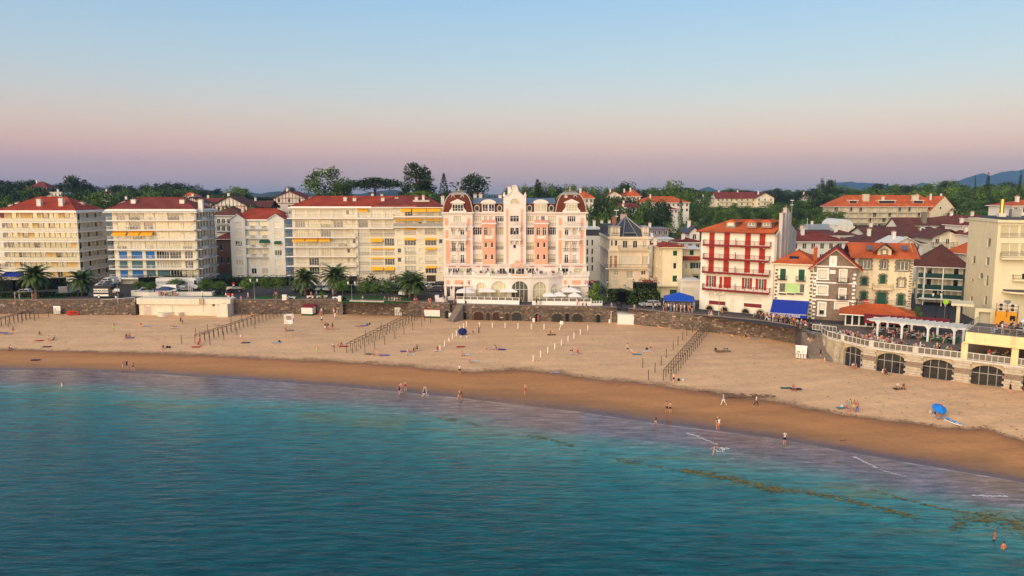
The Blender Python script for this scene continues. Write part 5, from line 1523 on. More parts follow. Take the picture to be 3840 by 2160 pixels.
MB().prism([(cx_+(x-cx_)*1.05,y*1.08)for x,y in rim],z-.55,z-.253).build('canopy_edge',MC,b.o)
# ================================================================ sea wall, ramp, steps, bathing house
STN=mat('sea wall stone',(.165,.122,.094),.9,.35,2.6,.02,9,tint=True)
MORT=mat('sea wall mortar',(.095,.078,.066),.95,.3,1.4,.02,6)
COPE=mat('coping stone',(.2,.165,.14),.9,.25,1.5,.01,6)
WOODD=mat('brown garage timber',(.055,.022,.012),.7,.15,2)
GREYD=mat('grey green metal door',(.032,.028,.022),.6,.12,2)
IRONB=mat('dark recess',(.015,.014,.013),.9,.1,2)
def foot(px):return atz(px,lin(BL,px),3.0)
def laid_stones(mb,p,u,n,L,z0,z1,holes,hmul=1.0,pale=.07,tints=None):
 """rubble courses on a vertical face: p start, u along, n outward"""
 z=z0
 while z<z1-.08:
  hh=min(rc(.24,.42)*hmul,z1-z);x=-rc(0,.3)
  while x<L:
   w=rc(.32,.95)*hmul
   a,b_=max(x,0)+.015,min(x+w,L)-.015
   x+=w
   if b_-a<.1:continue
   if any(a<h1 and b_>h0 and z<g1 and z+hh>g0 for h0,h1,g0,g1 in holes):continue
   d=rc(.02,.075)
   t=rc(.62,1.25);k=(t*rc(.95,1.08),t,t*rc(.9,1.05))
   if rnd.random()<pale:t=rc(1.5,2.6);k=(t,t*.95,t*.85)
   mb.tint=k
   jz=[rc(-.02,.02)for _ in range(4)]
   q=lambda s,zz,o:tuple(p+u*s+n*o+Vector((0,0,zz)))
   A=[q(a,z+.015,0),q(b_,z+.015,0),q(b_,z+hh-.015,0),q(a,z+hh-.015,0)]
   B=[q(a+.03,z+.04+jz[0],d),q(b_-.03,z+.04+jz[1],d),q(b_-.03,z+hh-.04+jz[2],d),q(a+.03,z+hh-.04+jz[3],d)]
   mb.add(A+B,[(4,5,6,7),(0,1,5,4),(1,2,6,5),(2,3,7,6),(3,0,4,7)])
  z+=hh
def sea_wall(label,pxs,top=ZP,doors=(),back=.9,z0=2.2,pale=.07,tintmul=None):
 pts=[foot(px)for px in pxs]
 base=pts[0].copy();base.z=3
 w=thing('sea_wall',label,'sea wall',base)
 core,st,cp=MB(),MB(),MB()
 for i in range(len(pts)-1):
  a,b_=pts[i]-base,pts[i+1]-base
  a.z=b_.z=0
  L=(b_-a).length;u=(b_-a).normalized();n=Vector((u.y,-u.x,0))
  if n.y>0:n=-n
  zt=top-3;zb=z0-3
  A=[a+n*0,b_+n*0,b_-n*back,a-n*back]
  core.add([(*p.xy,zb)for p in A]+[(*p.xy,zt)for p in A],[(0,1,5,4),(4,5,6,7),(2,3,7,6),(1,2,6,5),(3,0,4,7)])
  hl=[]
  for(px,wd,hh,kind)in doors:
   if pxs[i]<=px<pxs[i+1]:
    f=foot(px)-base;s=(Vector((f.x,f.y,0))-a).dot(u)
    hl.append((s-wd/2-.22,s+wd/2+.22,-1,hh+(.55 if kind!='slot' else .2)))
    ang=math.atan2(u.y,u.x)
    c=a+u*s+n*.012
    r=wd/2;zs=hh-(r*.55 if kind!='slot' else r)
    arc=[(r*math.cos(math.pi*k/10),zs+(hh-zs)*math.sin(math.pi*k/10))for k in range(11)]
    m={'wood':WOODD,'grey':GREYD,'dark':IRONB,'slot':IRONB}[kind]
    dz=1.25 if kind=='win' else-.3
    o=MB().xz([(-r,dz),(r,dz)]+arc,-.02,.0).build('arched_door',m,w,loc=(c.x,c.y,0),rz=ang)
    if kind in('wood','grey'):
     sl=MB()
     for k in range(int(hh/.2)):sl.box(-r*.98,r*.98,-.045,-.021,.02+k*.2,.17+k*.2)if .17+k*.2<zs+.15 else None
     sl.build('door_slats',m,o)
    v=MB()
    for k in range(10):
     t=rc(.8,1.5);v.tint=(t,t*.97,t*.9)
     c0,c1=arc[k],arc[k+1]
     f2=1+.32/r
     o0,o1=((c0[0]*f2),zs+(c0[1]-zs)*(1+.32/(hh-zs))),((c1[0]*f2),zs+(c1[1]-zs)*(1+.32/(hh-zs)))
     v.xz([c1,c0,o0,o1],-.1,.0)
    v.build('voussoirs',STN,o)
  laid_stones(st,a,u,n,L,zb+.3,zt-.02,hl,pale=pale)
  k=0.0
  while k<L:
   e=min(L,k+rc(1.0,1.7));p0,p1=a+u*(k+.01),a+u*(e-.01)
   if e-k>.15:
    V=[p0+n*.12,p1+n*.12,p1-n*.5,p0-n*.5]
    cp.add([(*p.xy,zt+.002)for p in V]+[(*p.xy,zt+.16+rc(-.012,.012))for p in V],[(0,1,5,4),(1,2,6,5),(2,3,7,6),(3,0,4,7),(4,5,6,7),(3,2,1,0)])
   k=e
 core.build('wall_core',MORT,w);st.build('stones',STN,w,kind='stuff');cp.build('coping',COPE,w,kind='stuff')
 return w
sea_wall('brown rubble sea wall under the palm gardens beside the ramp',[-1100,-300,0,270,400,524])
sea_wall('long brown rubble sea wall running from the white bathing house to the hotel steps',[862,980,1100,1290,1460,1560,1688],doors=((1678,.95,1.9,'dark'),))
sea_wall('reddish arched sea wall with timber doors below the hotel terrace',[1722,1770,1870,2003],doors=((1742,.8,1.7,'dark'),(1795,2.1,1.95,'wood'),(1830.5,.75,1.75,'wood'),(1866,2.1,1.95,'wood'),(1902,.75,1.75,'wood'),(1938,2.1,1.95,'grey')),pale=.10)
sea_wall('dark arched sea wall with metal doors below the hotel parasols',[2003.5,2110,2230,2314],doors=((2015,.85,1.75,'dark'),(2090,2.2,1.85,'grey'),(2127,.8,1.9,'dark'),(2165,2.2,1.85,'grey'),(2243,.85,1.75,'dark')),pale=.04)
sea_wall('tall brown sea wall with pale patches below the cafe and red shuttered house',[2356,2450,2550,2700,2850,3000,3050],pale=.14)
a,b_=foot(275),foot(524)
u=(b_-a);u.z=0;L=u.length;u.normalize();n=Vector((u.y,-u.x,0))
rt=thing('stone_ramp','grey stone ramp climbing along the sea wall to the white bathing house','ramp',(a.x,a.y,3))
mb,st=MB(),MB()
q=lambda s,o,z:(u.x*s+n.x*o,u.y*s+n.y*o,z)
mb.add([q(0,0.02,-.8),q(L,.02,-.8),q(L,1.8,-.8),q(0,1.8,-.8),q(0,.02,.0),q(L,.02,3.05),q(L,1.8,3.05),q(0,1.8,.0)],[(3,2,6,7),(4,7,6,5),(1,5,6,2),(0,4,5,1)])
mb.build('ramp_body',MORT,rt)
for k in range(14):
 s0=L*k/14;laid_stones(st,Vector((u.x*s0+n.x*1.8,u.y*s0+n.y*1.8,0)),u,n,L/14,-.4,3.05*(k+.5)/14,[],pale=.16)
st.build('stones',STN,rt,kind='stuff')
MB().add([q(0,1.72,.0),q(L,1.72,3.05),q(L,1.92,3.05),q(0,1.92,.0),q(0,1.72,.14),q(L,1.72,3.2),q(L,1.92,3.2),q(0,1.92,.14)],[(3,2,6,7),(4,7,6,5),(0,4,5,1),(1,5,6,2),(0,3,7,4)]).build('coping',COPE,rt)
MB().tube(q(L-8,1.82,2.2),q(L-8,1.82,3.6),.04).tube(q(L-4,1.82,2.7),q(L-4,1.82,3.9),.04).tube(q(L,1.82,3.2),q(L,1.82,4.2),.04).tube(q(L-8,1.82,3.6),q(L-4,1.82,3.9),.04).tube(q(L-4,1.82,3.9),q(L,1.82,4.2),.04).build('handrail',RAILW,rt)
# ---- white bathing house built against the wall
BW=mat('bathing house cream paint',(.74,.66,.52),.85,.08,.8,grime=.2)
p0,p1=atz(523,1180,3.0),atz(866,1184,3.0)
b=Bld('bathing_house','low cream bathing house with blind arches and outside steps on the sand',p0,p1,3.0,'building')
ht=b.z(690,1119.5)
def q6(x,y):return(360+x/6.44,1000+y/6.44)
def q7(x,y):return(700+x/6.44,1000+y/6.44)
xm=b.x(*q7(330,900))
for r,k in(((q7(385,880),q7(452,1075)),'s'),((q7(748,890),q7(802,1060)),'s')):
 (x0,z1),(x1,z0)=b.at(*r[0]),b.at(*r[1]);b.f.win(x0,x1,max(.05,z0),z1,k)
(x0,z1),(x1,z0)=b.at(*q7(615,890)),b.at(*q7(682,968));b.f.win(x0,x1,z0,z1,'g',gm=GLD)
b.walls(ht,3.0,BW,z0=-.8)
MB().box(-.25,xm,-.45,3.2,ht-1.35,ht+.02).build('parapet',BW,b.o);MB().box(xm+.02,b.W+.1,-.2,3.2,ht-1.2,ht).build('parapet',BW,b.o)
for cx,wd in((1235,1.9),(1740,1.9),(1520,.5),(2015,.5)):
 x,z1=b.at(*q6(cx,905));r=wd/2
 arc=[(r*math.cos(math.pi*k/10),r*math.sin(math.pi*k/10))for k in range(11)]
 h0=z1-r;lo=0 if wd>1 else h0-.5
 mb=MB()
 for k in range(10):mb.tube((arc[k][0],-.02,arc[k][1]),(arc[k+1][0],-.02,arc[k+1][1]),.07,n=4)
 mb.tube((-r,-.02,0),(-r,-.02,lo-h0),.07,n=4);mb.tube((r,-.02,0),(r,-.02,lo-h0),.07,n=4)
 o=mb.build('blind_arch',BW,b.o,loc=(x,0,h0))
 if cx==1235:MB().box(-.75,.75,-.05,-.01,-h0+.05,.4).build('door',mat('bleached door',(.55,.47,.4),.8),o);MB().box(-.03,.03,-.07,-.052,-h0+.05,.4).build('door_seam',GW,o)
for x0,x1,d in((q6(1480,0)[0],q6(1890,0)[0],2.2),(q6(1990,0)[0],q6(2130,0)[0],1.4)):
 a0,a1=b.x(x0,1175),b.x(x1,1175);n_=10
 MB().prism([(a0+(a1-a0)*i/n_,-d*math.sin(math.pi*i/n_))for i in range(n_+1)],-.6,.75).build('curved_plinth',BW,b.o)
sx0,sx1=b.x(*q7(800,1000)),b.W
for i in range(12):
 x0=sx0+(sx1-1.6-sx0)*i/12
 MB().box(x0,sx1,-1.6,-.2,-.6 if i==0 else(ht-1)*i/12,(ht-1)*(i+1)/12).build('step',BW,b.o)
hr=MB()
for i in range(4):
 t=i/3;x=sx0+(sx1-1.7-sx0)*t;z=(ht-1)*t;hr.tube((x,-1.55,z),(x,-1.55,z+1),.03,n=4)
for z in(.5,1.0):hr.tube((sx0,-1.55,z),(sx1-1.7,-1.55,ht-1+z),.03,n=4).tube((sx1-1.7,-1.55,ht-1+z),(sx1,-1.55,ht-1+z),.03,n=4)
hr.build('handrail',RAILW,b.o)
MB().box(b.x(*q7(335,0))-.25,b.x(*q7(335,0))+.45,-.5,-.21,ht-1.2,ht).build('lift_box',mat('tan box',(.5,.38,.22),.8),b.o)
# ---- steps down to the sand beside the hotel
def steps(label,top,bot,width,n,mside=MORT):
 """flight from top (world) straight down to bot"""
 d=bot-top;d.z=0;L=d.length;ang=math.atan2(d.y,d.x)
 s=thing('beach_steps',label,'steps',(bot.x,bot.y,bot.z),ang)
 for i in range(n):
  MB().box(-L*(i+1)/n,-L*i/n,-width/2,width/2,-.5,(top.z-bot.z)*(i+1)/n).build('step',COPE,s)
 return s,L
tp=foot(1712)+Vector((.6,.2,3.4));bt_=atz(1692,1196,3.0)
steps('narrow stone steps down the wall beside the striped hotel terrace',Vector((tp.x+.3,tp.y-.8,ZP)),Vector((bt_.x,bt_.y-3.4,2.95)),2.0,16)
MB().box(-1,2.4,-.5,1.6,-.8,3.35).build('wall_core',MORT,bpy.data.objects['beach_steps'],loc=(0,0,0))if False else None
fill=[foot(1688),foot(1722)]
c_=thing('sea_wall','short recessed sea wall behind the narrow stone steps','sea wall',(fill[0].x,fill[0].y,3));st=MB()
laid_stones(st,Vector((0,.9,0)),(fill[1]-fill[0]).normalized(),Vector((0,-1,0)),(fill[1]-fill[0]).length,-.6,ZP-3,[]);st.build('stones',STN,c_,kind='stuff')
MB().box(0,(fill[1]-fill[0]).length,.9,1.6,-.8,ZP-3).build('wall_core',MORT,c_)
fill=[foot(2314),foot(2357)]
c_=thing('sea_wall','recessed sea wall and slipway behind the big white shed','sea wall',(fill[0].x,fill[0].y,3));st=MB()
uu=(fill[1]-fill[0]);uu.z=0
laid_stones(st,Vector((0,2.2,0)),uu.normalized(),Vector((0,-1,0)),uu.length,-.6,ZP-3,[]);st.build('stones',STN,c_,kind='stuff')
MB().box(0,uu.length,2.2,3.0,-.8,ZP-3).build('wall_core',MORT,c_)
steps('broken stone steps in the wall beside the white signboard and green based hut',foot(1298)+Vector((-.6,-.7,3.4)),foot(1272)+Vector((0,-1.2,0)),1.3,14)
# ================================================================ the beach terrace restaurant
ZD=6.55
FT=[(3098,1342),(3128,1352),(3160,1360),(3250,1384),(3330,1398),(3426,1412),(3515,1424),(3605,1437),(3700,1450),(3790,1462),(3900,1478),(4100,1506)]
def tf_(px):p=atz(px,lin(FT,px),2.8);return Vector((p.x,p.y))
A0=tf_(3160)
t=thing('beach_terrace','curved stone beach terrace with glazed arches and white glass railing','terrace',(A0.x,A0.y,2.8))
def loc(v):return Vector((v.x-A0.x,v.y-A0.y))
arcs=[(3150,3162,3240,3252),(3262,3282,3399,3415),(3432,3453,3577,3597),(3612,3636,3766,3786),(3803,3828,3960,3990)]
BRZ=mat('bronze window frame',(.36,.33,.27),.5,.1,2)
zt=ZD-2.8-.25
for a0,b0,b1,a1 in arcs:
 p0,p1=loc(tf_(a0)),loc(tf_(a1));d=p1-p0;w=d.length
 s0,s1=(loc(tf_(b0))-p0).dot(d)/w,(loc(tf_(b1))-p0).dot(d)/w
 arch_wall(t,p0,math.atan2(d.y,d.x),w,zt,s0,s1,-.6,1.9,STONEY,12,.5,glass=GLD,fm=BRZ,frames=4)
 k=T(p0.x,p0.y,math.atan2(d.y,d.x))
 MB().add([k((s0,2.5,-.5)),k((s1,2.5,-.5)),k((s1,2.5,zt)),k((s0,2.5,zt))],[(0,1,2,3)]).build('interior',MATS['dark room'],t)
 r=(s1-s0)/2;xc=(s0+s1)/2;rise=min(r,zt-1.9-.35)
 for i in range(11):
  f0,f1=math.pi*i/11+.01,math.pi*(i+1)/11-.01
  pr=lambda f,e:(xc+(r+e)*math.cos(f),1.9+(rise+e*.75)*math.sin(f))
  MB().add([k((x,y,z))for y in(-.07,-.003)for x,z in(pr(f1,.03),pr(f0,.03),pr(f0,.42),pr(f1,.42))],[(0,1,2,3),(7,6,5,4),(1,0,4,5),(2,1,5,6),(3,2,6,7),(0,3,7,4)]).build('voussoir',STONEY,t)
for a0,a1 in((3252,3262),(3415,3432),(3597,3612),(3786,3803)):
 p0,p1=loc(tf_(a0)),loc(tf_(a1));d=p1-p0;w=d.length;ang=math.atan2(d.y,d.x)
 ex=.75
 pier=MB().box(-ex,w+ex,-.18,.5,-.6,zt).build('pier',STONEY,t,loc=(p0.x,p0.y,0),rz=ang)
 for i in range(9):
  z0=i*zt/9
  big=i%2
  MB().box(-ex-(.0 if big else .25),w+ex+(.0 if big else .25),-.30,-.182,z0+.02,z0+zt/9-.02).build('block',mat('pale block',(.5,.43,.33),.9,.18,2,grime=.25)if i not in(4,5)else mat('brown block',(.27,.2,.15),.9,.2,2),pier)
endp=[loc(tf_(3150)),loc(tf_(3128)),loc(tf_(3098)),loc(atz(3078,1318,3.2)),loc(atz(3072,1290,3.6))]
mb=MB()
for p0,p1 in zip(endp[1:],endp[:-1]):mb.add([(p0.x,p0.y,-.6),(p1.x,p1.y,-.6),(p1.x,p1.y,zt),(p0.x,p0.y,zt)],[(0,1,2,3)])
mb.build('curved_end',STONEY,t)
d=endp[0]-endp[2];ang=math.atan2(d.y,d.x)
c_=(endp[1]+endp[0])/2
arc=[(.6*math.cos(math.pi*i/8),1.5+.6*math.sin(math.pi*i/8))for i in range(9)]
MB().xz([(-.6,.2),(.6,.2)]+arc,-.16,-.1).build('niche',mat('pale block',(.5,.43,.33),.9),t,loc=(c_.x,c_.y,.5),rz=ang)
c_=(endp[2]+endp[3])/2;d2=endp[2]-endp[3]
oc=MB()
for i in range(12):f0,f1=math.pi*i/6,math.pi*(i+1)/6;oc.tube((.5*math.cos(f0),-.1,.65*math.sin(f0)),(.5*math.cos(f1),-.1,.65*math.sin(f1)),.13,n=5)
oc.build('oculus_ring',mat('pale block',(.5,.43,.33),.9),t,loc=(c_.x,c_.y,2.3),rz=math.atan2(d2.y,d2.x))
edge=[loc(atz(3060,1240,ZD))]+[endp[4],endp[3],endp[2],endp[1]]+[loc(tf_(px))for px in(3160,3205,3250,3330,3426,3515,3605,3700,3790,3900,4100)]
off=[Vector((p.x,p.y-.35))for p in edge]
n=len(off);bk=31
TILE=mat('terrace paving',(.15,.12,.10),.8,.2,1.2,.01,6)
mb=MB();zd=ZD-2.8
mb.add([(p.x,p.y,zd-.3)for p in off]+[(p.x,p.y,zd)for p in off],[(i,i+1,n+i+1,n+i)for i in range(n-1)])
mb.build('slab_edge',mat('pale slab',(.62,.58,.50),.8,.1,1,grime=.25),t)
fl=MB();top=[(p.x,p.y,zd-.01)for p in off];far=[(off[-1].x,off[-1].y+bk,zd-.01),(off[0].x+3,off[0].y+9,zd-.01),(off[0].x,off[0].y+1.5,zd-.01)]
fl.add(top+far,[tuple(range(n+3))]);fl.build('deck',TILE,t)
GLR=mat('railing glass',(.15,.13,.10),.15,.1,1,spec=.7)
def frame_rail(p0,p1,nn,z,parent=t,h=1.05):
 d=p1-p0;L=d.length;ang=math.atan2(d.y,d.x);r_=thing_part('railing',parent,(p0.x,p0.y,z),ang,rail_frame(L,nn,h))
 w=L/nn
 for i in range(nn):link('glass_panel',shared(('gp',rq(w),h),lambda:MB().box(.05,w-.05,-.01,.01,.12,h-.1).mesh('glass_panel',GLR)),r_,(i*w,0,0))
 return r_
def rail_frame(L,nn,h):
 mb=MB().box(0,L,-.05,.05,h-.09,h).box(0,L,-.04,.04,.02,.1)
 for i in range(nn+1):x=(L-.07)*i/nn;mb.box(x,x+.07,-.045,.045,.1,h-.09)
 return mb.mesh('railing',RAILW)
def thing_part(name,parent,l,rz,me):return link(name,me,parent,l,rz)
def offp(px):p=loc(tf_(px));return Vector((p.x,p.y-.2))
POSTM=mat('pale slab',(.62,.58,.50))
stn=[(3098,3150,3),(3158,3252,6),(3266,3415,7),(3433,3605,7)]
for a0,a1,k in stn:
 frame_rail(offp(a0),offp(a1),k,zd)
for px in(3154,3259,3424):
 p=offp(px);MB().box(-.35,.35,-.22,.22,0,1.15).build('railing_pier',POSTM,t,loc=(p.x,p.y,zd),rz=R(-20))
e0,e1,e2=Vector((endp[4].x,endp[4].y-.1)),Vector((endp[3].x,endp[3].y-.1)),Vector((endp[2].x,endp[2].y-.1))
frame_rail(e0,e1,2,zd);frame_rail(e1,e2,2,zd)
lp0,lp1=loc(atz(3046,1236,ZD)),loc(atz(3136,1247,ZD))
frame_rail(lp0,lp1,7,zd+.02)
# ---- upper cafe level, yellow, over the right of the terrace
YU=mat('yellow cafe render',(.78,.67,.36),.85,.1,1.0,grime=.35)
uA,uB=tf_(3608),tf_(4100)
u=Bld('cafe_pavilion','yellow cafe gallery with roof terrace above the glazed arches',(uA.x-.1,uA.y-.1),(uB.x,uB.y-.1),ZD,'building')
zf=u.z(3620,1286);zu=u.z(3620,1244)
for px in(3608,3798,3990):
 x=u.x(px,1300);MB().box(x-.1,x+.75,-.05,.7,0,zf).build('column',YU,u.o)
MB().box(0,u.W,-.12,10.5,zf,zu).build('upper_slab',YU,u.o)
MB().box(-.25,u.W,-.35,-.122,zf+.05,zf+.22).build('drip_ledge',YU,u.o)
MB().box(0,u.W,6,6.3,0,zf-.002).build('back_wall',mat('brown bar front',(.16,.1,.07),.8),u.o)
MB().box(u.W*.38,u.W*.62,5.9,5.99,1.2,2.0).build('serving_hatch',GLY,u.o)
for a,b_,k in((3626,3793,7),(3806,3985,7)):
 x0,x1=u.x(a,1330),u.x(b_,1330)
 r_=link('railing',rail_frame(x1-x0,k,1.05),u.o,(x0,.15,.02));w=(x1-x0)/k
 for i in range(k):link('glass_panel',shared(('gpu',rq(w)),lambda:MB().box(.05,w-.05,-.01,.01,.12,.95).mesh('glass_panel',GLR)),r_,(i*w,0,0))
link('railing',rail_mesh(u.W,1.0,'rails',RAILM),u.o,(0,.1,zu+.002))
link('railing',rail_mesh(10,1.0,'rails',RAILM),u.o,(.1,.1,zu+.002),math.pi/2)
MB().box(.1,u.W,.3,10.3,zu+.003,zu+.03).build('roof_deck',mat('timber deck',(.16,.12,.10),.85,.2,2),u.o)
# ---- broad steps beside the terrace
steps('broad stone steps from the promenade to the sand beside the curved terrace',atz(3052,1247,ZP),atz(3084,1345,3.0),4.2,20)
# ---- tiled pavilion with glass front
b=Bld('restaurant_pavilion','restaurant pavilion with low orange tiled roof and white glazed front',XY(3168,1200,139),XY(3412,1200,134.5),ZD)
for k in range(9):
 x=.1+(b.W-.2)*k/9;b.f.win(x+.1,x+(b.W-.2)/9-.1,.1,2.1,'g',nm=1,gm=GLD)
b.walls(2.25,7,WHITE)
rf=b.hip(-1.1,b.W+1.1,-1.4,8,2.35,1.5,RT2,4.5)
rb=MB()
for k in range(int((b.W+2)/.3)):
 x=-1.0+k*.3
 lo,hi=-1.38,3.3
 if x<3.5:hi=-1.38+(x+1.1)*1.03
 if x>b.W-3.5:hi=-1.38+(b.W+1.1-x)*1.03
 hi=min(hi,3.3)
 if hi-lo>.3:rb.tube((x,lo,2.37+(lo+1.4)*.318),(x,hi,2.37+(hi+1.4)*.318),.075,n=5)
rb.build('tile_rows',RT2,rf,kind='stuff')
for k in range(10):
 x=.1+(b.W-.2)*k/9;MB().box(x-.09,x+.09,-.3,-.004,0,2.2).build('post',TRIMW,b.o)
RAW=mat('dark red canvas',(.20,.012,.016),.8,.1,2)
for px0,px1 in((3240,3392),(3402,3560)):
 x0,x1=b.x(px0,1190,-1.5),b.x(px1,1190,-1.5)
 awning(b.o,x0,x1,2.6,4.2,.75,RAW,y=-1.4,val=.3)
 # ---- white pergola
PW=mat('pergola white paint',(.72,.74,.72),.7,.06,2)
P1,P2=atz(3268,1258,ZD),Vector((73.2,120.4,ZD))
pg=Bld('pergola','white timber pergola with slanting rafters over the terrace tables',P1,P2,ZD,'pergola')
zp=2.55
for row,y in((0,0),(1,3.2)):
 for q in(.07,.36,.66,.95):
  x=pg.W*q+(.9 if row else 0)
  o=MB().box(-.16,.16,-.16,.16,0,zp).build('post',PW,pg.o,loc=(x,y,0))
  MB().xz([(-.16,zp-.45),(-.5,zp-.01),(-.16,zp-.01)],-.1,.1).xz([(.16,zp-.45),(.16,zp-.01),(.5,zp-.01)],-.1,.1).build('brace',PW,o)
 MB().box(-.5,pg.W+1.5,y-.1,y+.1,zp+.002,zp+.3).build('beam',PW,pg.o)
for k in range(14):
 x=pg.W*k/13
 MB().xz([(-.045,0),(.045,0),(.045,.2),(-.045,.2)],-1.3,4.3).build('rafter',PW,pg.o,loc=(x,0,zp+.324),rz=R(-28))
 # ---- tables, chairs
CHW=mat('dark wicker chair',(.07,.06,.055),.7,.2,3)
CHG=mat('green metal chair',(.03,.14,.05),.5,.1,3)
CHL=mat('pale table top',(.6,.56,.5),.5,.08,2)
def chair_mesh(m):
 def f():
  mb=MB().box(-.22,.22,-.22,.22,.42,.47).box(-.22,.22,.19,.23,.47,.92)
  for sx in(-.2,.2):
   for sy in(-.2,.2):mb.box(sx-.02,sx+.02,sy-.02,sy+.02,0,.42)
  return mb.mesh('chair',m)
 return shared(('chair',m.name),f)
def table_mesh(m):
 def f():
  mb=MB().lathe([(.25,0),(.05,.04),(.05,.7)],8);mb.k=1;mb.box(-.38,.38,-.38,.38,.7,.74)
  return mb.mesh('table',[IRON,m])
 return shared(('table',m.name),f)
DINERS=[]
def dining(x,y,z,label,chairlabel,group,m=CHW,n=4,rz=0,tm=None):
 link('table',table_mesh(tm or CHL),None,(x,y,z),rz,label=label,cat='table',group=group)
 for k in range(n):
  a=rz+k*2*math.pi/n+R(rc(-12,12))
  cx,cy=x+.72*math.cos(a),y+.72*math.sin(a)
  link('chair',chair_mesh(m),None,(cx,cy,z),a-math.pi/2,label=chairlabel,cat='chair',group=group+' chairs')
  DINERS.append((cx,cy,z,a-math.pi/2))
def on(bb,x,y):p=Vector((bb.L.x,bb.L.y,0))+bb.u*x+bb.n*y;return p.x,p.y
for k in range(7):
 for j in range(2):
  x,y=on(pg,.9+k*1.85,.9+j*1.9)
  dining(x,y,ZD,'small table under the white pergola','dark chair at a table under the white pergola','pergola tables',CHW if k<4 else CHG)
for px in(3300,3345,3390,3450,3490,3540,3585):
 p=offp(px)+A0;dining(p.x+.3,p.y+1.7,ZD,'small table along the glass railing of the beach terrace','chair at a table along the glass railing of the beach terrace','railing tables',CHW if px<3430 else CHG)
for k in range(9):
 q=offp(3185+26*k)+A0;dining(q.x+.4,q.y+4.2+(k%2)*1.6,ZD,'small table on the open side of the beach terrace','chair on the open side of the beach terrace','open terrace tables',CHW)
for k in range(5):
 x,y=on(u,3+k*2.6,3.2);dining(x,y,ZD,'small table inside the yellow gallery','chair inside the yellow gallery','gallery tables',CHG)
for k in range(6):
 for j in range(3):
  x,y=on(u,4.2+k*2.3,2.2+j*2.7);dining(x,y,ZD+zu+.03,'pale table on the yellow cafe roof terrace','dark chair on the yellow cafe roof terrace','roof terrace tables',CHW,4)
for px in range(2872,3042,15):
 for j in(0,1):
  f=foot(px);dining(f.x+rc(-.2,.2),f.y+2.6+j*2.0,ZP,'cafe table on the pavement by the blue awning','dark cafe chair on the pavement by the blue awning','cafe tables',CHW,3,tm=CHW)
  # ---- parasols
def parasol(name,label,p,w,h,m,drop=.75,n=4,group=None,rz=0,cat='umbrella',pole=None):
 o=thing(name,label,cat,p,rz,group)
 MB().tube((0,0,0),(0,0,h),.035).lathe([(.3,0),(.3,.08)],8).build('pole',pole or RAILW,o)
 mb=MB();r=w/2*(math.sqrt(2)if n==4 else 1);off=math.pi/4 if n==4 else 0
 P_=[(r*math.cos(2*math.pi*i/n+off),r*math.sin(2*math.pi*i/n+off))for i in range(n)]
 for i in range(n):
  a,b_=P_[i],P_[(i+1)%n]
  ma,mb_=(a[0]*.5,a[1]*.5),(b_[0]*.5,b_[1]*.5)
  zc=h-drop*.42
  mb.add([(a[0],a[1],h-drop),(b_[0],b_[1],h-drop),(mb_[0],mb_[1],zc),(ma[0],ma[1],zc),(0,0,h)],[(0,1,2,3),(3,2,4)])
  mb.quad((a[0],a[1],h-drop-.16),(b_[0],b_[1],h-drop-.16),(b_[0],b_[1],h-drop),(a[0],a[1],h-drop))
 cn=mb.build('canopy',m,o)
 rb=MB()
 for a in P_:rb.tube((0,0,h-.05),(a[0]*.98,a[1]*.98,h-drop-.03),.015,n=3)
 rb.build('rib',RAILM,cn)
 return o
PWH=mat('white parasol canvas',(.80,.77,.72),.8,.05,1)
x,y=on(u,8.2,5.2);parasol('parasol','square white parasol over the yellow cafe roof terrace',(x,y,ZD+zu+.03),3.6,2.7,PWH,.8,rz=u.a)
x,y=on(u,15.5,4.6);parasol('parasol','second square white parasol at the end of the yellow cafe roof terrace',(x,y,ZD+zu+.03),3.8,2.7,PWH,.8,rz=u.a)
x,y=on(u,10.0,8.0);parasol('parasol','blue parasol behind the white one on the cafe roof terrace',(x,y,ZD+zu+.03),3.4,2.9,BLUEC,.7,rz=u.a)
b=Bld('kiosk','orange plant room with air conditioners beside the cream tower',XY(3730,1190,131),XY(3812,1190,129),6.4)
MB().box(0,b.W,0,3,0,4.1).build('body',mat('orange render',(.75,.33,.02),.8,.08,1),b.o)
MB().box(b.W*.7,b.W*.95,-.05,-.004,2.6,3.5).build('vent',IRONB,b.o)
for x in(.9,2.6):
 o=MB().box(-.6,.6,0,.5,0,1.5).build('air_conditioner',mat('air conditioner casing',(.62,.58,.5),.5),b.o,loc=(x,.3,4.12))
 for z in(.4,1.1):MB().xz([(-.1+.28*math.cos(i*math.pi/6),z+.28*math.sin(i*math.pi/6))for i in range(12)],-.03,-.003).build('fan',IRONB,o)
pip=MB()
for x in(.15,1.75,3.4):pip.tube((x,-.1,3.2),(x,-.1,5.6),.05,n=5)
for z in(4.6,5.2):pip.tube((.15,-.1,z),(3.4,-.1,z),.04,n=5)
pip.build('pipes',mat('rusty pipe',(.3,.12,.05),.7),b.o)
sv=Bld('porch','cream doorway frame at the foot of the tall corner block',XY(3655,1190,134),XY(3728,1190,132.5),ZD+.4)
MB().box(0,.6,0,1,0,3.6).box(sv.W-.6,sv.W,0,1,0,3.6).box(.602,sv.W-.602,0,1,3.0,3.6).build('frame',MC,sv.o)
MB().box(.602,sv.W-.602,.6,.7,0,2.99).build('glazing',GL,sv.o)
can=MB().box(-3.8,-.2,.5,6,3.75,4.15).build('canopy',MC,sv.o);MB().box(-2.9,-2.3,1.0,1.6,0,3.74).build('column',MC,sv.o)
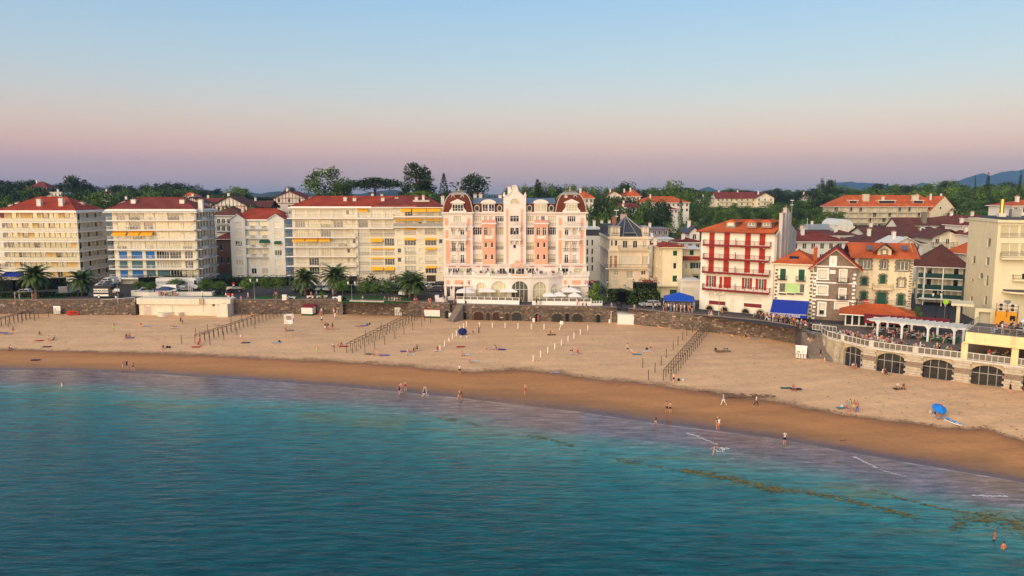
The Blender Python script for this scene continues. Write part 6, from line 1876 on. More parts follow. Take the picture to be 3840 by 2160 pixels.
# ---- hotel terrace: white parapet with glass, parasols, tables
def hotel_fence(label,pxa,pxb,n):
 p0,p1=foot(pxa)+Vector((0,1.9,0)),foot(pxb)+Vector((0,1.9,0));d=p1-p0;d.z=0
 f=thing('terrace_fence',label,'fence',(p0.x,p0.y,ZP),math.atan2(d.y,d.x));L=d.length
 MB().box(0,L,-.06,.06,0,.95).build('panel',TRIMW,f)
 w=L/n
 for i in range(n+1):MB().box(-.07,.07,-.1,.1,0,1.65).build('post',TRIMW,f,loc=(min(L-.07,max(.07,i*w)),0,0))
 MB().box(0,L,-.05,.05,1.55,1.6).build('handrail',TRIMW,f)
 for i in range(n):MB().box(i*w+.1,(i+1)*w-.1,-.01,.01,1.0,1.5).build('glass_panel',GLR,f)
 return p0,p1
fa=hotel_fence('white panelled terrace fence with glass strip in front of the hotel arches',1711,1948,9)
fb=hotel_fence('white panelled terrace fence with glass strip in front of the hotel parasols',1996,2220,8)
p0=foot(2220)+Vector((0,1.9,0));p1=foot(2262)+Vector((0,2.6,0));d=p1-p0
f=thing('garden_fence','low white post fence curving round the hedge beside the hotel terrace','fence',(p0.x,p0.y,ZP),math.atan2(d.y,d.x))
MB().box(.02,d.length,-.06,.06,0,.6).build('panel',TRIMW,f)
for i in range(5):MB().box(d.length*i/4-.06,d.length*i/4+.06,-.08,.08,0,1.1).build('post',TRIMW,f)
MB().box(.02,d.length,-.04,.04,.98,1.04).build('handrail',TRIMW,f)
for i,(px,py,w)in enumerate(((1750,1092,4.3),(1828,1090,4.0),(1908,1090,4.0))):
 p=atz(px,1128,ZP);parasol('parasol',['wide white parasol beside the lamp post on the hotel terrace','wide white parasol before the second hotel arch','wide white parasol before the central hotel arch'][i],(p.x,171.5 if i else 170.6,ZP),w,3.3,PWH,.75)
for i,(px,Y,w)in enumerate(((2060,169.6,3.0),(2098,170.2,3.0),(2140,171.3,4.2),(2155,168.8,3.0))):
 p=aty(px,1120,Y);parasol('parasol',['low white parasol above the hotel diners','low white parasol above the hotel diners','big white parasol rising above its neighbours by the hotel hedge','low white parasol above the hotel diners'][i],(p.x,Y,ZP),w,3.4 if i==2 else 2.5,PWH,.8,group='hotel parasols')
for px in list(range(1722,1945,22))+list(range(2010,2190,22)):
 p=atz(px,1134,ZP);dining(p.x,169.6+rc(-.3,.3),ZP,'small table on the hotel terrace','chair on the hotel terrace','hotel tables',CHW)
for px in range(1720,2170,45):
 x,z=h.at(px,1030,-4.2);xx=h.L.x+x
 dining(xx,HY-4.2,ZP+ZF,'small table on the hotel balcony terrace','chair on the hotel balcony terrace','hotel balcony tables',CHW,3)
for i,px in enumerate((1806,2103)):
 x,z=h.at(px,1020,-4.6);mb=MB().lathe([(.25,0),(.25,.08)],8).tube((0,0,0),(0,0,2.8),.03)
 o=thing('parasol',['furled white parasol on the hotel balcony beside the first arch','furled white parasol on the hotel balcony above the end arch'][i],'umbrella',(h.L.x+x,HY-4.6,ZP+ZF));mb.build('pole',RAILW,o)
 MB().lathe([(.08,1.0),(.28,1.2),(.2,2.0),(.04,2.8)],8).build('canopy',PWH,o)
 # ================================================================ town behind the front
def house(label,pL,pR,Y,pe,pr,roof,wall,D=9,axis='hip',wins=4,floors=2,fm=None,name='house',zg=None,over=.7,chim=1,leaf=None,rid=None,fh=2.7):
 pm=(pL+pR)/2
 A,B_=aty(pL,pe,Y),aty(pR,pe,Y)
 zg=hill((A.x+B_.x)/2,Y)if zg is None else zg
 zg=min(zg,A.z-2.2)
 b=Bld(name,label,A,B_,zg)
 ht=A.z-zg
 for fl in range(floors):
  z1=ht-.45-fl*fh
  if z1<1.2:break
  for k in range(wins):
   x=b.W*(k+.5)/wins
   b.f.win(x-.5,x+.5,max(.2,z1-1.4),z1,'g' if not leaf else rnd.choice('gl'),gm=GLD,leaf=leaf,nm=2)
 R_=aty(pm,pr,Y+D/2 if axis!='y' else Y)
 rh=max(.6,R_.z-A.z)
 if axis=='y':b.wall.add([(0,0,ht),(b.W,0,ht),(b.W/2,0,ht+rh*b.W/(b.W+2*over))],[(0,1,2)])
 if axis=='x':
  for xx in(0,b.W):b.wall.add([(xx,0,ht),(xx,D,ht),(xx,D/2,ht+rh*D/(D+2*over))],[(0,1,2)])
 b.walls(ht,D,wall)
 if axis=='hip':b.hip(-over,b.W+over,-over,D+over,ht+.05,rh,roof,rid)
 elif axis=='flat':MB().box(-.3,b.W+.3,-.3,D+.3,ht+.003,ht+.35).build('roof',roof,b.o)
 else:b.gable(-over,b.W+over,-over,D+over,ht-.1,rh+.1,roof,axis)
 for k in range(chim):
  x=b.W*(.3+.4*k);y=D*(.35 if axis=='hip' else .5);b.chimney(x,y,ht+rh*.4,ht+rh+1.0,.8,.7,WHITE)
 b.ht=ht;b.rh=rh
 return b
TIMB=mat('dark red timber',(.10,.02,.015),.8,.15,2)
BEIGE=mat('beige render',(.62,.55,.40),.85,.08,.5,grime=.15)
b=Bld('apartment_block','long beige flats with balcony bands and red roof before the wood',XY(3126,800,388),XY(3490,800,388),8)
ht=b.z(3300,775)
for f_ in range(5):
 z0=ht-2.75*(f_+1)
 for k in range(20):
  x=b.W*k/20
  b.f.win(x+.35,x+b.W/20-.35,z0+.1,z0+2.45,'g' if rnd.random()<.45 else 's',gm=GL,nm=2)
 b.balcony(-1.2,b.W-.1,z0,1.4,'bars',mat('beige rail',(.5,.46,.36),.7),BEIGE,1.0,.3,ends=False)
 for k in range(1,20,2):MB().box(b.W*k/20-.15,b.W*k/20+.15,-1.2,-.004,z0+.002,z0+2.44).build('fin',BEIGE,b.o)
b.walls(ht,14,BEIGE)
zr=b.z(3300,733,7)-ht
b.hip(-1.2,b.W+6,-1.5,15,ht+.1,zr,RT2,9)
for px,y0,y1,w in((3247,729,758,3.2),(3311,738,752,1),(3428,733,748,2),(3440,730,740,1)):
 x,z1=b.at(px,y0,3);b.chimney(x,3,z1-4,z1,w,1.5,BEIGE)
for px0,px1 in((3180,3215),(3290,3356),(3420,3462)):
 x0,z=b.at(px0,763,1.5);x1,_=b.at(px1,763,1.5)
 o=MB().box(x0,x1,.6,4.5,z,z+1.5).build('roof_terrace',mat('salmon loggia',(.55,.28,.15),.85),b.o);MB().box(x0-.2,x1+.2,.4,4.6,z+1.503,z+1.75).build('lintel',TRIMW,o);MB().box(x0+.5,x1-.8,.55,.598,z+.2,z+1.3).build('pane',GLD,o)
g=house('plain beige gable end flats joined to the long balcony block',3489,3588,386,790,735,RT2,BEIGE,16,'y',0,0,name='apartment_block',zg=8,over=.15,chim=2)
g.f.win(4.5,5.4,g.ht+.8,g.ht+2,'g',hole=False,y=-.25,gm=GLD)
b=house('mansion with steep brown roof and four oval dormers behind the villa',3392,3640,232,889,815,RT3,WHITE,16,'x',5,2,zg=ZP,name='mansion',chim=0,over=.4)
b.chimney(b.x(3452,820,8),6,b.ht+3,b.ht+b.rh+1.6,1.3,1.2,mat('grey stone chimney',(.2,.18,.15),.9))
for cx in(1100,1205,1380,1490):
 x,z=b.at(*c7(cx,530),3.0)
 o=MB().xz([(1.1*math.cos(i*math.pi/8),1.0*math.sin(i*math.pi/8))for i in range(16)],0,3).build('dormer',ZINCG,b.o,loc=(x,2.4,z))
 MB().xz([(.72*math.cos(i*math.pi/8),.72*math.sin(i*math.pi/8))for i in range(16)],-.08,-.003).build('frame',TRIMW,o)
 MB().xz([(.46*math.cos(i*math.pi/8),.46*math.sin(i*math.pi/8))for i in range(16)],-.1,-.083).build('pane',GLD if cx<1300 else GLY,o)
 MB().box(-1.5,1.5,-.2,3,.75,1.05).build('hood',ZINCG,o)
b=house('timber chalet gable with balcony in front of the brown mansion',3497,3614,206,890,859,RT3,CREAM,9,'y',3,1,zg=ZP,over=1.2,chim=0)
b.balcony(-.3,b.W+.3,b.ht-2.2,1.2,'timber',mat('dark timber',(.07,.05,.04),.8),WHITE,.9)
for q in(.2,.5,.8):MB().box(b.W*q-.12,b.W*q+.12,-1.1,-.9,b.ht-3,b.ht+(b.rh*.5 if q==.5 else .2)).build('post',TRIMW,b.o)
HS=[('brown roofed house with white gable left of the mansion',3250,3405,226,879,850,RT3,WHITE,11,'x',4,1),('wide brown roofed house with skylights behind the stone gabled house',3212,3462,196,914,873,RT3,WHITE,13,'hip',6,1),('white gabled attic behind the cream villa roof',3354,3440,186,914,889,GREYW,WHITE,8,'y',0,0),('white house under red brown roof beside the grey gable wall',2968,3168,187,906,872,RT4,WHITE,10,'hip',6,2),('white house with brown roof and small windows beneath the long balcony flats',3125,3212,216,884,864,RT3,WHITE,9,'hip',4,1),('brown roofed shed behind the grey gable wall',2985,3124,226,880,861,RT3,GREYW,9,'x',3,1),('grey sheet roofed hall beside the arched market hall',3045,3128,300,864,840,ZINCG,GREYW,14,'x',0,0),('red roofed villa at the edge of the wood beside the brass flue',3795,3960,205,772,752,RT2,WHITE,10,'hip',5,3),('red roofed house with four chimneys behind the mansion',3560,3655,262,820,805,RT4,WHITE,10,'hip',4,2),('red hipped roof house beside the cream tower roof',3640,3735,255,820,806,RT4,CREAM,10,'hip',4,2),('white house under maroon eaves between mansion and cream tower',3610,3672,222,846,832,RT4,WHITE,9,'hip',3,2),('low red roofed house behind the cream tower side',3636,3668,200,882,866,RT4,WHITE,8,'hip',2,2),('white gabled cottage with twin chimneys beside the red shuttered house',2586,2624,202,872,846,SLATE,WHITE,9,'y',1,1),('low red roofed house behind the yellow annexe',2545,2632,196,909,893,RT4,WHITE,9,'hip',3,1),('grey modern house with flat roof behind the slate pyramid roof',2424,2508,236,860,856,mat('mauve zinc',(.2,.16,.17),.6),mat('mauve cladding',(.24,.2,.2),.7),12,'flat',4,2),('white flat roofed terrace house below the grey modern house',2424,2524,226,898,895,GREYW,WHITE,9,'flat',4,1),('red roofed house with white dormer behind the hotel mansard',2158,2226,330,744,717,RT2,WHITE,9,'hip',4,2),('brown roofed house on the rise behind the hotel with pale gable',2276,2330,420,732,716,RT4,CREAM,9,'y',3,1),('red roofed house below the tall cross',2326,2385,430,735,716,RT1,CREAM,9,'hip',3,2),('tall orange roofed house beside the round tree and tall cross',2352,2402,410,736,712,RT2,CREAM,9,'hip',3,1),('little brown gabled house below the tall cross',2302,2336,380,752,738,RT3,BEIGE,8,'y',2,1),('low maroon roofed house beside the cemetery trees',2325,2388,330,776,762,RT4,GREYW,9,'x',3,1),('small white gabled chapel beside the cemetery trees',2332,2362,310,788,777,GREYW,WHITE,7,'y',0,0),('long white country house with spreading orange roof above the cemetery',2385,2585,400,760,737,RT2,WHITE,16,'hip',12,2),('low red roofed wing in front of the long white country house',2475,2542,385,785,776,RT1,WHITE,8,'hip',5,1),('white flats with grey sheet roof at the end of the yellow apartments',2624,2686,482,746,736,ZINCG,WHITE,12,'hip',4,2),('cream flats with dark balconies and maroon roof above the hedge',2686,2752,480,743,720,RT4,CREAM,14,'x',4,3),('yellow flats with maroon roof above the hedge',2752,2836,478,743,720,RT4,YH,14,'x',4,3),('pale gable ended flats at the end of the yellow apartments',2836,2903,476,742,722,RT4,CREAM,14,'y',3,3),('small white villa alone in the dark wood',3012,3044,560,735,726,RT3,WHITE,8,'y',2,1),('rose villa with broad red roof on the hilltop',104,176,520,705,681,RT4,mat('rose render',(.4,.25,.2),.9),12,'hip',5,1),('white modern house among the hillside trees above the red roof',187,230,420,722,719,WHITE,WHITE,9,'flat',3,2),('white cottage peeping over the round green tree',380,416,470,727,716,RT3,WHITE,8,'hip',3,1),('dark timbered chalet behind the blue blind flats',436,494,300,766,748,RT3,WHITE,9,'y',4,1),('timbered gable house behind the chimney of the blue blind flats',690,748,315,757,737,RT3,WHITE,9,'y',3,1),('long red roofed wing joining two timbered houses',745,822,330,757,742,RT4,WHITE,8,'x',5,1),('big half timbered house with red glowing windows behind the grey white flats',796,925,300,772,735,RT3,WHITE,14,'y',8,1),('dark roofed house with tall white chimneys beside the half timbered house',915,1012,310,775,752,RT3,mat('dark brown render',(.08,.06,.05),.9),10,'x',3,1),('pink white chalet with broad gable and red shutters above the trees',1026,1142,330,742,716,RT4,mat('pinkish white render',(.72,.62,.55),.85),14,'y',3,2),('tall narrow house with brown mansard among the big trees',1254,1300,330,712,696,RT3,WHITE,9,'hip',2,2),('brown roofed house peeping over the long cream flats',1360,1456,265,754,739,RT3,GREYW,9,'x',0,0),('white house with small gable above the cream flats roof line',1416,1452,260,752,742,RT3,WHITE,6,'y',0,0)]
for a in HS:
 kw={}
 if a[0].startswith(('pink','big half','long white')):kw['leaf']=TIMB
 if a[0].startswith(('low','white house','brown roofed house with','wide','white gabled attic'))and a[3]<240:kw['zg']=ZP
 hb=house(*a[:12],**kw)
 if 'chalet' in a[0]or 'timber' in a[0]:
  for k in range(9):
   x=hb.W*(k+.5)/9
   hgt=hb.ht+hb.rh*(1-abs(2*x/hb.W-1))*.9 if a[9]=='y' else hb.ht
   MB().box(-.1,.1,-.07,-.004,max(0,hb.ht-2.4),hgt).build('timber_post',TIMB,hb.o,loc=(x,0,0))
  for z in(hb.ht-2.4,hb.ht-.1):MB().box(0,hb.W,-.09,-.072,z-.12,z+.12).build('timber_rail',TIMB,hb.o)
 if 'flats' in a[0]and a[2]>2600 and a[3]>400:
  for fl_ in range(3):hb.balcony(hb.W*.15,hb.W*.85,hb.ht-.45-fl_*2.7-1.6,1.2,'bars',RAILM,CREAM,.9,.25)
emitm,lt,lb,LN,LL=nodes_of('lit window glass')
lb.inputs['Base Color'].default_value=(.8,.2,.05,1);lb.inputs['Emission Color'].default_value=(1,.22,.05,1);lb.inputs['Emission Strength'].default_value=.8  # red-orange emission added to the panes themselves
hb=[o for o in COL.objects if o.get('label','').startswith('big half')][0]
for ch in list(hb.children):
 if ch.name.startswith('window'):
  for pn in ch.children:
   if pn.name.startswith('pane'):pn.data=pn.data.copy();pn.data.materials[0]=emitm
tw=house('square tower house with red pyramid roof among the timbered houses',690,724,335,736,721,RT2,WHITE,7,'hip',2,2,name='tower_house',chim=0)
b=Bld('market_hall','white market hall with a round arched gable',XY(3128,850,300),XY(3206,850,300),ZP)
ht=b.z(3165,848);r=b.W*.42;zt_=b.z(3165,822)-ht
MB().xz([(b.W/2+r*math.cos(math.pi*i/12),ht+zt_*math.sin(math.pi*i/12))for i in range(13)],-.05,14).build('barrel_roof',GREYW,b.o)
for k in range(4):b.f.win(b.W*(k+.2)/4,b.W*(k+.8)/4,ht-2.6,ht-.6,'s')
b.walls(ht,16,WHITE);MB().box(-.4,b.W+.4,-.6,-.003,ht-3.4,ht-3.0).build('cornice',GREYW,b.o)
p=aty(320,690,520);o=thing('lookout_tower','little roofed lookout tower on the wooded skyline','tower',(p.x,p.y,p.z-9))
m=MB()
for sx in(-1.2,1.2):
 for sy in(-1.2,1.2):m.tube((sx,sy,0),(sx,sy,11),.12,n=4)
m.build('legs',RAILM,o);MB().box(-1.6,1.6,-1.6,1.6,9,9.3).build('platform',CONC,o);MB().lathe([(2.0,11),(.1,12.2)],8).build('roof',RT3,o)
p=aty(2301.5,716,500);q=aty(2301.5,677,500);o=thing('cross','tall thin metal cross standing on the skyline','cross',(p.x,p.y,p.z-3));hh=q.z-p.z+3
MB().tube((0,0,0),(0,0,hh),.16,.08,n=6).build('shaft',RAILM,o);MB().tube((-1.1,0,hh-1.8),(1.1,0,hh-1.8),.1,n=5).build('arm',RAILM,o)
def mast(px,y0,y1,Y,label,heads=0,m=None,r=.12):
 p,q=aty(px,y1,Y),aty(px,y0,Y);o=thing('mast',label,'mast',(p.x,p.y,p.z));hh=q.z-p.z
 MB().tube((0,0,0),(0,0,hh),r,r*.7,n=6).build('pole',m or mat('galvanised mast',(.5,.52,.5),.5),o)
 if heads:MB().box(-.8,.8,-.1,.1,hh-.3,hh).box(-.6,.6,-.1,.1,hh-2.3,hh-2.0).build('floodlight',RAILW,o)
mast(2968,750,815,330,'pale floodlight mast rising from the trees behind the grey gable',1)
mast(3026,817,862,260,'thin pale pole beside the grey sheet roofs');mast(3098,812,842,330,'first of two thin poles at the foot of the wood, by the sheet roofed hall');mast(3103,812,842,331,'second of two thin poles at the foot of the wood',r=.1)
mast(2546,820,900,250,'thin green pole before the cemetery',m=mat('green pole',(.12,.2,.12),.6));mast(2311,787,820,250,'short lamp pole behind the slate roof chimney',1)
# ---------------- cemetery
GR=mat('gravestone',(.26,.25,.24),.9,.3,1.5,tint=True)
def grave_mesh(k):
 mb=MB()
 t=[.7,1.0,1.9,.5,1.3][k];mb.tint=(t,t,t)
 mb.box(-.6,.6,-1.1,1.1,0,.35)
 if k%3==0:mb.box(-.35,.35,.85,1.0,.35,1.5)
 elif k%3==1:mb.box(-.08,.08,.88,.98,.35,1.9).box(-.4,.4,.88,.98,1.3,1.46)
 else:mb.xz([(-.45,.35),(.45,.35),(.45,1.2),(.25,1.6),(-.25,1.6),(-.45,1.2)],.85,1.0)
 return mb.mesh('gravestone',GR)
GM=[grave_mesh(k)for k in range(5)]
cem=MB();cg=[(2430,845),(2720,852),(2722,822),(2640,806),(2540,797),(2440,800)]
cz=lambda py:14+(848-py)*.115
cp=[atz(x,y,cz(y))for x,y in cg]
cem.add([tuple(p)for p in cp]+[(p.x,p.y,4)for p in cp],[(0,1,2,3,4,5)]+[(i,i+6,(i+1)%6+6,(i+1)%6)for i in range(6)]);cem.build('cemetery_ground',mat('cemetery gravel',(.16,.15,.13),.95,.3,.5),kind='structure')
for k in range(210):
 py=rc(800,848);px=rc(2440,2715)
 if py<lin([(2440,801),(2540,799),(2640,808),(2720,824)],px):continue
 p=atz(px,py,cz(py));link('gravestone',rnd.choice(GM),None,p,R(rc(-14,14)),rc(.8,1.3),label='weathered grave in the hillside cemetery above the yellow house',cat='grave',group='graves of the hillside cemetery')
cw=thing('cemetery_wall','grey stone wall along the top of the cemetery','wall',tuple(atz(2530,797,cz(797))))
q0=atz(2530,797,cz(797))
mb=MB()
for(x0,y0),(x1,y1)in zip([(2530,797),(2580,800),(2640,807),(2725,824)][:-1],[(2580,800),(2640,807),(2725,824)]):
 a,b_=atz(x0,y0,cz(y0))-q0,atz(x1,y1,cz(y1))-q0
 mb.add([(a.x,a.y,a.z-1),(b_.x,b_.y,b_.z-1),(b_.x,b_.y,b_.z+1.7),(a.x,a.y,a.z+1.7),(a.x,a.y+.5,a.z+1.7),(b_.x,b_.y+.5,b_.z+1.7)],[(0,1,2,3),(3,2,5,4)])
mb.build('masonry',GW,cw)
# ================================================================ trees
LEAF=mat('leaf green',(.078,.14,.028),.75,.3,.25,tint=True,spec=.25)
LEAFD=mat('dark evergreen leaf',(.030,.052,.022),.8,.3,.25,tint=True,spec=.2)
LEAFL=mat('light spring leaf',(.11,.185,.028),.75,.25,.3,tint=True,spec=.25)
BARK=mat('bark',(.085,.06,.045),.95,.3,3,.02,8)
def leafquad(mb,p,n,s,R_):
 n=n.normalized();a=n.orthogonal().normalized();a.rotate(Matrix.Rotation(R_.random()*6.28,3,n));b=n.cross(a)
 q=s*(.6+.8*R_.random())
 mb.add([p-a*q*.5,p+b*q*.35+n*q*.1,p+a*q*.5,p-b*q*.35],[(0,1,2,3)])
def crown_mesh(kind,seed,m,clumps=22,leaves=52,leaf=.06):
 R_=random.Random(seed);mb=MB();C_=[]
 for i in range(clumps):
  if kind=='broad':
   a=R_.random()*6.28;zz=R_.random();r=.42*math.sqrt(max(0,1-(zz*1.7-.8)**2))*(.45+.6*R_.random())
   C_.append((Vector((r*math.cos(a),r*math.sin(a),.15+.74*zz)),.12+.12*R_.random(),.9))
  elif kind=='ball':
   a=R_.random()*6.28;zz=R_.random();r=.42*math.sqrt(max(0,1-(zz*1.9-.95)**2))*(.5+.5*R_.random())
   C_.append((Vector((r*math.cos(a),r*math.sin(a),.42+.45*zz)),.1+.08*R_.random(),.8))
  elif kind=='umbrella':
   a=R_.random()*6.28;r=.46*math.sqrt(R_.random())
   C_.append((Vector((r*math.cos(a),r*math.sin(a),.90-1.05*r*r-.16*R_.random())),.10+.05*R_.random(),.55))
  elif kind=='cedar':
   zz=R_.random();a=R_.random()*6.28;r=(.50-.30*zz)*(.35+.65*R_.random())
   C_.append((Vector((r*math.cos(a)+.05*zz,r*math.sin(a),.14+.80*zz)),.08+.07*R_.random(),.55))
  elif kind=='cone':
   zz=i/clumps;a=i*2.4;r=.40*(1-zz)**.9
   C_.append((Vector((r*math.cos(a),r*math.sin(a),.12+.86*zz)),.05+.07*(1-zz),.5))
  elif kind=='column':
   zz=R_.random();a=R_.random()*6.28;r=.18*math.sin(math.pi*(.12+.85*zz))
   C_.append((Vector((r*math.cos(a),r*math.sin(a),.06+.92*zz)),.08+.03*R_.random(),1.3))
  else:
   a=R_.random()*6.28;zz=R_.random();r=.42*math.sqrt(max(.05,1-zz*zz))*(.4+.6*R_.random())
   C_.append((Vector((r*math.cos(a),r*math.sin(a),.08+.78*zz)),.13+.09*R_.random(),.9))
 for c,r,fl in C_:
  t=.62+.75*R_.random();w=.9+.25*R_.random();
  for k in range(leaves):
   d=Vector((R_.gauss(0,1),R_.gauss(0,1),R_.gauss(.25,1))).normalized()
   rr=r*(.55+.55*R_.random()**.5)
   p=c+Vector((d.x*rr,d.y*rr,d.z*rr*fl))
   tt=t*(.8+.4*R_.random());mb.tint=(tt*w,tt,tt*.9)
   leafquad(mb,p,d+Vector((R_.gauss(0,.5),R_.gauss(0,.5),R_.gauss(.2,.5))),leaf,R_)
 return mb.mesh('crown',m)
def trunk_mesh(kind,seed):
 R_=random.Random(seed);mb=MB()
 top={'ball':.55,'broad':.55,'umbrella':.68,'cedar':.85,'cone':.95,'column':.8,'bush':.3}[kind]
 r={'ball':.035,'broad':.035,'umbrella':.03,'cedar':.035,'cone':.02,'column':.02,'bush':.03}[kind]
 mb.tube((0,0,-.06),(.01,0,top*.5),r,r*.75,n=6);mb.tube((.01,0,top*.5),(0,.01,top),r*.75,r*.3,n=5)
 for i in range(7 if kind in('umbrella','cedar','broad')else 0):
  a=i*.9+R_.random();z=top*(.45+.08*i)
  mb.tube((0,0,z),(.30*math.cos(a),.30*math.sin(a),min(.85,z+.12+.12*R_.random())),r*.4,r*.12,n=4)
 return mb.mesh('trunk',BARK)
CR={}
for k,(kind,m,cl,lv,ls)in{'b0':('broad',LEAF,42,46,.056),'b1':('broad',LEAF,36,50,.06),'b2':('broad',LEAF,44,44,.054),'d0':('broad',LEAFD,42,46,.058),'d1':('broad',LEAFD,38,48,.056),'l0':('broad',LEAFL,26,50,.06),'u0':('umbrella',LEAFD,74,46,.042),'c0':('cedar',LEAFD,80,42,.042),'c1':('cedar',LEAFD,66,44,.045),'n0':('cone',LEAFD,46,34,.04),'p0':('column',LEAFD,26,44,.05),'g0':('ball',LEAF,34,50,.055),'s0':('bush',LEAF,20,50,.07),'s1':('bush',LEAFD,18,52,.075),'s2':('bush',LEAFL,20,50,.07)}.items():
 CR[k]=(crown_mesh(kind,hash(k)%999 if False else sum(map(ord,k)),m,cl,lv,ls),trunk_mesh(kind,len(k)))
KN={'g':('tamarisk_tree','tree'),'b':('broadleaf_tree','tree'),'d':('evergreen_tree','tree'),'l':('young_tree','tree'),'u':('umbrella_pine','pine'),'c':('cypress_tree','tree'),'n':('norfolk_pine','pine'),'p':('columnar_tree','tree'),'s':('bush','bush')}
def tree(k,p,w,h,label,group=None,rz=None):
 nm,cat=KN[k[0]]
 o=thing(nm,label,cat,p,R(rc(0,360))if rz is None else rz,group);o.scale=(w,w,h)
 link('trunk',CR[k][1],o);link('crown',CR[k][0],o)
 return o
def tree_px(k,px,top,Y,wpx,label,group=None,base=None):
 q=aty(px,top,Y);zg=hill(q.x,Y)if base is None else aty(px,base,Y).z
 zg=min(zg,q.z-3)
 return tree(k,(q.x,Y,zg),wpx*Y/F*1.28,(q.z-zg)*1.07,label,group)
tree_px('b0',1218,640,315,120,'huge bright green round tree rising over the long cream flats',base=765)
tree_px('b1',1285,672,330,70,'broad green tree beside the brown mansard house',base=760)
tree_px('u0',1406,664,305,165,'wide umbrella pine with open branches over the cream flats',base=765)
tree_px('c0',1560,616,300,130,'tall ragged black cypress beside the umbrella pine',base=780)
tree_px('c1',1602,648,310,70,'leaning ragged cypress right behind the tallest cypress',base=780)
tree_px('n0',1664,656,305,48,'slim tiered norfolk pine beside the hotel roof',base=775)
tree_px('d0',1758,664,300,125,'dense dark round evergreen behind the hotel mansard',base=790)
tree_px('l0',1590,718,270,110,'yellow green low trees behind the neighbour of the hotel',base=770)
tree_px('c1',2015,677,330,34,'narrow dark cypress behind the hotel gable',base=770)
tree_px('d1',1088,702,380,46,'small dark tree over the pink white chalet',base=745)
tree_px('d0',250,668,470,75,'spiky dark evergreen on the hilltop beside the rose villa');tree_px('d1',295,673,480,55,'spiky dark evergreen beside the lookout tower')
tree_px('b2',382,728,262,100,'round fresh green tree between the two balcony blocks',base=850)
tree_px('l0',880,705,360,80,'round light green tree behind the half timbered house',base=760);tree_px('d1',895,706,365,70,'round dark tree behind the half timbered house',base=760)
for px,top,Y,w,k,lb in((3084,678,560,36,'p0','tall dark conifer on the skyline above the lone white villa'),(3125,680,560,46,'d0','flat topped dark pine beside the skyline conifer'),(3658,672,470,14,'p0','thin dark conifer poking out of the wood'),(3706,664,460,34,'p0','broad dark conifer standing out of the wood before the mountain'),(3828,660,450,30,'p0','dark conifer at the end of the wood before the mountain'),(2358,694,470,70,'d0','domed dark tree behind the cross'),(2533,690,430,75,'b2','bright green tree above the long white country house'),(2265,752,300,75,'d0','dark tree in the hollow behind the slate roof'),(2250,795,262,75,'b1','clipped round tree beside the hotel corner'),(2553,748,330,30,'p0','dark column tree before the long white country house'),(2420,790,262,110,'d1','broad dark tree at the cemetery edge'),(2570,838,240,60,'b0','round green tree below the cemetery')):
 tree_px(k,px,top,Y,w,lb)
PROF=[(-200,690),(0,684),(60,688),(110,680),(150,690),(190,702),(260,684),(340,694),(380,712),(430,700),(500,704),(560,696),(610,688),(660,694),(720,698),(760,708),(830,718),(905,732),(1000,742),(1150,738),(1180,715),(1320,720),(1480,722),(1520,730),(1640,705),(1700,690),(1830,690),(1880,712),(1960,700),(2050,695),(2160,700),(2200,704),(2260,712),(2330,705),(2430,712),(2500,702),(2580,704),(2640,710),(2700,716),(2760,706),(2800,716),(2860,722),(2900,706),(2960,710),(3020,710),(3080,692),(3170,694),(3220,704),(3300,694),(3370,694),(3450,696),(3520,684),(3600,684),(3650,694),(3720,694),(3790,688),(3840,684),(4100,680)]
GRP={'L':'trees on the wooded hill behind the flats','R':'trees of the wood behind the old town'}
cnt={'L':0,'R':0}
WOOD=[]
def row(side,x0,x1,Y,dy,wpx,kinds,step,skip=()):
 px=x0
 while px<x1:
  px+=step*rc(.7,1.3)
  if any(a<px<b_ for a,b_ in skip):continue
  top=lin(PROF,px)+dy+rc(-6,8);w=wpx*rc(.8,1.35);k=rnd.choice(kinds)
  q=aty(px,top,Y);Yj=Y+rc(-12,12)
  if cnt[side]<240:
   cnt[side]+=1
   kn={'b':'green broadleaf','d':'dark evergreen','l':'light green','c':'ragged dark','p':'tall conifer'}[k[0]]
   tree_px(k,px,top,Yj,w,kn+(' tree on the wooded hill behind the flats' if side=='L' else ' tree of the wood behind the old town'),GRP[side])
  else:WOOD.append((px,top,Yj,w))
row('L',-120,1010,560,0,52,['d0','d1','d0','c1'],24)
row('L',-120,900,480,14,58,['d0','d1','b1','d0'],30,((180,235),))
row('L',-120,800,400,34,66,['d1','b0','d0','d1'],36,((180,235),(375,420)))
row('L',-120,1000,320,56,70,['b1','d1','d0','b2'],42,((430,500),(680,1000)))
row('L',-100,440,262,92,80,['d1','b0','d0'],50)
row('L',780,1320,290,52,66,['b2','d0','b0','d1'],32,((796,930),(1026,1140)))
row('L',800,1340,268,74,60,['b1','d0','b0','d1'],30,((1225,1330),))
row('L',1130,1700,330,34,60,['d0','d1','b1'],36)
row('L',1480,1900,280,60,60,['b0','d0','d1'],34)
row('R',1880,2300,520,4,46,['b0','b2','d0','l0'],26)
row('R',1960,2290,420,26,56,['b0','d1','d0','b1'],32,((2150,2230),))
row('R',2150,2480,330,62,60,['d0','d1','b0'],36,((2160,2228),(2330,2400)))
row('R',2190,2440,270,98,62,['d0','d1','b1','d1'],34)
row('R',2150,2430,300,76,62,['b0','d1','b1','d0'],30)
row('R',2270,2420,370,44,50,['b0','d0','b1'],26)
row('R',2280,3100,600,4,44,['d0','d1','b0','d0'],24)
row('R',2420,2640,440,14,50,['b0','b2','l0'],30)
row('R',2560,3160,520,18,52,['b1','d0','d1','d0'],30,((3005,3050),))
row('R',2590,2960,405,62,54,['b0','b2','b1','b0'],28)
row('R',2640,2960,370,82,46,['b0','b1','d1'],28)
row('R',2900,3180,450,44,64,['b0','d1','b2','b1'],34)
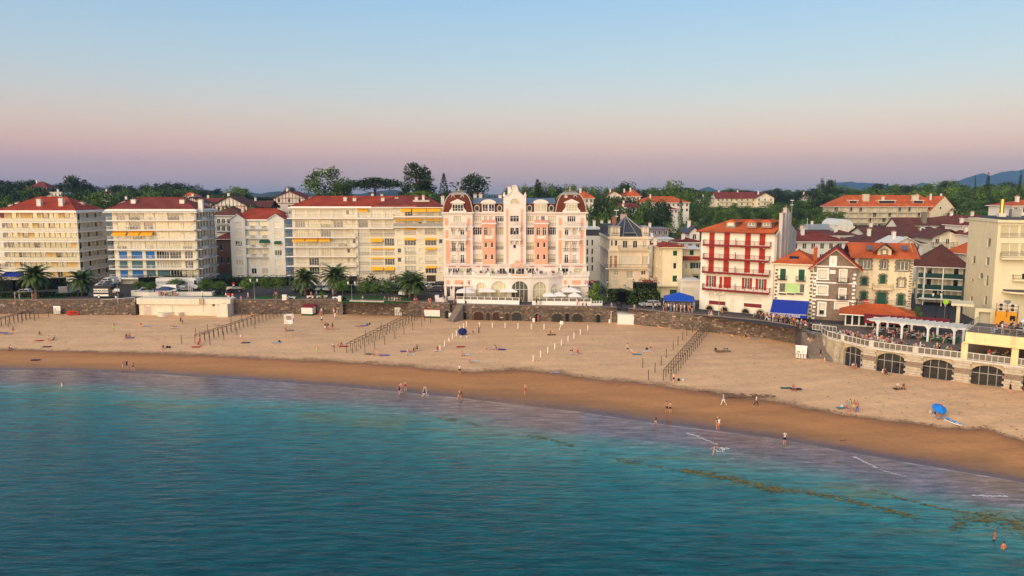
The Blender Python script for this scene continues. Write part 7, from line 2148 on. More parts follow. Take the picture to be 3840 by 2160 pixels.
row('R',2920,3150,400,78,66,['b1','b0','d1'],36)
row('R',2930,3140,350,112,60,['b0','b1','b2'],36)
row('R',3130,3900,540,4,56,['b0','b2','b1','d0','l0'],26)
row('R',3150,3900,480,26,66,['b0','b2','l0','b1'],32)
row('R',3500,3900,430,60,74,['b0','b1','d1','b2'],36)
row('R',3550,3900,380,96,80,['b1','d0','d1','b0'],38)
row('R',3560,3860,320,120,70,['d0','d1','b1'],40)
row('R',2480,2640,260,128,50,['b0','d1','b1'],28)
if WOOD:
 R_=random.Random(3);mb=MB()
 for px,top,Y,w in WOOD:
  q=aty(px,top,Y);ww=w*Y/F
  for i in range(9):
   a=R_.random()*6.28;r=.38*ww*R_.random()**.5;c=Vector((q.x+r*math.cos(a),Y+r*math.sin(a),q.z-ww*(.15+.45*R_.random())));t=.6+.8*R_.random()
   for k in range(30):
    d=Vector((R_.gauss(0,1),R_.gauss(0,1),R_.gauss(.25,1))).normalized();mb.tint=(t,t,t*.9)
    leafquad(mb,c+d*ww*.2*R_.random()**.4,d,.075*ww,R_)
 mb.build('woodland',LEAF,kind='stuff',label='mass of further trees in the wood behind the old town')
 # ================================================================ gardens, street, beach furniture
PROMO=mat('promenade paving',(.10,.082,.085),.85,.2,.9,.008,8)
pr_=MB();pp=[foot(px)for px in range(-1100,3061,40)]
n=len(pp)
pr_.add([(p.x,p.y+.45,ZP+.004)for p in pp]+[(p.x,p.y+(5.0 if p.x>25 or p.x<-22 else 4.2),ZP+.004)for p in pp],[(i,i+1,n+i+1,n+i)for i in range(n-1)])
pr_.build('promenade',PROMO,kind='structure')
GRASS=mat('lawn turf',(.018,.085,.012),.95,.3,.6,.03,14)
for pts in([(1272,1126),(1300,1108),(1500,1112),(1560,1128),(1500,1137),(1290,1133)],[(1010,1112),(1040,1104),(1118,1108),(1130,1117),(1080,1120)],[(930,1118),(1000,1106),(1030,1112),(1020,1121)],[(-250,1112),(60,1100),(250,1106),(240,1118),(-250,1121)],[(760,1108),(850,1104),(850,1111),(760,1113)]):
 w=[atz(x,y,ZP+.06)for x,y in pts];mb=MB();k=len(w)
 mb.add([tuple(p)for p in w]+[(p.x,p.y,ZP-.02)for p in w],[tuple(range(k)),*[((i+1)%k,i,k+i,k+(i+1)%k)for i in range(k)]]);mb.build('lawn',GRASS,kind='structure')
 blades=MB();R_=random.Random(4)
 xs0,xs1,ys0,ys1=min(p.x for p in w),max(p.x for p in w),min(p.y for p in w),max(p.y for p in w)
RP=mat('road paint',(.62,.6,.56),.8,.2,2)
for i in range(9):
 a=[atz(px+i*13,py,ZP+.01)for px,py in((258,1108),(265,1108),(282,1101),(275,1101))]
 MB().add([tuple(p)for p in a],[(0,1,2,3)]).build('road_marking',RP,kind='structure')
 # ---------------- palms
PALMT=mat('palm trunk',(.17,.105,.062),.95,.3,4,.05,9)
PALML=mat('palm frond',(.05,.085,.02),.6,.3,.6,tint=True,spec=.35)
def frond_crown(seed,nf=58):
 R_=random.Random(seed);mb=MB()
 for i in range(nf):
  a=i*2.39996+R_.gauss(0,.1);e0=R(80-98*(i/nf)**.8+R_.gauss(0,5));L=1.0*(.82+.25*R_.random())
  pts=[];e=e0;p=Vector((0,0,0));st=9
  for k in range(st+1):
   pts.append(p.copy());p=p+Vector((math.cos(a)*math.cos(e),math.sin(a)*math.cos(e),math.sin(e)))*(L/st);e-=R(7.5+5*k/st)
  t=.6+.8*R_.random();tc=(t*1.05,t,t*.85)
  side=Vector((-math.sin(a),math.cos(a),0))
  for k in range(st):
   p0,p1=pts[k],pts[k+1];d=(p1-p0).normalized();up=side.cross(d)
   mb.tint=tc;mb.add([p0-side*.008,p0+side*.008,p1+side*.006,p1-side*.006],[(0,1,2,3)])
   for q in range(4):
    c=p0.lerp(p1,(q+.5)/4);ln=.20*math.sin(math.pi*min(.97,(k+q/3+.9)/(st+.6)))+.04
    for s in(-1,1):
     tip=c+(side*s*.75+d*.6-up*.0-Vector((0,0,.25))).normalized()*ln
     v=t*(.85+.3*R_.random());mb.tint=(v*1.05,v,v*.85)
     mb.add([c-d*.02,c+d*.02,tip],[(0,1,2)])
 return mb.mesh('crown',PALML)
PC=[frond_crown(5),frond_crown(9)]
def palm(px,fy,cy,span,label,i,lean=0):
 p=atz(px,fy,ZP);q=aty(px,cy,p.y);hh=q.z-ZP;w=span*p.y/F/2*1.25
 o=thing('palm_tree',label,'palm',p,R(40*i))
 mb=MB();nseg=9;prof=[]
 for k in range(nseg+1):
  t=k/nseg;prof.append((.42-.12*math.sin(t*2.6)+(.10 if t>.9 else 0),hh*t-.1))
  if k<nseg:prof.append((.37-.12*math.sin(t*2.6),hh*(t+.07)-.1))
 mb.lathe(prof,9);mb.build('trunk',PALMT,o)
 link('crown',PC[i%2],o,(0,0,hh-.1),0,(w,w,w))
 mb=MB()
 mb.lathe([(.3,hh-1.1),(.62,hh-.5),(.5,hh),(.2,hh+.3)],9);mb.build('frond_bases',PALMT,o)
for i,(px,fy,cy,sp,lb)in enumerate(((-30,1120,1030,110,'palm half out of view beside the low villa'),(137,1122,1034,124,'tall palm before the glazed balcony flats'),(308,1109,1050,112,'palm beside the zebra crossing and food truck'),(1147,1106,1046,118,'palm in front of the parked dark cars'),(1260,1101,1036,118,'slender palm beside the white car and round trees'),(1538,1116,1052,108,'darker of the twin palms, behind the white van'),(1558,1123,1064,112,'sunlit of the twin palms beside the hotel street'))):palm(px,fy,cy,sp,lb,i)
# ---------------- round brushy garden trees, hedges, bushes
def gtree(k,px,fy,ty,wpx,label,group=None):
 p=atz(px,fy,ZP);q=aty(px,ty,p.y);return tree(k,p,wpx*p.y/F*1.3,(q.z-ZP)*1.1,label,group)
for px,fy,ty,w,in((520,1098,1058,46),(565,1102,1060,44),(662,1092,1048,58),(775,1102,1050,56),(826,1104,1058,44),(936,1108,1044,62),(996,1106,1044,56),(1048,1106,1044,58),(1286,1112,1056,52),(1368,1116,1060,48),(1408,1116,1060,44),(1456,1114,1056,46)):
 gtree('g0',px,fy,ty,w,'clipped round tamarisk tree in the promenade gardens','round garden trees')
for px,fy,ty,w,k,lb in((2237,1138,1065,56,'s2','feathery green bush beside the hotel terrace fence'),(1305,1090,1040,60,'s1','dark laurel in front of the long cream flats'),(1385,1072,1028,85,'s1','wide dark laurel before the loggias'),(1480,1070,1028,60,'s1','dark laurel beside the twin palms'),(1655,1062,1030,30,'s1','small dark tree squeezed beside the hotel corner'),(3440,1195,1152,36,'s2','small bush behind the tiled pavilion'),(1205,1116,1096,46,'s2','yellow green flower bed bush by the white benches')):
 gtree(k,px,fy,ty,w,lb)
def hedge(label,pts,hgt,wid,m=None):
 """clipped hedge as one leafy body along a line"""
 o=thing('hedge',label,'hedge',tuple(atz(*pts[0],ZP)))
 R_=random.Random(len(label));mb=MB();base=atz(*pts[0],ZP);core=MB()
 for a,b_ in zip(pts[:-1],pts[1:]):
  A,B_=atz(*a,ZP)-base,atz(*b_,ZP)-base;L=(B_-A).length;u_=(B_-A).normalized();n_=Vector((u_.y,-u_.x,0))
  core.add([A+n_*wid*.4,B_+n_*wid*.4,B_-n_*wid*.4,A-n_*wid*.4]+[p+Vector((0,0,hgt*.85))for p in(A+n_*wid*.4,B_+n_*wid*.4,B_-n_*wid*.4,A-n_*wid*.4)],[(4,5,6,7),(0,1,5,4),(1,2,6,5),(2,3,7,6),(3,0,4,7)])
  for k in range(int(L*hgt*26)):
   s,v,f_=R_.random()*L,R_.random(),R_.random()
   bul=1+.25*MN.noise((s*.6,len(label),0))
   if f_<.6:p,d=A+u_*s+n_*wid*.5*bul+Vector((0,0,hgt*v*bul)),n_
   else:p,d=A+u_*s+n_*wid*(v-.5)+Vector((0,0,hgt*bul)),Vector((0,0,1))
   t=(.6+.8*R_.random())*(1+.3*MN.noise((s*.9,v*3,2)));mb.tint=(t,t,t*.85)
   leafquad(mb,p+d*R_.gauss(0,.07),d+Vector((R_.gauss(0,.5),R_.gauss(0,.5),R_.gauss(.2,.5))),.24,R_)
 mb.build('foliage',m or LEAF,o);core.build('core',LEAFD,o)
hedge('dark hedge in front of the grey white flats',[(760,1078),(900,1070),(1080,1070)],2.6,2.2,LEAFD)
hedge('long dark hedge below the blue blind flats',[(520,1072),(640,1066),(735,1068)],2.6,1.8,LEAFD)
hedge('rounded hedge round the belle epoque house garden',[(2306,1125),(2345,1138),(2470,1138)],3.2,4.5)
hedge('higher dark hedge behind the parked silver estate car',[(2372,1128),(2462,1130)],5.0,4.0,LEAFD)
hedge('dark garden hedge below the glazed balcony flats',[(-60,1092),(60,1090),(250,1080)],3.2,3,LEAFD)
hedge('low clipped hedge behind the palm promenade wall',[(-100,1118),(30,1116),(205,1112)],1.4,2.0)
hedge('low hedge before the food truck and zebra crossing',[(205,1113),(330,1108)],.9,1.0)
hedge('dark hedge beneath the cream flats beside the white wall',[(1090,1060),(1180,1056)],2.2,2,LEAFD)
hedge('trimmed lawn hedge behind the round garden trees',[(1300,1098),(1500,1100)],.8,1.2)
def gwall(label,pts,hgt,m=None,th=.3):
 o=thing('garden_wall',label,'wall',tuple(atz(*pts[0],ZP)));base=atz(*pts[0],ZP)
 for a,b_ in zip(pts[:-1],pts[1:]):
  A,B_=atz(*a,ZP)-base,atz(*b_,ZP)-base;d=B_-A
  MB().box(0,d.length,-th/2,th/2,0,hgt).box(-.05,d.length+.05,-th/2-.05,th/2+.05,hgt+.003,hgt+.1).build('wall_run',m or WHITE,o,loc=A,rz=math.atan2(d.y,d.x))
gwall('white garden wall behind the parked cars under the palms',[(1110,1078),(1252,1074)],2.0)
gwall('white garden wall below the loggia flats',[(1330,1072),(1480,1070)],1.2)
gwall('low white terrace wall on top of the bathing house',[(496,1110),(560,1112),(700,1110),(795,1110),(810,1104)],.95)
gwall('pale wall corner beside the zebra crossing',[(220,1102),(253,1100),(330,1075)],1.7,CONC)
gwall('cream wall in front of the black car',[(850,1090),(915,1090)],.9,CREAM)
gwall('long white bench wall edging the lawn',[(1312,1131),(1440,1134)],.22,CONC)
# ---------------- vehicles
CARG=mat('car glass',(.012,.014,.016),.05,.1,1,spec=.9)
TYRE=mat('tyre rubber',(.015,.015,.015),.9)
RIM=mat('alloy rim',(.4,.4,.4),.35,.1,2,metal=.8)
LAMPW=mat('headlamp lens',(.7,.7,.68),.1,.05,2)
LAMPR=mat('tail lamp lens',(.4,.01,.01),.2,.05,2)
PAINT={k:mat(k+' car paint',c,.25,.03,2,spec=.6)for k,c in dict(white=(.72,.72,.70),black=(.012,.012,.014),silver=(.38,.38,.37),grey=(.07,.07,.075),mint=(.50,.66,.58),green=(.35,.5,.38)).items()}
def car_meshes(kind):
 """lofted body: outline in side view, narrowed towards the roof"""
 P={'hatch':(3.9,[(0,.35),(.03,.62),(.12,.80),(.95,.95),(1.55,1.44),(2.6,1.50),(3.45,1.40),(3.75,.98),(3.88,.7),(3.9,.35)],.86),'estate':(4.6,[(0,.35),(.03,.60),(.15,.78),(1.15,.94),(1.85,1.40),(2.8,1.46),(4.0,1.40),(4.45,.98),(4.58,.7),(4.6,.35)],.9),'suv':(4.4,[(0,.45),(.03,.75),(.12,.98),(1.1,1.08),(1.7,1.62),(2.8,1.68),(3.9,1.60),(4.25,1.1),(4.38,.8),(4.4,.45)],.92),'van':(5.2,[(0,.45),(.03,.85),(.15,1.15),(.85,1.35),(1.5,2.0),(2.4,2.2),(5.0,2.2),(5.15,1.3),(5.2,.9),(5.2,.45)],1.0)}[kind]
 L,prof,hw=P
 belt=.98 if kind!='van' else 1.35
 def ring(z):return hw if z<belt else hw-(z-belt)*.34
 b=MB();n_=len(prof)
 for s in(-1,1):
  b.add([(x,s*ring(z),z)for x,z in prof],[tuple(range(n_))if s<0 else tuple(range(n_-1,-1,-1))])
 for i in range(n_-1):
  (x0,z0),(x1,z1)=prof[i],prof[i+1];b.quad((x0,-ring(z0),z0),(x0,ring(z0),z0),(x1,ring(z1),z1),(x1,-ring(z1),z1))
 b.quad((0,-hw,.35),(L,-hw,.35),(L,hw,.35),(0,hw,.35))
 g=MB();top=prof[4][1]-.1
 xs_=[prof[3][0]+.22,prof[4][0]+.02,(prof[4][0]+prof[6][0])/2,prof[6][0]-.05,prof[7][0]-.18]
 if kind=='van':xs_=[1.05,1.5,2.0,2.3,2.4]
 z0=belt+.03
 for s in(-1,1):
  e=.012*s
  for(a,a1,c,c1)in((xs_[0],xs_[1],xs_[2]-.05,xs_[2]-.05),(xs_[2]+.05,xs_[2]+.05,xs_[4],xs_[3])):
   g.add([(a,s*ring(z0)+e,z0),(c,s*ring(z0)+e,z0),(c1,s*ring(top)+e,top),(a1,s*ring(top)+e,top)],[(0,1,2,3)if s<0 else(3,2,1,0)])
 def glassq(i,t0,t1,dx):
  (x0,q0),(x1,q1)=prof[i],prof[i+1]
  A,B_=(x0+(x1-x0)*t0,q0+(q1-q0)*t0),(x0+(x1-x0)*t1,q0+(q1-q0)*t1)
  g.quad((A[0]+dx,-ring(A[1])*.88,A[1]+.012),(A[0]+dx,ring(A[1])*.88,A[1]+.012),(B_[0]+dx,ring(B_[1])*.86,B_[1]+.012),(B_[0]+dx,-ring(B_[1])*.86,B_[1]+.012))
 glassq(3,.1,.92,-.01);glassq(6,.12,.85,.012)
 w=MB().lathe([(.02,-.11),(.31,-.11),(.33,-.07),(.33,.07),(.31,.11),(.02,.11)],14)
 return b,g,w,L,hw,prof
CM={}
def car(kind,colour,p,rz,label,group=None,name='car'):
 if kind not in CM:
  b,g,w,L,hw,prof=car_meshes(kind)
  tyre=w.mesh('tyre',TYRE);rim=MB().lathe([(.02,-.12),(.2,-.12),(.2,.12),(.02,.12)],10).mesh('rim',RIM)
  hl=MB().box(-.03,.1,-.16,.16,-.07,.07).mesh('headlight',LAMPW);tl=MB().box(-.1,.03,-.12,.12,-.12,.12).mesh('tail_light',LAMPR)
  pl=MB().box(-.01,.01,-.26,.26,-.06,.06).mesh('number_plate',TRIMW);bp=MB().box(-.05,.05,-hw*.98,hw*.98,-.1,.1).mesh('bumper',mat('dark bumper',(.03,.03,.03),.6))
  CM[kind]=(b,g.mesh('windows',CARG),tyre,rim,hl,tl,pl,bp,L,hw,prof,{})
 b,g,tyre,rim,hl,tl,pl,bp,L,hw,prof,bodies=CM[kind]
 if colour not in bodies:bodies[colour]=b.mesh('body',PAINT[colour])
 o=thing(name,label,'car' if kind!='van' else 'van',p,rz,group)
 link('body',bodies[colour],o,(-L/2,0,0));link('windows',g,o,(-L/2,0,0))
 for x in(-L/2+.8,L/2-.85):
  for s in(-1,1):
   t_=link('wheel',tyre,o,(x,s*(hw-.08),.33));t_.rotation_euler=(math.pi/2,0,0);link('rim',rim,t_)
 zl=prof[1][1]+.06
 for s in(-1,1):link('headlight',hl,o,(-L/2+.08,s*hw*.72,zl));link('tail_light',tl,o,(L/2-.03 if kind!='van' else L/2+.02,s*hw*.82,.85))
 link('number_plate',pl,o,(-L/2+.0,0,.5));link('number_plate',pl,o,(L/2+.02,0,.6));link('bumper',bp,o,(-L/2+.02,0,.42));link('bumper',bp,o,(L/2-.0,0,.42))
 return o
for kind,col,px,fy,rz,lb in(('suv','white',541,1102,25,'white car parked behind the white terrace planter'),('van','white',628,1100,5,'white van behind the terrace parasols'),('suv','white',668,1096,10,'white car parked beside the white van'),('estate','black',694,1100,15,'black car half hidden by the terrace plants'),('hatch','black',883,1096,10,'black hatchback in front of the cream wall'),('estate','black',1128,1092,60,'black car under the palm by the white wall'),('estate','grey',1168,1092,60,'dark grey car next to the palm trunk'),('hatch','green',1206,1092,65,'pale green hatchback behind the flower bed'),('suv','white',1240,1092,68,'white car beside the slender palm'),('van','white',1530,1108,62,'white van behind the twin palms'),('hatch','white',1588,1082,60,'white hatchback in the street beside the hotel'),('hatch','white',1606,1080,60,'white hatchback nearer the hotel corner'),('suv','black',1645,1078,10,'big black car at the hotel corner'),('estate','grey',1632,1092,8,'dark grey saloon crossing beside the hotel'),('hatch','mint',2291,1118,-97,'pale mint hatchback seen from behind in the side street'),('estate','silver',2436,1150,8,'silver estate car parked in front of the high hedge'),('suv','black',810,1104,30,'black car between the round trees'),('hatch','white',88,1106,5,'white car glimpsed between the garden bushes'),('suv','white',392,1075,70,'white car up the side street beside the blue blind flats'),('van','white',409,1070,75,'white van up the side street beside the blue blind flats'),('hatch','silver',385,1082,70,'silver car up the side street behind the food truck'),('estate','black',1500,1080,62,'black car behind the white van'),('hatch','grey',1475,1084,60,'grey hatchback behind the lawn trees')):
 car(kind,col,atz(px,fy,ZP+.004),R(rz),lb)
p=atz(672,1086,ZP);o=thing('coach','long white coach behind the parked cars and flagpoles','bus',p,R(-2))
mb=MB().xz([(-5.5,.4),(5.2,.4),(5.5,.9),(5.35,2.4),(4.9,3.1),(-5.4,3.1),(-5.5,2.9)],-1.2,1.2);mb.build('body',PAINT['white'],o)
MB().box(4.6,5.3,-1.215,-1.203,1.5,2.6).build('side_window',CARG,o);MB().box(-5.2,4.3,-1.215,-1.203,1.75,2.3).build('window_strip',mat('pale tinted strip',(.45,.45,.46),.2),o)
for x in(-3.6,3.6):w_=link('wheel',MB().lathe([(.05,-.13),(.5,-.13),(.5,.13),(.05,.13)],14).mesh('wheel',TYRE),o,(x,-1.1,.5));w_.rotation_euler=(math.pi/2,0,0)
p=atz(396,1117,ZP);o=thing('food_truck','black and white food truck lettered along its side','truck',p,R(-1))
MB().box(-2.3,2.0,-1.0,1.0,.45,2.75).box(-2.35,2.05,-1.05,1.05,2.752,2.85).build('box_body',mat('black truck panel',(.012,.012,.013),.4),o)
sg=MB().box(-2.25,1.3,-1.03,-1.003,1.45,2.3).build('sign_panel',TRIMW,o);MB().box(-2.25,1.3,-1.03,-1.003,.55,1.0).build('lower_panel',TRIMW,o)
text('KRAKADA',.62,mat('sign black',(.02,.02,.02),.6),sg,(-.47,-1.045,1.66),bold=.022,sx=1.25)
MB().xz([(2.0,.45),(3.9,.45),(3.9,1.1),(3.2,1.35),(2.8,2.2),(2.0,2.2)],-.95,.95).build('cab',mat('black truck panel',(.012,.012,.013),.4),o)
MB().xz([(2.25,1.4),(3.1,1.4),(2.75,2.05),(2.25,2.05)],-.965,-.952).build('cab_window',mat('cab reflection',(.3,.25,.18),.1),o)
for x in(-1.0,3.1):w_=link('wheel',MB().lathe([(.05,-.13),(.38,-.13),(.38,.13),(.05,.13)],14).mesh('wheel',TYRE),o,(x,-.95,.38));w_.rotation_euler=(math.pi/2,0,0);link('rim',MB().lathe([(.02,-.15),(.24,-.15),(.24,.15),(.02,.15)],10).mesh('rim',TRIMW),w_)
hv=MB().box(2.9,4.2,-1.3,-1.25,1.75,2.4).build('open_hatch',mat('pale sheet',(.6,.66,.68),.4),o)
# ---------------- street lamps, flagpoles, signs
LG=mat('lamp glass',(.75,.73,.66),.3,.05,2)
LPOST=mat('lamp post green grey',(.24,.28,.24),.5,.1,2)
def lamp(px,fy,ty,label,m=None,heads=2):
 p=atz(px,fy,ZP);q=aty(px,ty,p.y);hh=q.z-ZP
 o=thing('street_lamp',label,'lamp',p);MB().lathe([(.16,0),(.12,.6),(.06,.8),(.045,hh-.7)],8).build('pole',m or LPOST,o)
 for s in((-1,1)if heads==2 else(0,)):
  MB().tube((0,0,hh-.75),(s*.75,0,hh-.7),.035,n=5).build('arm',m or LPOST,o)
  l_=MB().lathe([(.10,hh-.7),(.26,hh-.12),(.28,hh-.05)],8,(s*.8,0)).build('lantern',LG,o);MB().lathe([(.3,hh-.05),(.12,hh+.12)],8,(s*.8,0)).build('cap',m or LPOST,l_)
for px,fy,ty,lb,m in((443,1122,1045,'twin headed lamp post beside the food truck',None),(955,1124,1046,'twin headed lamp post between the round garden trees',None),(1320,1129,1056,'twin headed lamp post at the lawn corner',None),(1746,1141,1062,'slim brown lamp post before the hotel parasols',IRON),(2215,1126,1062,'twin headed lamp post beside the feathery bush',None),(2695,1183,1094,'twin headed lamp post before the red shuttered house',LPOST),(3508,1196,1098,'dark lamp post in the shaded square',IRON),(3556,1200,1136,'second lamp post in the shaded square with hanging banner',IRON),(2277,1100,1052,'dark lamp post at the corner of the belle epoque house',IRON),(2341,1118,1070,'single lamp above the rounded hedge',IRON),(760,1124,1090,'short dark post at the bathing house terrace',IRON)):
 lamp(px,fy,ty,lb,m,1 if 'single' in lb or 'short' in lb or 'corner of' in lb else 2)
for i,px in enumerate((709,716,722)):p=atz(px,1104,ZP);o=thing('flagpole',['bare white flagpole, first of three before the yellow awning','bare white flagpole, middle one of three before the yellow awning','bare white flagpole, last of three before the yellow awning'][i],'flagpole',p);hh=aty(px,986+4*i,p.y).z-ZP;MB().tube((0,0,0),(0,0,hh),.06,.035,n=6).build('pole',TRIMW,o);MB().lathe([(.07,hh),(.09,hh+.06),(.02,hh+.14)],8).build('finial',RAILM,o)
REDP=mat('signal red',(.6,.02,.015),.5)
def rsign(px,fy,ty,label,kind):
 p=atz(px,fy,ZP);q=aty(px,ty,p.y);hh=q.z-ZP;o=thing('road_sign',label,'sign',p)
 MB().tube((0,0,0),(0,0,hh),.035,n=5).build('post',RAILM,o)
 if kind=='noentry':
  d=MB().xz([(.42*math.cos(i*math.pi/8),hh-.3+.42*math.sin(i*math.pi/8))for i in range(16)],-.06,-.04).build('disc',REDP,o);MB().box(-.28,.28,-.075,-.062,hh-.38,hh-.22).build('bar',TRIMW,d)
 else:
  d=MB().box(-.27,.27,-.06,-.04,hh-.55,hh).build('plate',REDP,o);MB().box(-.25,.25,-.06,-.04,hh-.85,hh-.6).build('white_plate',TRIMW,o)
  if kind=='square':MB().box(-.13,.13,-.07,-.062,hh-.4,hh-.15).build('symbol',TRIMW,d)
rsign(2219,1118,1052,'round red no entry sign beside the hotel','noentry');rsign(877,1095,1059,'red road sign with white plate over the black hatchback','plate');rsign(857,1115,1100,'low red works sign by the terrace end','plate');rsign(872,1113,1100,'low red works sign with white symbol by the terrace end','square')
p=atz(3540,1205,ZP);o=thing('road_sign','lime green round sign on a pole in the shaded square','sign',p);hh=aty(3540,1128,p.y).z-ZP;MB().tube((0,0,0),(0,0,hh),.05,n=6).build('post',RAILM,o);MB().xz([(.05+.55*math.cos(i*math.pi/8),hh-.2+.5*math.sin(i*math.pi/8))for i in range(16)],-.1,-.06).build('disc',mat('lime sign',(.42,.75,.03),.5),o)
for px,fy,w,hh,lb in((1068,1125,1.0,1.2,'white utility cabinet at the lawn edge by the wall'),(1275,1129,.7,1.15,'white utility cabinet beside the motorbikes'),(502,1110,.9,1.3,'white display box on the bathing house terrace')):
 p=atz(px,fy,ZP);o=thing('cabinet',lb,'cabinet',p);MB().box(-w/2,w/2,-.35,.35,0,hh).build('casing',TRIMW,o);MB().box(-w/2+.1,w/2-.1,-.37,-.352,.12,hh-.12).build('door',CREAM,o);MB().box(-w/2-.05,w/2+.05,-.4,.4,hh+.002,hh+.06).build('lid',TRIMW,o)
def bench(px,fy,L,label):
 p=atz(px,fy,ZP);o=thing('bench',label,'bench',p);MB().box(-L/2,L/2,-.28,.28,.34,.5).build('seat',TRIMW,o)
 for s in(-1,1):MB().box(s*(L/2-.25)-.15,s*(L/2-.25)+.15,-.25,.25,0,.338).build('leg',TRIMW,o)
for px,fy,L,lb in((1092,1121,2.0,'white stone bench beside the utility cabinet'),(1164,1117,1.7,'white stone bench at the flower bed, first of the curved set'),(1196,1117,1.3,'white stone bench at the flower bed, middle of the curved set'),(1220,1115,1.1,'white stone bench at the flower bed, last of the curved set'),(1258,1121,1.4,'white stone bench near the motorbikes')):bench(px,fy,L,lb)
p=atz(1656,1131,ZP);o=thing('planter','stepped white stone planter at the hotel terrace entrance','planter',p);MB().box(-1.4,1.4,-.6,.6,0,.9).build('trough',HW,o);MB().box(-1.5,-.6,-.6,.6,.903,1.5).build('pillar',HW,o)
# ---------------- market tent
p=atz(2556,1163,ZP);p.y+=3.0;ts_=thing('market_tent','royal blue square market tent on the promenade','tent',p,R(-12))
mb=MB();w=3.3
for i in range(4):
 a=[(-w,-w),(w,-w),(w,w),(-w,w)][i];b_=[(-w,-w),(w,-w),(w,w),(-w,w)][(i+1)%4];mb.add([(*a,2.2),(*b_,2.2),(0,0,3.5)],[(0,1,2)]);mb.quad((*a,1.95),(*b_,1.95),(*b_,2.2),(*a,2.2))
mb.build('canopy',mat('tent blue',(.012,.075,.48),.6,.08,1),ts_)
for a in((-1,-1),(1,-1),(1,1),(-1,1)):MB().tube((a[0]*(w-.1),a[1]*(w-.1),0),(a[0]*(w-.1),a[1]*(w-.1),2.2),.04,n=5).build('pole',RAILW,ts_)
cl=[(.5,.1,.12),(.7,.65,.55),(.05,.2,.18),(.25,.1,.25),(.6,.4,.35),(.1,.1,.12)]
for r in range(3):
 x=-2.2+r*2.1;o=thing('clothes_rack',['rack of pink and white clothes under the blue tent','rack of green and dark clothes under the blue tent','rack of purple clothes under the blue tent'][r],'rack',(p.x+x,p.y-2.6-.3*r,ZP),R(-12));MB().tube((-.8,0,0),(-.8,0,1.6),.02,n=4).tube((.8,0,0),(.8,0,1.6),.02,n=4).tube((-.8,0,1.6),(.8,0,1.6),.02,n=4).build('frame',RAILM,o)
 for k in range(9):MB().box(-.03,.03,-.22,.22,.55,1.58).build('garment',mat('cloth %d'%((k+r*2)%6),cl[(k+r*2)%6],.9),o,loc=(-.72+.18*k,0,0))
def moto(px,fy,rz,label):
 p=atz(px,fy,ZP);o=thing('motorbike',label,'motorbike',p,R(rz),'motorbikes')
 for x in(-.65,.65):w_=link('wheel',shared(('mw',),lambda:MB().lathe([(.2,-.05),(.3,-.06),(.3,.06),(.2,.05)],12).mesh('wheel',TYRE)),o,(x,0,.3));w_.rotation_euler=(math.pi/2,0,0)
 MB().xz([(-.75,.55),(-.3,.4),(.25,.35),(.6,.6),(.45,.95),(.2,.8),(-.2,.75),(-.8,.85)],-.16,.16).build('body',PAINT['black'],o);MB().tube((.55,0,.35),(.38,0,1.05),.04,n=5).tube((.36,-.35,1.05),(.36,.35,1.05),.02,n=4).build('fork',RAILM,o)
for px,fy,lb in((2322,1150,'black motorbike beside the slip railing'),(2338,1132,'black motorbike at the hedge corner'),(2350,1136,'dark motorbike before the rounded hedge'),(1285,1127,'motorbike parked by the lawn lamp post'),(1292,1128,'second motorbike parked by the lawn lamp post')):moto(px,fy,80+len(lb),lb)
for i in range(7):
 px,fy=[(2350,1124),(2365,1134),(2391,1138),(2417,1138),(2443,1135),(2468,1139),(2334,1118)][i];p=atz(px,fy,ZP);MB().lathe([(.12,0),(.12,1.1),(.04,1.2)],8).build('bollard',mat('cream bollard',(.7,.66,.5),.7)if i!=4 else mat('lime sign',(.42,.75,.03),.5),None,loc=p,label='pale bollard along the rounded hedge' if i!=4 else 'lime yellow bollard along the rounded hedge',cat='bollard',group='hedge bollards')
p0=foot(2317)+Vector((0,.4,0));p1=foot(2392)+Vector((0,.9,0));d=p1-p0
o=thing('slip_railing','dark iron railing along the promenade above the white shed','railing',(p0.x,p0.y,ZP+.16),math.atan2(d.y,d.x));link('rail',rail_mesh(d.length,1.0,'rails',IRON),o)
# ================================================================ beach furniture
POSTB=mat('weathered tent pole',(.06,.05,.04),.9,.25,3)
def pole_mesh(h_,r=.06):return shared(('pole',rq(h_),r),lambda:MB().tube((0,0,-.3),(0,0,h_),r,r*.9,n=6).mesh('post',POSTB))
def tent_frame(near,far,n,label,wid=1.25,hgt=1.75):
 A,B_=sand_at(*near),sand_at(*far);d=B_-A;u_=Vector((d.x,d.y,0)).normalized();s_=Vector((u_.y,-u_.x,0))
 o=thing('tent_frame',label,'tent frame',A)
 prev=None
 for i in range(n+1):
  c=d*(i/n);t_=[]
  for s in(0,1):
   q=c+s_*(s*wid);link('post',pole_mesh(hgt),o,q);t_.append(q+Vector((0,0,hgt)))
  MB().tube(t_[0],t_[1],.045,n=5).build('crossbar',POSTB,o)
  if prev:
   for k in(0,1):MB().tube(prev[k],t_[k],.04,n=5).build('rail',POSTB,o)
   q=(prev[1]+t_[1])/2
  prev=t_
 return o
tent_frame((2487,1426),(2638,1247),19,'bare beach tent frame of dark poles beneath the tall sea wall')
tent_frame((1300,1322),(1556,1192),20,'bare beach tent frame of dark poles beside the red roofed hut')
tent_frame((732,1288),(1036,1184),20,'bare beach tent frame of dark poles beside the lifeguard chair')
tent_frame((-60,1236),(112,1193),11,'bare beach tent frame of dark poles beside the orange barriers')
def posts(L,h_,label,group):
 for px,py in L:link('pole',pole_mesh(h_,.06),None,sand_at(px,py),None,label=label,cat='pole',group=group)
posts([(2431,1426),(2456,1398),(2479,1371),(2498,1343),(2524,1313),(2542,1294),(2560,1276),(2575,1261),(2597,1245),(2410,1379)],1.7,'lone dark pole standing in the sand near the sea wall tent frame','poles by the right tent frame')
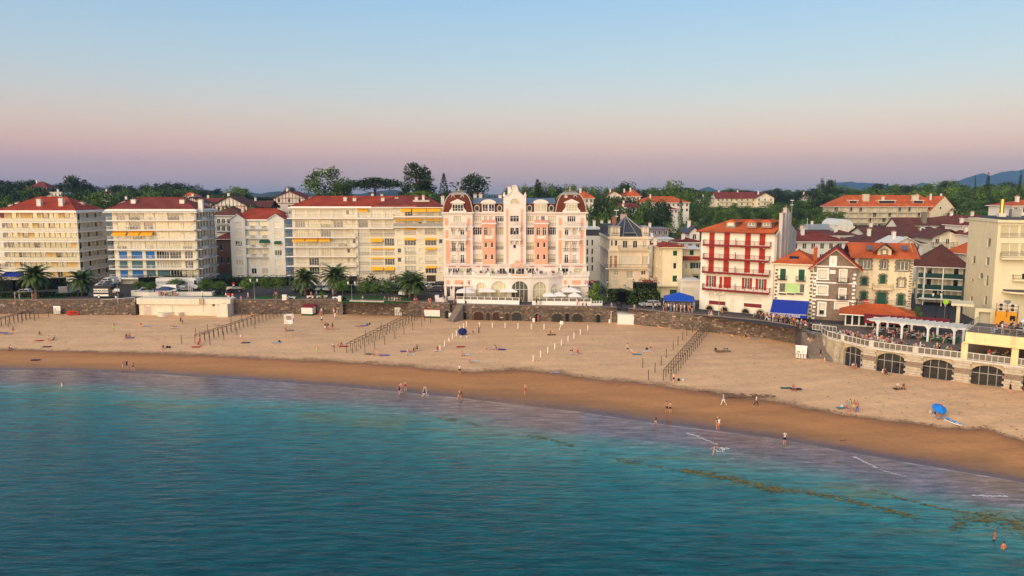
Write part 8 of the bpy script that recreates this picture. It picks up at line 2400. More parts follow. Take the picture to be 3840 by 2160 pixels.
posts([(1405,1310),(1442,1292),(1481,1271),(1515,1255),(1548,1238),(1582,1225),(1592,1207),(1614,1212),(1254,1321),(1369,1331),(1372,1268),(1430,1240)],1.7,'lone dark pole standing in the sand near the red roofed hut tent frame','poles by the middle tent frame')
posts([(681,1288),(788,1295),(840,1275),(889,1256),(956,1233),(735,1262),(779,1245),(867,1214),(907,1203),(771,1178)],1.7,'lone dark pole standing in the sand near the lifeguard tent frame','poles by the left tent frame')
posts([(183,1190),(131,1203),(32,1226),(83,1214),(145,1194)],1.6,'lone dark pole standing in the sand near the orange barriers','poles by the far tent frame')
WPO=shared(('wpost',),lambda:MB().box(-.07,.07,-.07,.07,-.3,1.1).box(-.085,.085,-.085,.085,1.102,1.14).mesh('post',TRIMW))
for px,py in[(1749,1224),(1798,1227),(1846,1229),(1894,1230),(1942,1232),(1992,1234),(2040,1235),(1738,1232),(1724,1243),(1711,1258),(1697,1271),(1667,1299),(1650,1317),(2204,1240),(2176,1255),(2152,1268),(2130,1281),(2105,1295),(2080,1310),(2054,1323),(2027,1338),(1999,1356)]:
 link('marker_post',WPO,None,sand_at(px,py),None,label='short white marker post of the enclosure on the sand',cat='post',group='white marker posts')
GRN=mat('hut dark green',(.012,.075,.04),.7,.08,2);HRED=mat('hut red roof',(.22,.018,.022),.7,.12,2);SHW=mat('shed white boards',(.78,.74,.68),.7,.05,1)
def hut(px0,px1,fy,label,W_,D_,H_,roofm,basem=None,ribs=False):
 A=sand_at(px0,fy);b=Bld('beach_hut',label,(A.x,A.y),(A.x+W_*.985,A.y-W_*.17),A.z-.15,'hut')
 base=.55 if basem else 0
 if basem:MB().box(0,W_,0,D_,0,base).build('base',basem,b.o)
 MB().box(.01,W_-.01,.01,D_-.01,base+.002,H_).build('walls',SHW,b.o)
 MB().add([(-.12,-.15,H_),(W_+.12,-.15,H_),(W_+.12,D_+.15,H_+.45),(-.12,D_+.15,H_+.45),(-.12,-.15,H_-.08),(W_+.12,-.15,H_-.08),(W_+.12,D_+.15,H_+.3),(-.12,D_+.15,H_+.3)],[(0,1,2,3),(4,7,6,5),(0,4,5,1),(1,5,6,2),(3,7,4,0),(2,6,7,3)]).build('roof',roofm,b.o)
 k=0
 nb=int(W_/(.35 if not ribs else .45))
 for i in range(1,nb):MB().box(W_*i/nb-.02,W_*i/nb+.02,-.03,.008,base+.01,H_-.1).build('batten',SHW,b.o)
 for i in range(1,5):MB().box(W_-.008,W_+.03,D_*i/5-.02,D_*i/5+.02,base+.01,H_-.05).build('batten',SHW,b.o)
 if ribs:
  for i in range(nb+1):x=W_*i/nb;MB().tube((x,-.12,H_+.02),(x,D_+.12,H_+.47),.035,n=4).build('roof_rib',roofm,b.o)
 return b
hut(1130.5,1176,1183,'white beach hut with green base below the lawn benches',2.75,1.9,2.15,HRED,GRN)
hut(1591,1653,1192,'larger white beach hut with green base and red roof beside the hotel steps',3.7,2.1,2.2,HRED,GRN)
hut(2315,2420,1216,'big white ribbed shed standing on the sand against the wall',6.1,2.4,2.45,mat('pale grey sheet',(.56,.57,.6),.5,.06,2),None,True)
A=sand_at(2,1176);o=thing('beach_kiosk','white kiosk with black frame and sloping roof at the wall','kiosk',(A.x-3.2,A.y,A.z),R(5));MB().box(0,4.2,0,2,.1,2.0).build('walls',SHW,o);MB().add([(-.3,-.4,2.1),(4.6,-.4,2.3),(4.6,2.2,2.75),(-.3,2.2,2.55),(-.3,-.4,2.0),(4.6,-.4,2.2),(4.6,2.2,2.65),(-.3,2.2,2.45)],[(0,1,2,3),(7,6,5,4),(0,4,5,1),(1,5,6,2)]).build('roof',mat('pale grey sheet',(.56,.57,.6),.5),o)
for k in range(5):MB().box(k*1.02,k*1.02+.1,-.05,-.004,-.2,2.0).build('post',IRON,o)
def board(px,fy,label,flip=False,h_=2.1):
 p=sand_at(px,fy);o=thing('notice_board',label,'sign',p,R(-8)if not flip else R(-25))
 for s in(-1,1):MB().box(s*.88-.05,s*.88+.05,-.05,.05,-.3,h_).build('post',RAILM,o)
 MB().box(-.95,.95,-.09,-.052,h_-.4,h_).build('header',TRIMW,o);pn=MB().box(-.9,.9,-.08,-.052,.95,h_-.44).build('panel',TRIMW,o)
 MB().box(-.75,-.2,-.09,-.082,1.05,1.45).build('map',mat('faded map',(.4,.38,.33),.8),pn)
 for k in range(4):MB().box(-.06,.62,-.088,-.082,1.1+.12*k,1.14+.12*k).build('text_line',RAILM,pn)
 for k in range(4):MB().lathe([(.14,.12),(.19,.2),(.17,.8),(.2,.88)],7,(-.66+.44*k,-.12)).build('sack',mat('white sack',(.7,.66,.6),.8),o)
for px,fy,lb,fl in((216,1179,'white notice board with sacks beside the orange barriers',0),(707,1178,'notice board with sacks before the bathing house',0),(1255,1176,'white notice board with sacks beside the broken stone steps',0),(1495,1182,'white notice board with sacks between tent frame and wall',0),(3003,1346,'grey notice board with white sacks at the foot of the broad steps',1)):board(px,fy,lb,fl,2.0 if not fl else 2.4)
ORB=mat('orange plastic',(.62,.05,.012),.5,.08,2)
A=sand_at(250,1181)
for k in range(5):
 o=thing('barrier','orange plastic crowd barrier stacked against the ramp','barrier',(A.x+.28*k,A.y-.16*k,A.z),R(4),'orange barriers');MB().box(0,2.0,-.03,.03,.85,.95).box(0,2.0,-.03,.03,.15,.25).box(0,.08,-.03,.03,.25,.85).box(1.92,2.0,-.03,.03,.25,.85).build('frame',ORB,o)
 for i in range(1,9):MB().box(.08+i*.205-.025,.08+i*.205+.025,-.02,.02,.25,.85).build('bar',ORB,o)
 for x in(.15,1.75):MB().box(x,x+.12,-.25,.25,0,.1).build('foot',ORB,o)
p=sand_at(1086,1259);o=thing('lifeguard_chair','tall white lifeguard chair numbered zero on thin legs','lifeguard chair',p,R(6))
for a in((-1,-1),(1,-1),(1,1),(-1,1)):MB().tube((a[0]*.75,a[1]*.75,-.2),(a[0]*.6,a[1]*.6,2.6),.035,n=5).build('leg',RAILM,o)
MB().box(-.85,.85,-.75,.75,2.6,2.75).build('floor',TRIMW,o)
for a in((-1,-1),(1,-1),(1,1),(-1,1)):MB().box(a[0]*.78-.07,a[0]*.78+.07,a[1]*.68-.07,a[1]*.68+.07,2.752,4.3).build('post',TRIMW,o)
for x0,x1,y0,y1,z0,z1 in((-.85,.85,-.75,-.6,4.302,4.45),(-.85,.85,.6,.75,4.302,4.45),(-.85,-.7,-.598,.598,4.302,4.45),(.7,.85,-.598,.598,4.302,4.45),(-.7,.7,-.72,-.62,3.3,3.42)):MB().box(x0,x1,y0,y1,z0,z1).build('rail',TRIMW,o)
MB().box(-.7,.7,.0,.6,2.76,3.15).build('seat',TRIMW,o);MB().box(.86,.9,-.72,.72,2.8,3.7).build('side_panel',TRIMW,o);text('0',.6,IRON,o,(.92,0,2.95),(math.pi/2,0,math.pi/2))
p=sand_at(1735,1254);parasol('parasol','dark blue beach parasol tilted beside the marker posts',p,1.9,1.45,mat('navy canvas',(.008,.018,.11),.8),.5,8).rotation_euler=(R(38),0,0)
p=sand_at(3508,1556);pz=parasol('parasol','bright blue beach parasol with one red panel beside the paddle board',p,1.85,1.7,mat('bright blue canvas',(.01,.20,.68),.7),.42,8);pz.rotation_euler=(R(30),0,R(10))
MB().add([(0,0,1.71),(.36,.87,1.31),(.80,.53,1.31)],[(0,2,1)]).build('red_panel',REDP,pz)
p=sand_at(3570,1584);o=thing('paddle_board','blue and white paddle board lying on the dry sand','board',(p.x,p.y,p.z+.06),R(8))
shp=[(.42*math.sin(math.pi*min(1,.06+.94*i/14))**.55,-1.55+3.1*i/14)for i in range(15)];poly=shp+[(-x,y)for x,y in reversed(shp)]
MB().prism(poly,0,.12).build('hull',TRIMW,o);MB().prism([(x*.92,y*.92-.1)for x,y in poly],.122,.135).build('deck_pad',mat('board blue',(.02,.25,.48),.5),o);MB().prism([(x*.5,y*.2-.9)for x,y in poly],.137,.145).build('stripe',TRIMW,o);MB().box(-.05,.05,-.4,.5,.137,.15).build('handle',TRIMW,o)
p=sand_at(3150,1653);MB().tube((0,0,.02),(1.2,.1,.05),.05,.03,n=6).tube((.5,.03,.04),(.8,.3,.08),.025,n=4).build('driftwood',BARK,None,loc=p,label='thin driftwood branch lying on the wet sand',cat='driftwood')
p=sand_at(2097,1238);o=thing('sign','white square sign on a leaning stake in the sand','sign',p);o.rotation_euler=(0,R(16),0);MB().box(-.05,.05,-.05,.05,-.3,1.6).build('stake',TRIMW,o);MB().box(-.35,.35,-.1,-.06,1.3,2.0).build('board',TRIMW,o)
p=sand_at(2001,1207);MB().box(-.25,.25,-.25,.25,0,.75).box(-.28,.28,-.28,.28,.752,.82).build('bin',TRIMW,None,loc=p,label='white bin standing before the dark arched wall',cat='bin')
p=sand_at(1688,1192);MB().box(-.3,.3,-.3,.3,0,1.3).box(-.33,.33,-.33,.33,1.302,1.38).build('bin',TRIMW,None,loc=p,label='tall white bin at the foot of the narrow stone steps',cat='bin')
p=sand_at(2291,1211);o=thing('shower_post','white shower post beside the recessed slip','post',p);MB().tube((0,0,-.2),(0,0,2.6),.07,n=6).build('pole',TRIMW,o);MB().tube((0,0,2.5),(.5,0,2.6),.04,n=5).build('arm',TRIMW,o);MB().box(-.5,-.2,-.15,.15,0,.8).build('box',TRIMW,o)
p=sand_at(2172,1252);o=thing('goal_frame','thin rusty pole frame left standing inside the enclosure','frame',p)
for x,y,hh in((0,0,2.2),(.6,2.0,2.2),(1.3,4.0,2.2),(1.6,0,2.0),(2.4,2.4,2.0)):MB().tube((x-1,y,-.2),(x-1,y,hh),.03,n=4).build('pole',mat('rust pole',(.35,.18,.09),.8),o)
MB().tube((-1,0,2.2),(.3,4.0,2.2),.025,n=4).build('rail',mat('rust pole',(.35,.18,.09),.8),o)
TCOL=dict(blue=(.03,.06,.35),purple=(.2,.14,.42),red=(.5,.03,.04),white=(.7,.68,.64),green=(.03,.16,.12),dark=(.03,.03,.04),teal=(.05,.25,.28),pink=(.6,.25,.3),sky=(.35,.45,.6),navy=(.015,.02,.1))
def towel(px,py,c,label,rz=0,w=.9,l=1.7):
 p=sand_at(px,py);me=shared(('towel',c,w,l),lambda:MB().grid(lambda u_,v:((u_-.5)*l,(v-.5)*w,.02+.035*MN.noise((u_*3,v*3,len(c)))),8,5).mesh('towel',mat('towel '+c,TCOL[c],.95,.1,3)))
 link('towel',me,None,(p.x,p.y,p.z+.07),R(rz),label=label,cat='towel')
for i,(px,py,c,lb,rz)in enumerate(((10,1249,'blue','blue towel beside the standing brown swimsuit bather',5),(28,1252,'sky','pale towel beside the standing brown swimsuit bather',0),(148,1278,'red','red towel alone near two seated bathers',0),(176,1301,'dark','dark towel with pale fringe on the upper sand',0),(133,1351,'navy','blue bodyboard shaped mat on the wet sand',0),(655,1230,'white','white towel beside the lying bather in red',5),(485,1268,'purple','purple towel under two seated bathers',3),(735,1302,'red','red towel at the end of the lifeguard tent frame',0),(922,1286,'navy','navy towel under the standing bather in white',8),(1037,1286,'sky','pale blue towel with a dark bag, nobody on it',8),(1088,1240,'teal','teal towel beneath the lifeguard chair',5),(1366,1222,'purple','purple towel heaped with clothes and bags',0),(1346,1223,'pink','pink towel next to the purple towel of bags',0),(1290,1300,'red','red towel beside the tent frame sitters',0),(1442,1333,'purple','lilac towel beside two sunburnt sitters',5),(1390,1328,'green','green towel beside two sunburnt sitters',0),(1518,1318,'blue','blue towel beside the black beach chairs group',10),(1540,1330,'white','white towel before the black beach chairs group',0),(1640,1317,'white','white surfboard like mat under a sitter',10),(1727,1301,'red','red bag like mat lying alone on the sand',0),(1745,1332,'white','white towel beside a lone pale sitter',0),(1778,1356,'white','white towel beside a lone tanned sitter',0),(1880,1311,'blue','blue towel beside the group lying on the sand',-15),(1845,1309,'sky','pale towel within the group lying on the sand',0),(2068,1256,'dark','dark towel under two sitters inside the enclosure',0),(2150,1329,'white','big white towel under three sitters',0),(2078,1399,'sky','pale blue towel with a lone bather near the tide line',15),(2388,1330,'teal','teal towel beside the bather in dark shorts',0),(2428,1319,'white','white towel at the feet of the broad tanned bather',0),(2829,1271,'sky','pale blue board beside two sitters under the wall',5),(2948,1456,'green','green towel beside the lone sitter on the dry sand',0),(2985,1460,'navy','navy towel beneath the lone sitter on the dry sand',0),(3372,1459,'dark','dark blanket under two sitters before the arches',0),(3535,1568,'sky','pale towel beside the bright blue parasol',0),(550,1224,'sky','grey towel under the reclining bather',0),(3160,1531,'teal','pale teal towel with white bag beside the standing family',0))):
 towel(px,py,c,lb,rz)
BAG=[shared(('bag',k),lambda k=k:MB().lathe([(.16,0),(.24,.12),(.2,.3),(.08,.42)],8).mesh('bag',mat('bag %d'%k,[(.02,.02,.025),(.55,.52,.48),(.08,.12,.25)][k],.8)))for k in range(3)]
for px,py,k,lb in((1048,1283,0,'black bag on the pale blue towel'),(1386,1217,0,'black bag beside the purple towel'),(1377,1219,2,'blue bag on the purple towel'),(2545,1428,0,'black bag near the tent frame end'),(2562,1429,1,'grey rucksack near the tent frame end'),(2425,1311,0,'black bag behind the broad tanned bather'),(627,1304,0,'big black bag beside a lone sitter'),(636,1305,0,'second black bag beside a lone sitter'),(3157,1527,1,'white bag beside the standing family'),(3489,1549,1,'white bag beside the bright blue parasol'),(1730,1266,1,'pale bag below the dark blue parasol'),(1751,1267,1,'white cool box below the dark blue parasol'),(2683,1312,0,'dark toy left on the sand')):
 link('bag',BAG[k],None,sand_at(px,py),label=lb,cat='bag')
DUG=mat('dug wet sand',(.22,.12,.06),.9,.25,3,.04,8)
for px,py,r_,lb in((2722,1317,1.7,'ring of dug wet sand around two crouching children'),(2790,1482,2.6,'long ridge of dug wet sand above the tide line'),(2868,1484,1.6,'heap of dug wet sand at the end of the ridge')):
 p=sand_at(px,py);mb=MB().grid(lambda u_,v:((u_-.5)*2.4*r_,(v-.5)*r_,max(-.04,.34*MN.noise((u_*5*r_,v*4,px))*math.sin(math.pi*u_)*math.sin(math.pi*v)+.03*math.sin(math.pi*u_)*math.sin(math.pi*v)-.025)),26,14)
 mb.build('sand_heap',DUG,None,loc=(p.x,p.y,p.z+.03),label=lb,cat='sand heap',smooth=True)
WEED=mat('drifting weed',(.15,.13,.038),.6,.35,2,tint=True,spec=.5)
mb=MB();R_=random.Random(11)
for pts,wid,dens in(([(1640,1568),(1720,1580),(1800,1595)],6,110),([(1980,1634),(2060,1645),(2150,1672)],7,140),([(2560,1762),(2660,1782),(2760,1800),(2870,1828),(2920,1836)],11,1000),([(2920,1836),(3050,1850),(3200,1880),(3330,1915),(3440,1940)],8,620),([(3560,1970),(3680,1940),(3800,1965),(3860,1990)],26,700),([(3260,1835),(3400,1875),(3520,1905),(3640,1925)],4,150),([(2200,1690),(2350,1730),(2520,1762)],5,120)):
 for k in range(dens):
  i=R_.randrange(len(pts)-1);f_=R_.random();px=pts[i][0]+(pts[i+1][0]-pts[i][0])*f_;py=pts[i][1]+(pts[i+1][1]-pts[i][1])*f_+R_.gauss(0,wid*.55)
  if MN.noise((px*.035,py*.12,1))<-.08:continue
  p=atz(px+R_.gauss(0,6),py,.035);a=R_.gauss(-.35,.5);l_=R_.uniform(.08,.42);w_=R_.uniform(.03,.1);t_=R_.uniform(.35,1.6);mb.tint=(t_*1.05,t_,t_*.7)
  c,s=math.cos(a),math.sin(a);q=lambda x,y:(p.x+x*c-y*s,p.y+x*s+y*c,.035+R_.uniform(0,.03));mb.add([q(-l_,0),q(0,-w_),q(l_,0),q(0,w_)],[(0,1,2,3)])
mb.build('floating_weed',WEED,kind='stuff',label='brown green weed floating along the edge of the shallows')
FOAM=mat('foam',(.8,.8,.82),.7,.1,3);mb=MB()
for pts,wid,n_ in(([(2576,1624),(2610,1634),(2650,1650),(2692,1669)],.04,60),([(3200,1713),(3240,1730),(3290,1756)],.04,45),([(3300,1762),(3400,1788)],.03,22),([(2700,1680),(2735,1684)],.06,20),([(3650,1858),(3780,1862)],.05,40)):
 for k in range(n_):
  f_=k/n_*(len(pts)-1);i=int(f_);g_=f_-i;px=pts[i][0]+(pts[i+1][0]-pts[i][0])*g_;py=pts[i][1]+(pts[i+1][1]-pts[i][1])*g_+R_.gauss(0,1.6);p=atz(px,py,.045);l_=R_.uniform(.1,.35);a=R_.gauss(-.3,.4);w_=wid*R_.uniform(.3,1.4);c,s=math.cos(a),math.sin(a)
  mb.add([(p.x-l_*c,p.y-l_*s,.045),(p.x+w_*s,p.y-w_*c,.055),(p.x+l_*c,p.y+l_*s,.045),(p.x-w_*s,p.y+w_*c,.055)],[(0,1,2,3)])
mb.build('foam',FOAM,kind='stuff',label='thin broken lines of foam on the shallow water')
mb=MB();R_=random.Random(21)
for k in range(3600):
 px=R_.uniform(-40,3880);t=1.0+abs(R_.gauss(0,.018))if k<700 else 1+R_.random()**1.5 if k<2900 else R_.uniform(.55,1)
 if k>=700 and MN.noise((px*.02,t*9,3))<.05:continue
 p=sand_pt(px,min(t,1.97));a=R_.random()*6.28;l_=R_.uniform(.05,.2);w_=l_*R_.uniform(.2,.5);z=p.z+.13*(t>.95)+.02;c,s=math.cos(a),math.sin(a);q=R_.uniform(.6,1.6);mb.tint=(q,q,q)
 mb.add([(p.x-l_*c,p.y-l_*s,z-.05),(p.x+w_*s,p.y-w_*c,z),(p.x+l_*c,p.y+l_*s,z-.05),(p.x-w_*s,p.y+w_*c,z)],[(0,1,2,3)])
mb.build('wrack',mat('dry wrack',(.085,.05,.028),.9,.3,2,tint=True),kind='stuff',label='dark scraps of wrack strewn along the tide line')
# ================================================================ people: one continuous skin grown over a posed skeleton
SKIN=[mat('skin tone %d'%i,c,.6,.04,3)for i,c in enumerate([(.62,.33,.22),(.52,.24,.145),(.40,.17,.10),(.68,.40,.29)])]
HAIR=[mat('hair %d'%i,c,.6,.1,3)for i,c in enumerate([(.012,.009,.008),(.05,.025,.012),(.22,.12,.05),(.45,.42,.38)])]
CLO=dict(white=(.76,.74,.70),black=(.014,.014,.016),navy=(.02,.025,.07),blue=(.05,.11,.42),sky=(.28,.42,.66),red=(.55,.03,.025),orange=(.75,.18,.03),yellow=(.75,.50,.06),lime=(.16,.80,.08),green=(.05,.18,.09),grey=(.28,.28,.27),sage=(.36,.42,.34),khaki=(.40,.38,.24),beige=(.55,.42,.30),pink=(.65,.28,.30),brown=(.20,.09,.05),purple=(.2,.08,.3))
CM_={k:mat('cloth '+k,v,.85,.06,4)for k,v in CLO.items()}
def fk(pz,lean,legs,arms,hd=0,twist=0):
 """joint positions, facing -y; angles in degrees. legs: (thigh, knee, spread) x2, arms: (swing, out, elbow) x2"""
 J,E,Rr=[],[],[]
 def add(p,r,parent=None,zone='torso'):
  J.append(Vector(p));Rr.append(r);ZN.append(zone)
  if parent is not None:E.append((parent,len(J)-1))
  return len(J)-1
 ZN=[]
 l=R(lean);up=Vector((0,math.sin(l),math.cos(l)));fw=Vector((0,-math.cos(l),math.sin(l)))
 pel=add((0,0,pz),(.135,.10),zone='hip');sp=add(J[pel]+up*.17,(.115,.085),pel);ch=add(J[sp]+up*.2,(.15,.10),sp)
 nk=add(J[ch]+up*.17,(.055,.055),ch,'neck');h2=R(hd);hu=(up*math.cos(h2)+fw*math.sin(h2))
 jaw=add(J[nk]+hu*.08,(.065,.07),nk,'head');hb=add(J[jaw]+hu*.075,(.08,.092),jaw,'head');tp=add(J[hb]+hu*.085-fw*.01,(.07,.08),hb,'hair')
 add(J[jaw]+fw*.105+hu*.035,(.012,.012),jaw,'head')
 for s,(sw,outa,el)in zip((-1,1),arms):
  sh=add(J[ch]+up*.10+Vector((s*.17,0,0)),(.05,.052),ch,'sleeve')
  a,o_=R(sw),R(outa)
  d=(-up*math.cos(a)+fw*math.sin(a))*math.cos(o_)+Vector((s,0,0))*math.sin(o_)
  eb=add(J[sh]+d*.28,(.040,.040),sh,'arm');a2=a+R(el)
  d2=(-up*math.cos(a2)+fw*math.sin(a2))*math.cos(o_*.7)+Vector((s,0,0))*math.sin(o_*.7)*(1 if el<60 else-.4)
  d2.normalize();wr=add(J[eb]+d2*.25,(.026,.03),eb,'arm');pa=add(J[wr]+d2*.07,(.022,.038),wr,'arm')
  sd_=d2.cross(Vector((s,0,0)));sd_=sd_.normalized()if sd_.length>.1 else fw
  for k,(o2,ln)in enumerate(((-.03,.075),(-.01,.085),(.01,.08),(.03,.065))):
   f1=add(J[pa]+d2*.045+sd_*o2,(.010,.010),pa,'arm');add(J[f1]+(d2+Vector((-s*.35,0,0))).normalized()*ln*.6,(.008,.008),f1,'arm')
  add(J[wr]+d2*.055+sd_*-.055,(.010,.010),wr,'arm')
 for s,(th,kn,spd)in zip((-1,1),legs):
  hp=add(J[pel]+Vector((s*.085,0,-.02)),(.095,.095),pel,'hip');a=R(th);sp_=R(spd)
  d=Vector((s*math.sin(sp_),-math.sin(a)*math.cos(sp_),-math.cos(a)*math.cos(sp_)));k1=add(J[hp]+d*.22,(.085,.085),hp,'thigh');k2=add(J[hp]+d*.43,(.058,.06),k1,'knee')
  a2=a-R(kn);d2=Vector((s*math.sin(sp_)*.6,-math.sin(a2),-math.cos(a2))).normalized();c1=add(J[k2]+d2*.15,(.055,.06),k2,'shin');an=add(J[k2]+d2*.41,(.035,.038),c1,'shin')
  ft=Vector((0,-math.cos(a2),math.sin(a2)))if abs(math.cos(a2))>.3 else Vector((0,-.3,1));hl=add(J[an]+d2*.045,(.038,.04),an,'foot');add(J[hl]+ft.normalized()*.15+d2*.005,(.03,.04),hl,'foot')
 return J,E,Rr,ZN
POSE=dict(stand=fk(.92,0,((3,4,3),(-3,3,3)),((4,8,12),(-3,8,15))),relax=fk(.915,-3,((6,10,4),(-2,2,3)),((10,10,80),(5,9,20)),12),walk=fk(.90,-4,((26,8,1),(-18,22,1)),((-22,6,12),(24,6,22)),5),phone=fk(.92,0,((3,4,4),(-3,3,3)),((35,5,95),(30,5,100)),18),sit=fk(.13,-14,((128,112,6),(120,105,8)),((48,8,25),(42,10,35)),6),sitlegs=fk(.13,18,((86,4,5),(98,32,8)),((-42,14,5),(-38,16,8)),0),chair=fk(.50,-6,((86,86,6),(82,80,8)),((40,8,62),(36,10,70)),5),lie=fk(.12,84,((87,2,6),(92,14,8)),((6,18,10),(8,22,20)),4),splash=fk(.86,-12,((24,30,16),(-22,40,12)),((10,78,10),(5,84,5)),0),crouch=fk(.36,-30,((118,128,8),(112,124,8)),((55,8,20),(58,8,25)),10),head=fk(.92,0,((3,4,3),(-3,3,3)),((70,60,135),(70,55,135)),8))
TOPZ=dict(bare=(),tee=('torso','sleeve'),long=('torso','sleeve','arm'),bikini=('torso',),dress=('torso','hip','thigh'),swim=('torso','hip'))
BOTZ=dict(shorts=('hip','thigh'),brief=('hip',),trousers=('hip','thigh','knee','shin'),none=())
BASE={}
def base_mesh(pose):
 if pose in BASE:return BASE[pose]
 J,E,Rr,ZN=POSE[pose]
 me=bpy.data.meshes.new('skeleton');me.from_pydata([tuple(p)for p in J],E,[]);ob=bpy.data.objects.new('skeleton',me);COL.objects.link(ob)
 md=ob.modifiers.new('skin','SKIN');md.use_smooth_shade=True;md.branch_smoothing=.3
 for v,r in zip(me.skin_vertices[0].data,Rr):v.radius=r;v.use_root=False
 me.skin_vertices[0].data[0].use_root=True
 ss=ob.modifiers.new('sub','SUBSURF');ss.levels=ss.render_levels=1
 dg=bpy.context.evaluated_depsgraph_get();dg.update();out_=bpy.data.meshes.new_from_object(ob.evaluated_get(dg));bpy.data.objects.remove(ob);bpy.data.meshes.remove(me)
 zone=[]
 for p in out_.polygons:
  c=p.center;best,bz=9,'torso'
  for a,b_ in E:
   A,B_=J[a],J[b_];d=B_-A;t_=max(0,min(1,(c-A).dot(d)/max(1e-6,d.length_squared)));q=(c-A-d*t_).length-(Rr[a][0]*(1-t_)+Rr[b_][0]*t_)*.8
   if q<best:best=q;bz=ZN[b_]if t_>.35 else ZN[a]if ZN[a]not in('torso',)or ZN[b_]in('torso','neck','hip')else ZN[b_]
  if bz in('head','hair'):
   hb=J[5];f_=c-hb;fwd=(J[7]-J[4]).normalized();upv=(J[6]-J[4]).normalized()
   bz='hair' if f_.dot(upv)>.045 or f_.dot(fwd)<-.015 and f_.dot(upv)>-.05 else 'head'
  zone.append(bz)
 z0=min(v.co.z for v in out_.vertices)
 BASE[pose]=(out_,zone,z0);return BASE[pose]
def person_mesh(pose,top,bot):
 def f():
  src,zone,z0=base_mesh(pose);me=src.copy();me.materials.clear()
  for m in(SKIN[0],HAIR[0],CM_['white'],CM_['black'],CM_['white']):me.materials.append(m)
  idx=[1 if z=='hair' else 2 if z in TOPZ[top]else 3 if z in BOTZ[bot]else 4 if z=='foot' and bot=='trousers' else 0 for z in zone]
  me.polygons.foreach_set('material_index',idx);me.polygons.foreach_set('use_smooth',[True]*len(idx));me.name='person';return me
 return shared(('person',pose,top,bot),f)
def person(p,rz,pose,top,tc,bot,bc,label,group=None,sk=None,hr=None,sc=None,sink=0):
 me=person_mesh(pose,top,bot);z0=BASE[pose][2];s=sc or rc(.98,1.07)
 o=link('person',me,None,(p[0],p[1],p[2]-z0*s-sink+.01),rz,s,label=label,cat='person',group=group)
 ms=(SKIN[rnd.randrange(4)if sk is None else sk],HAIR[rnd.choice((0,0,1,1,2))if hr is None else hr],CM_[tc],CM_[bc],CM_['white'])
 for sl,m in zip(o.material_slots,ms):sl.link='OBJECT';sl.material=m
 return o
def B(px,py,rz,pose,top,tc,bot,bc,label,**kw):return person(sand_at(px,py),R(rz),pose,top,tc,bot,bc,label,**kw)
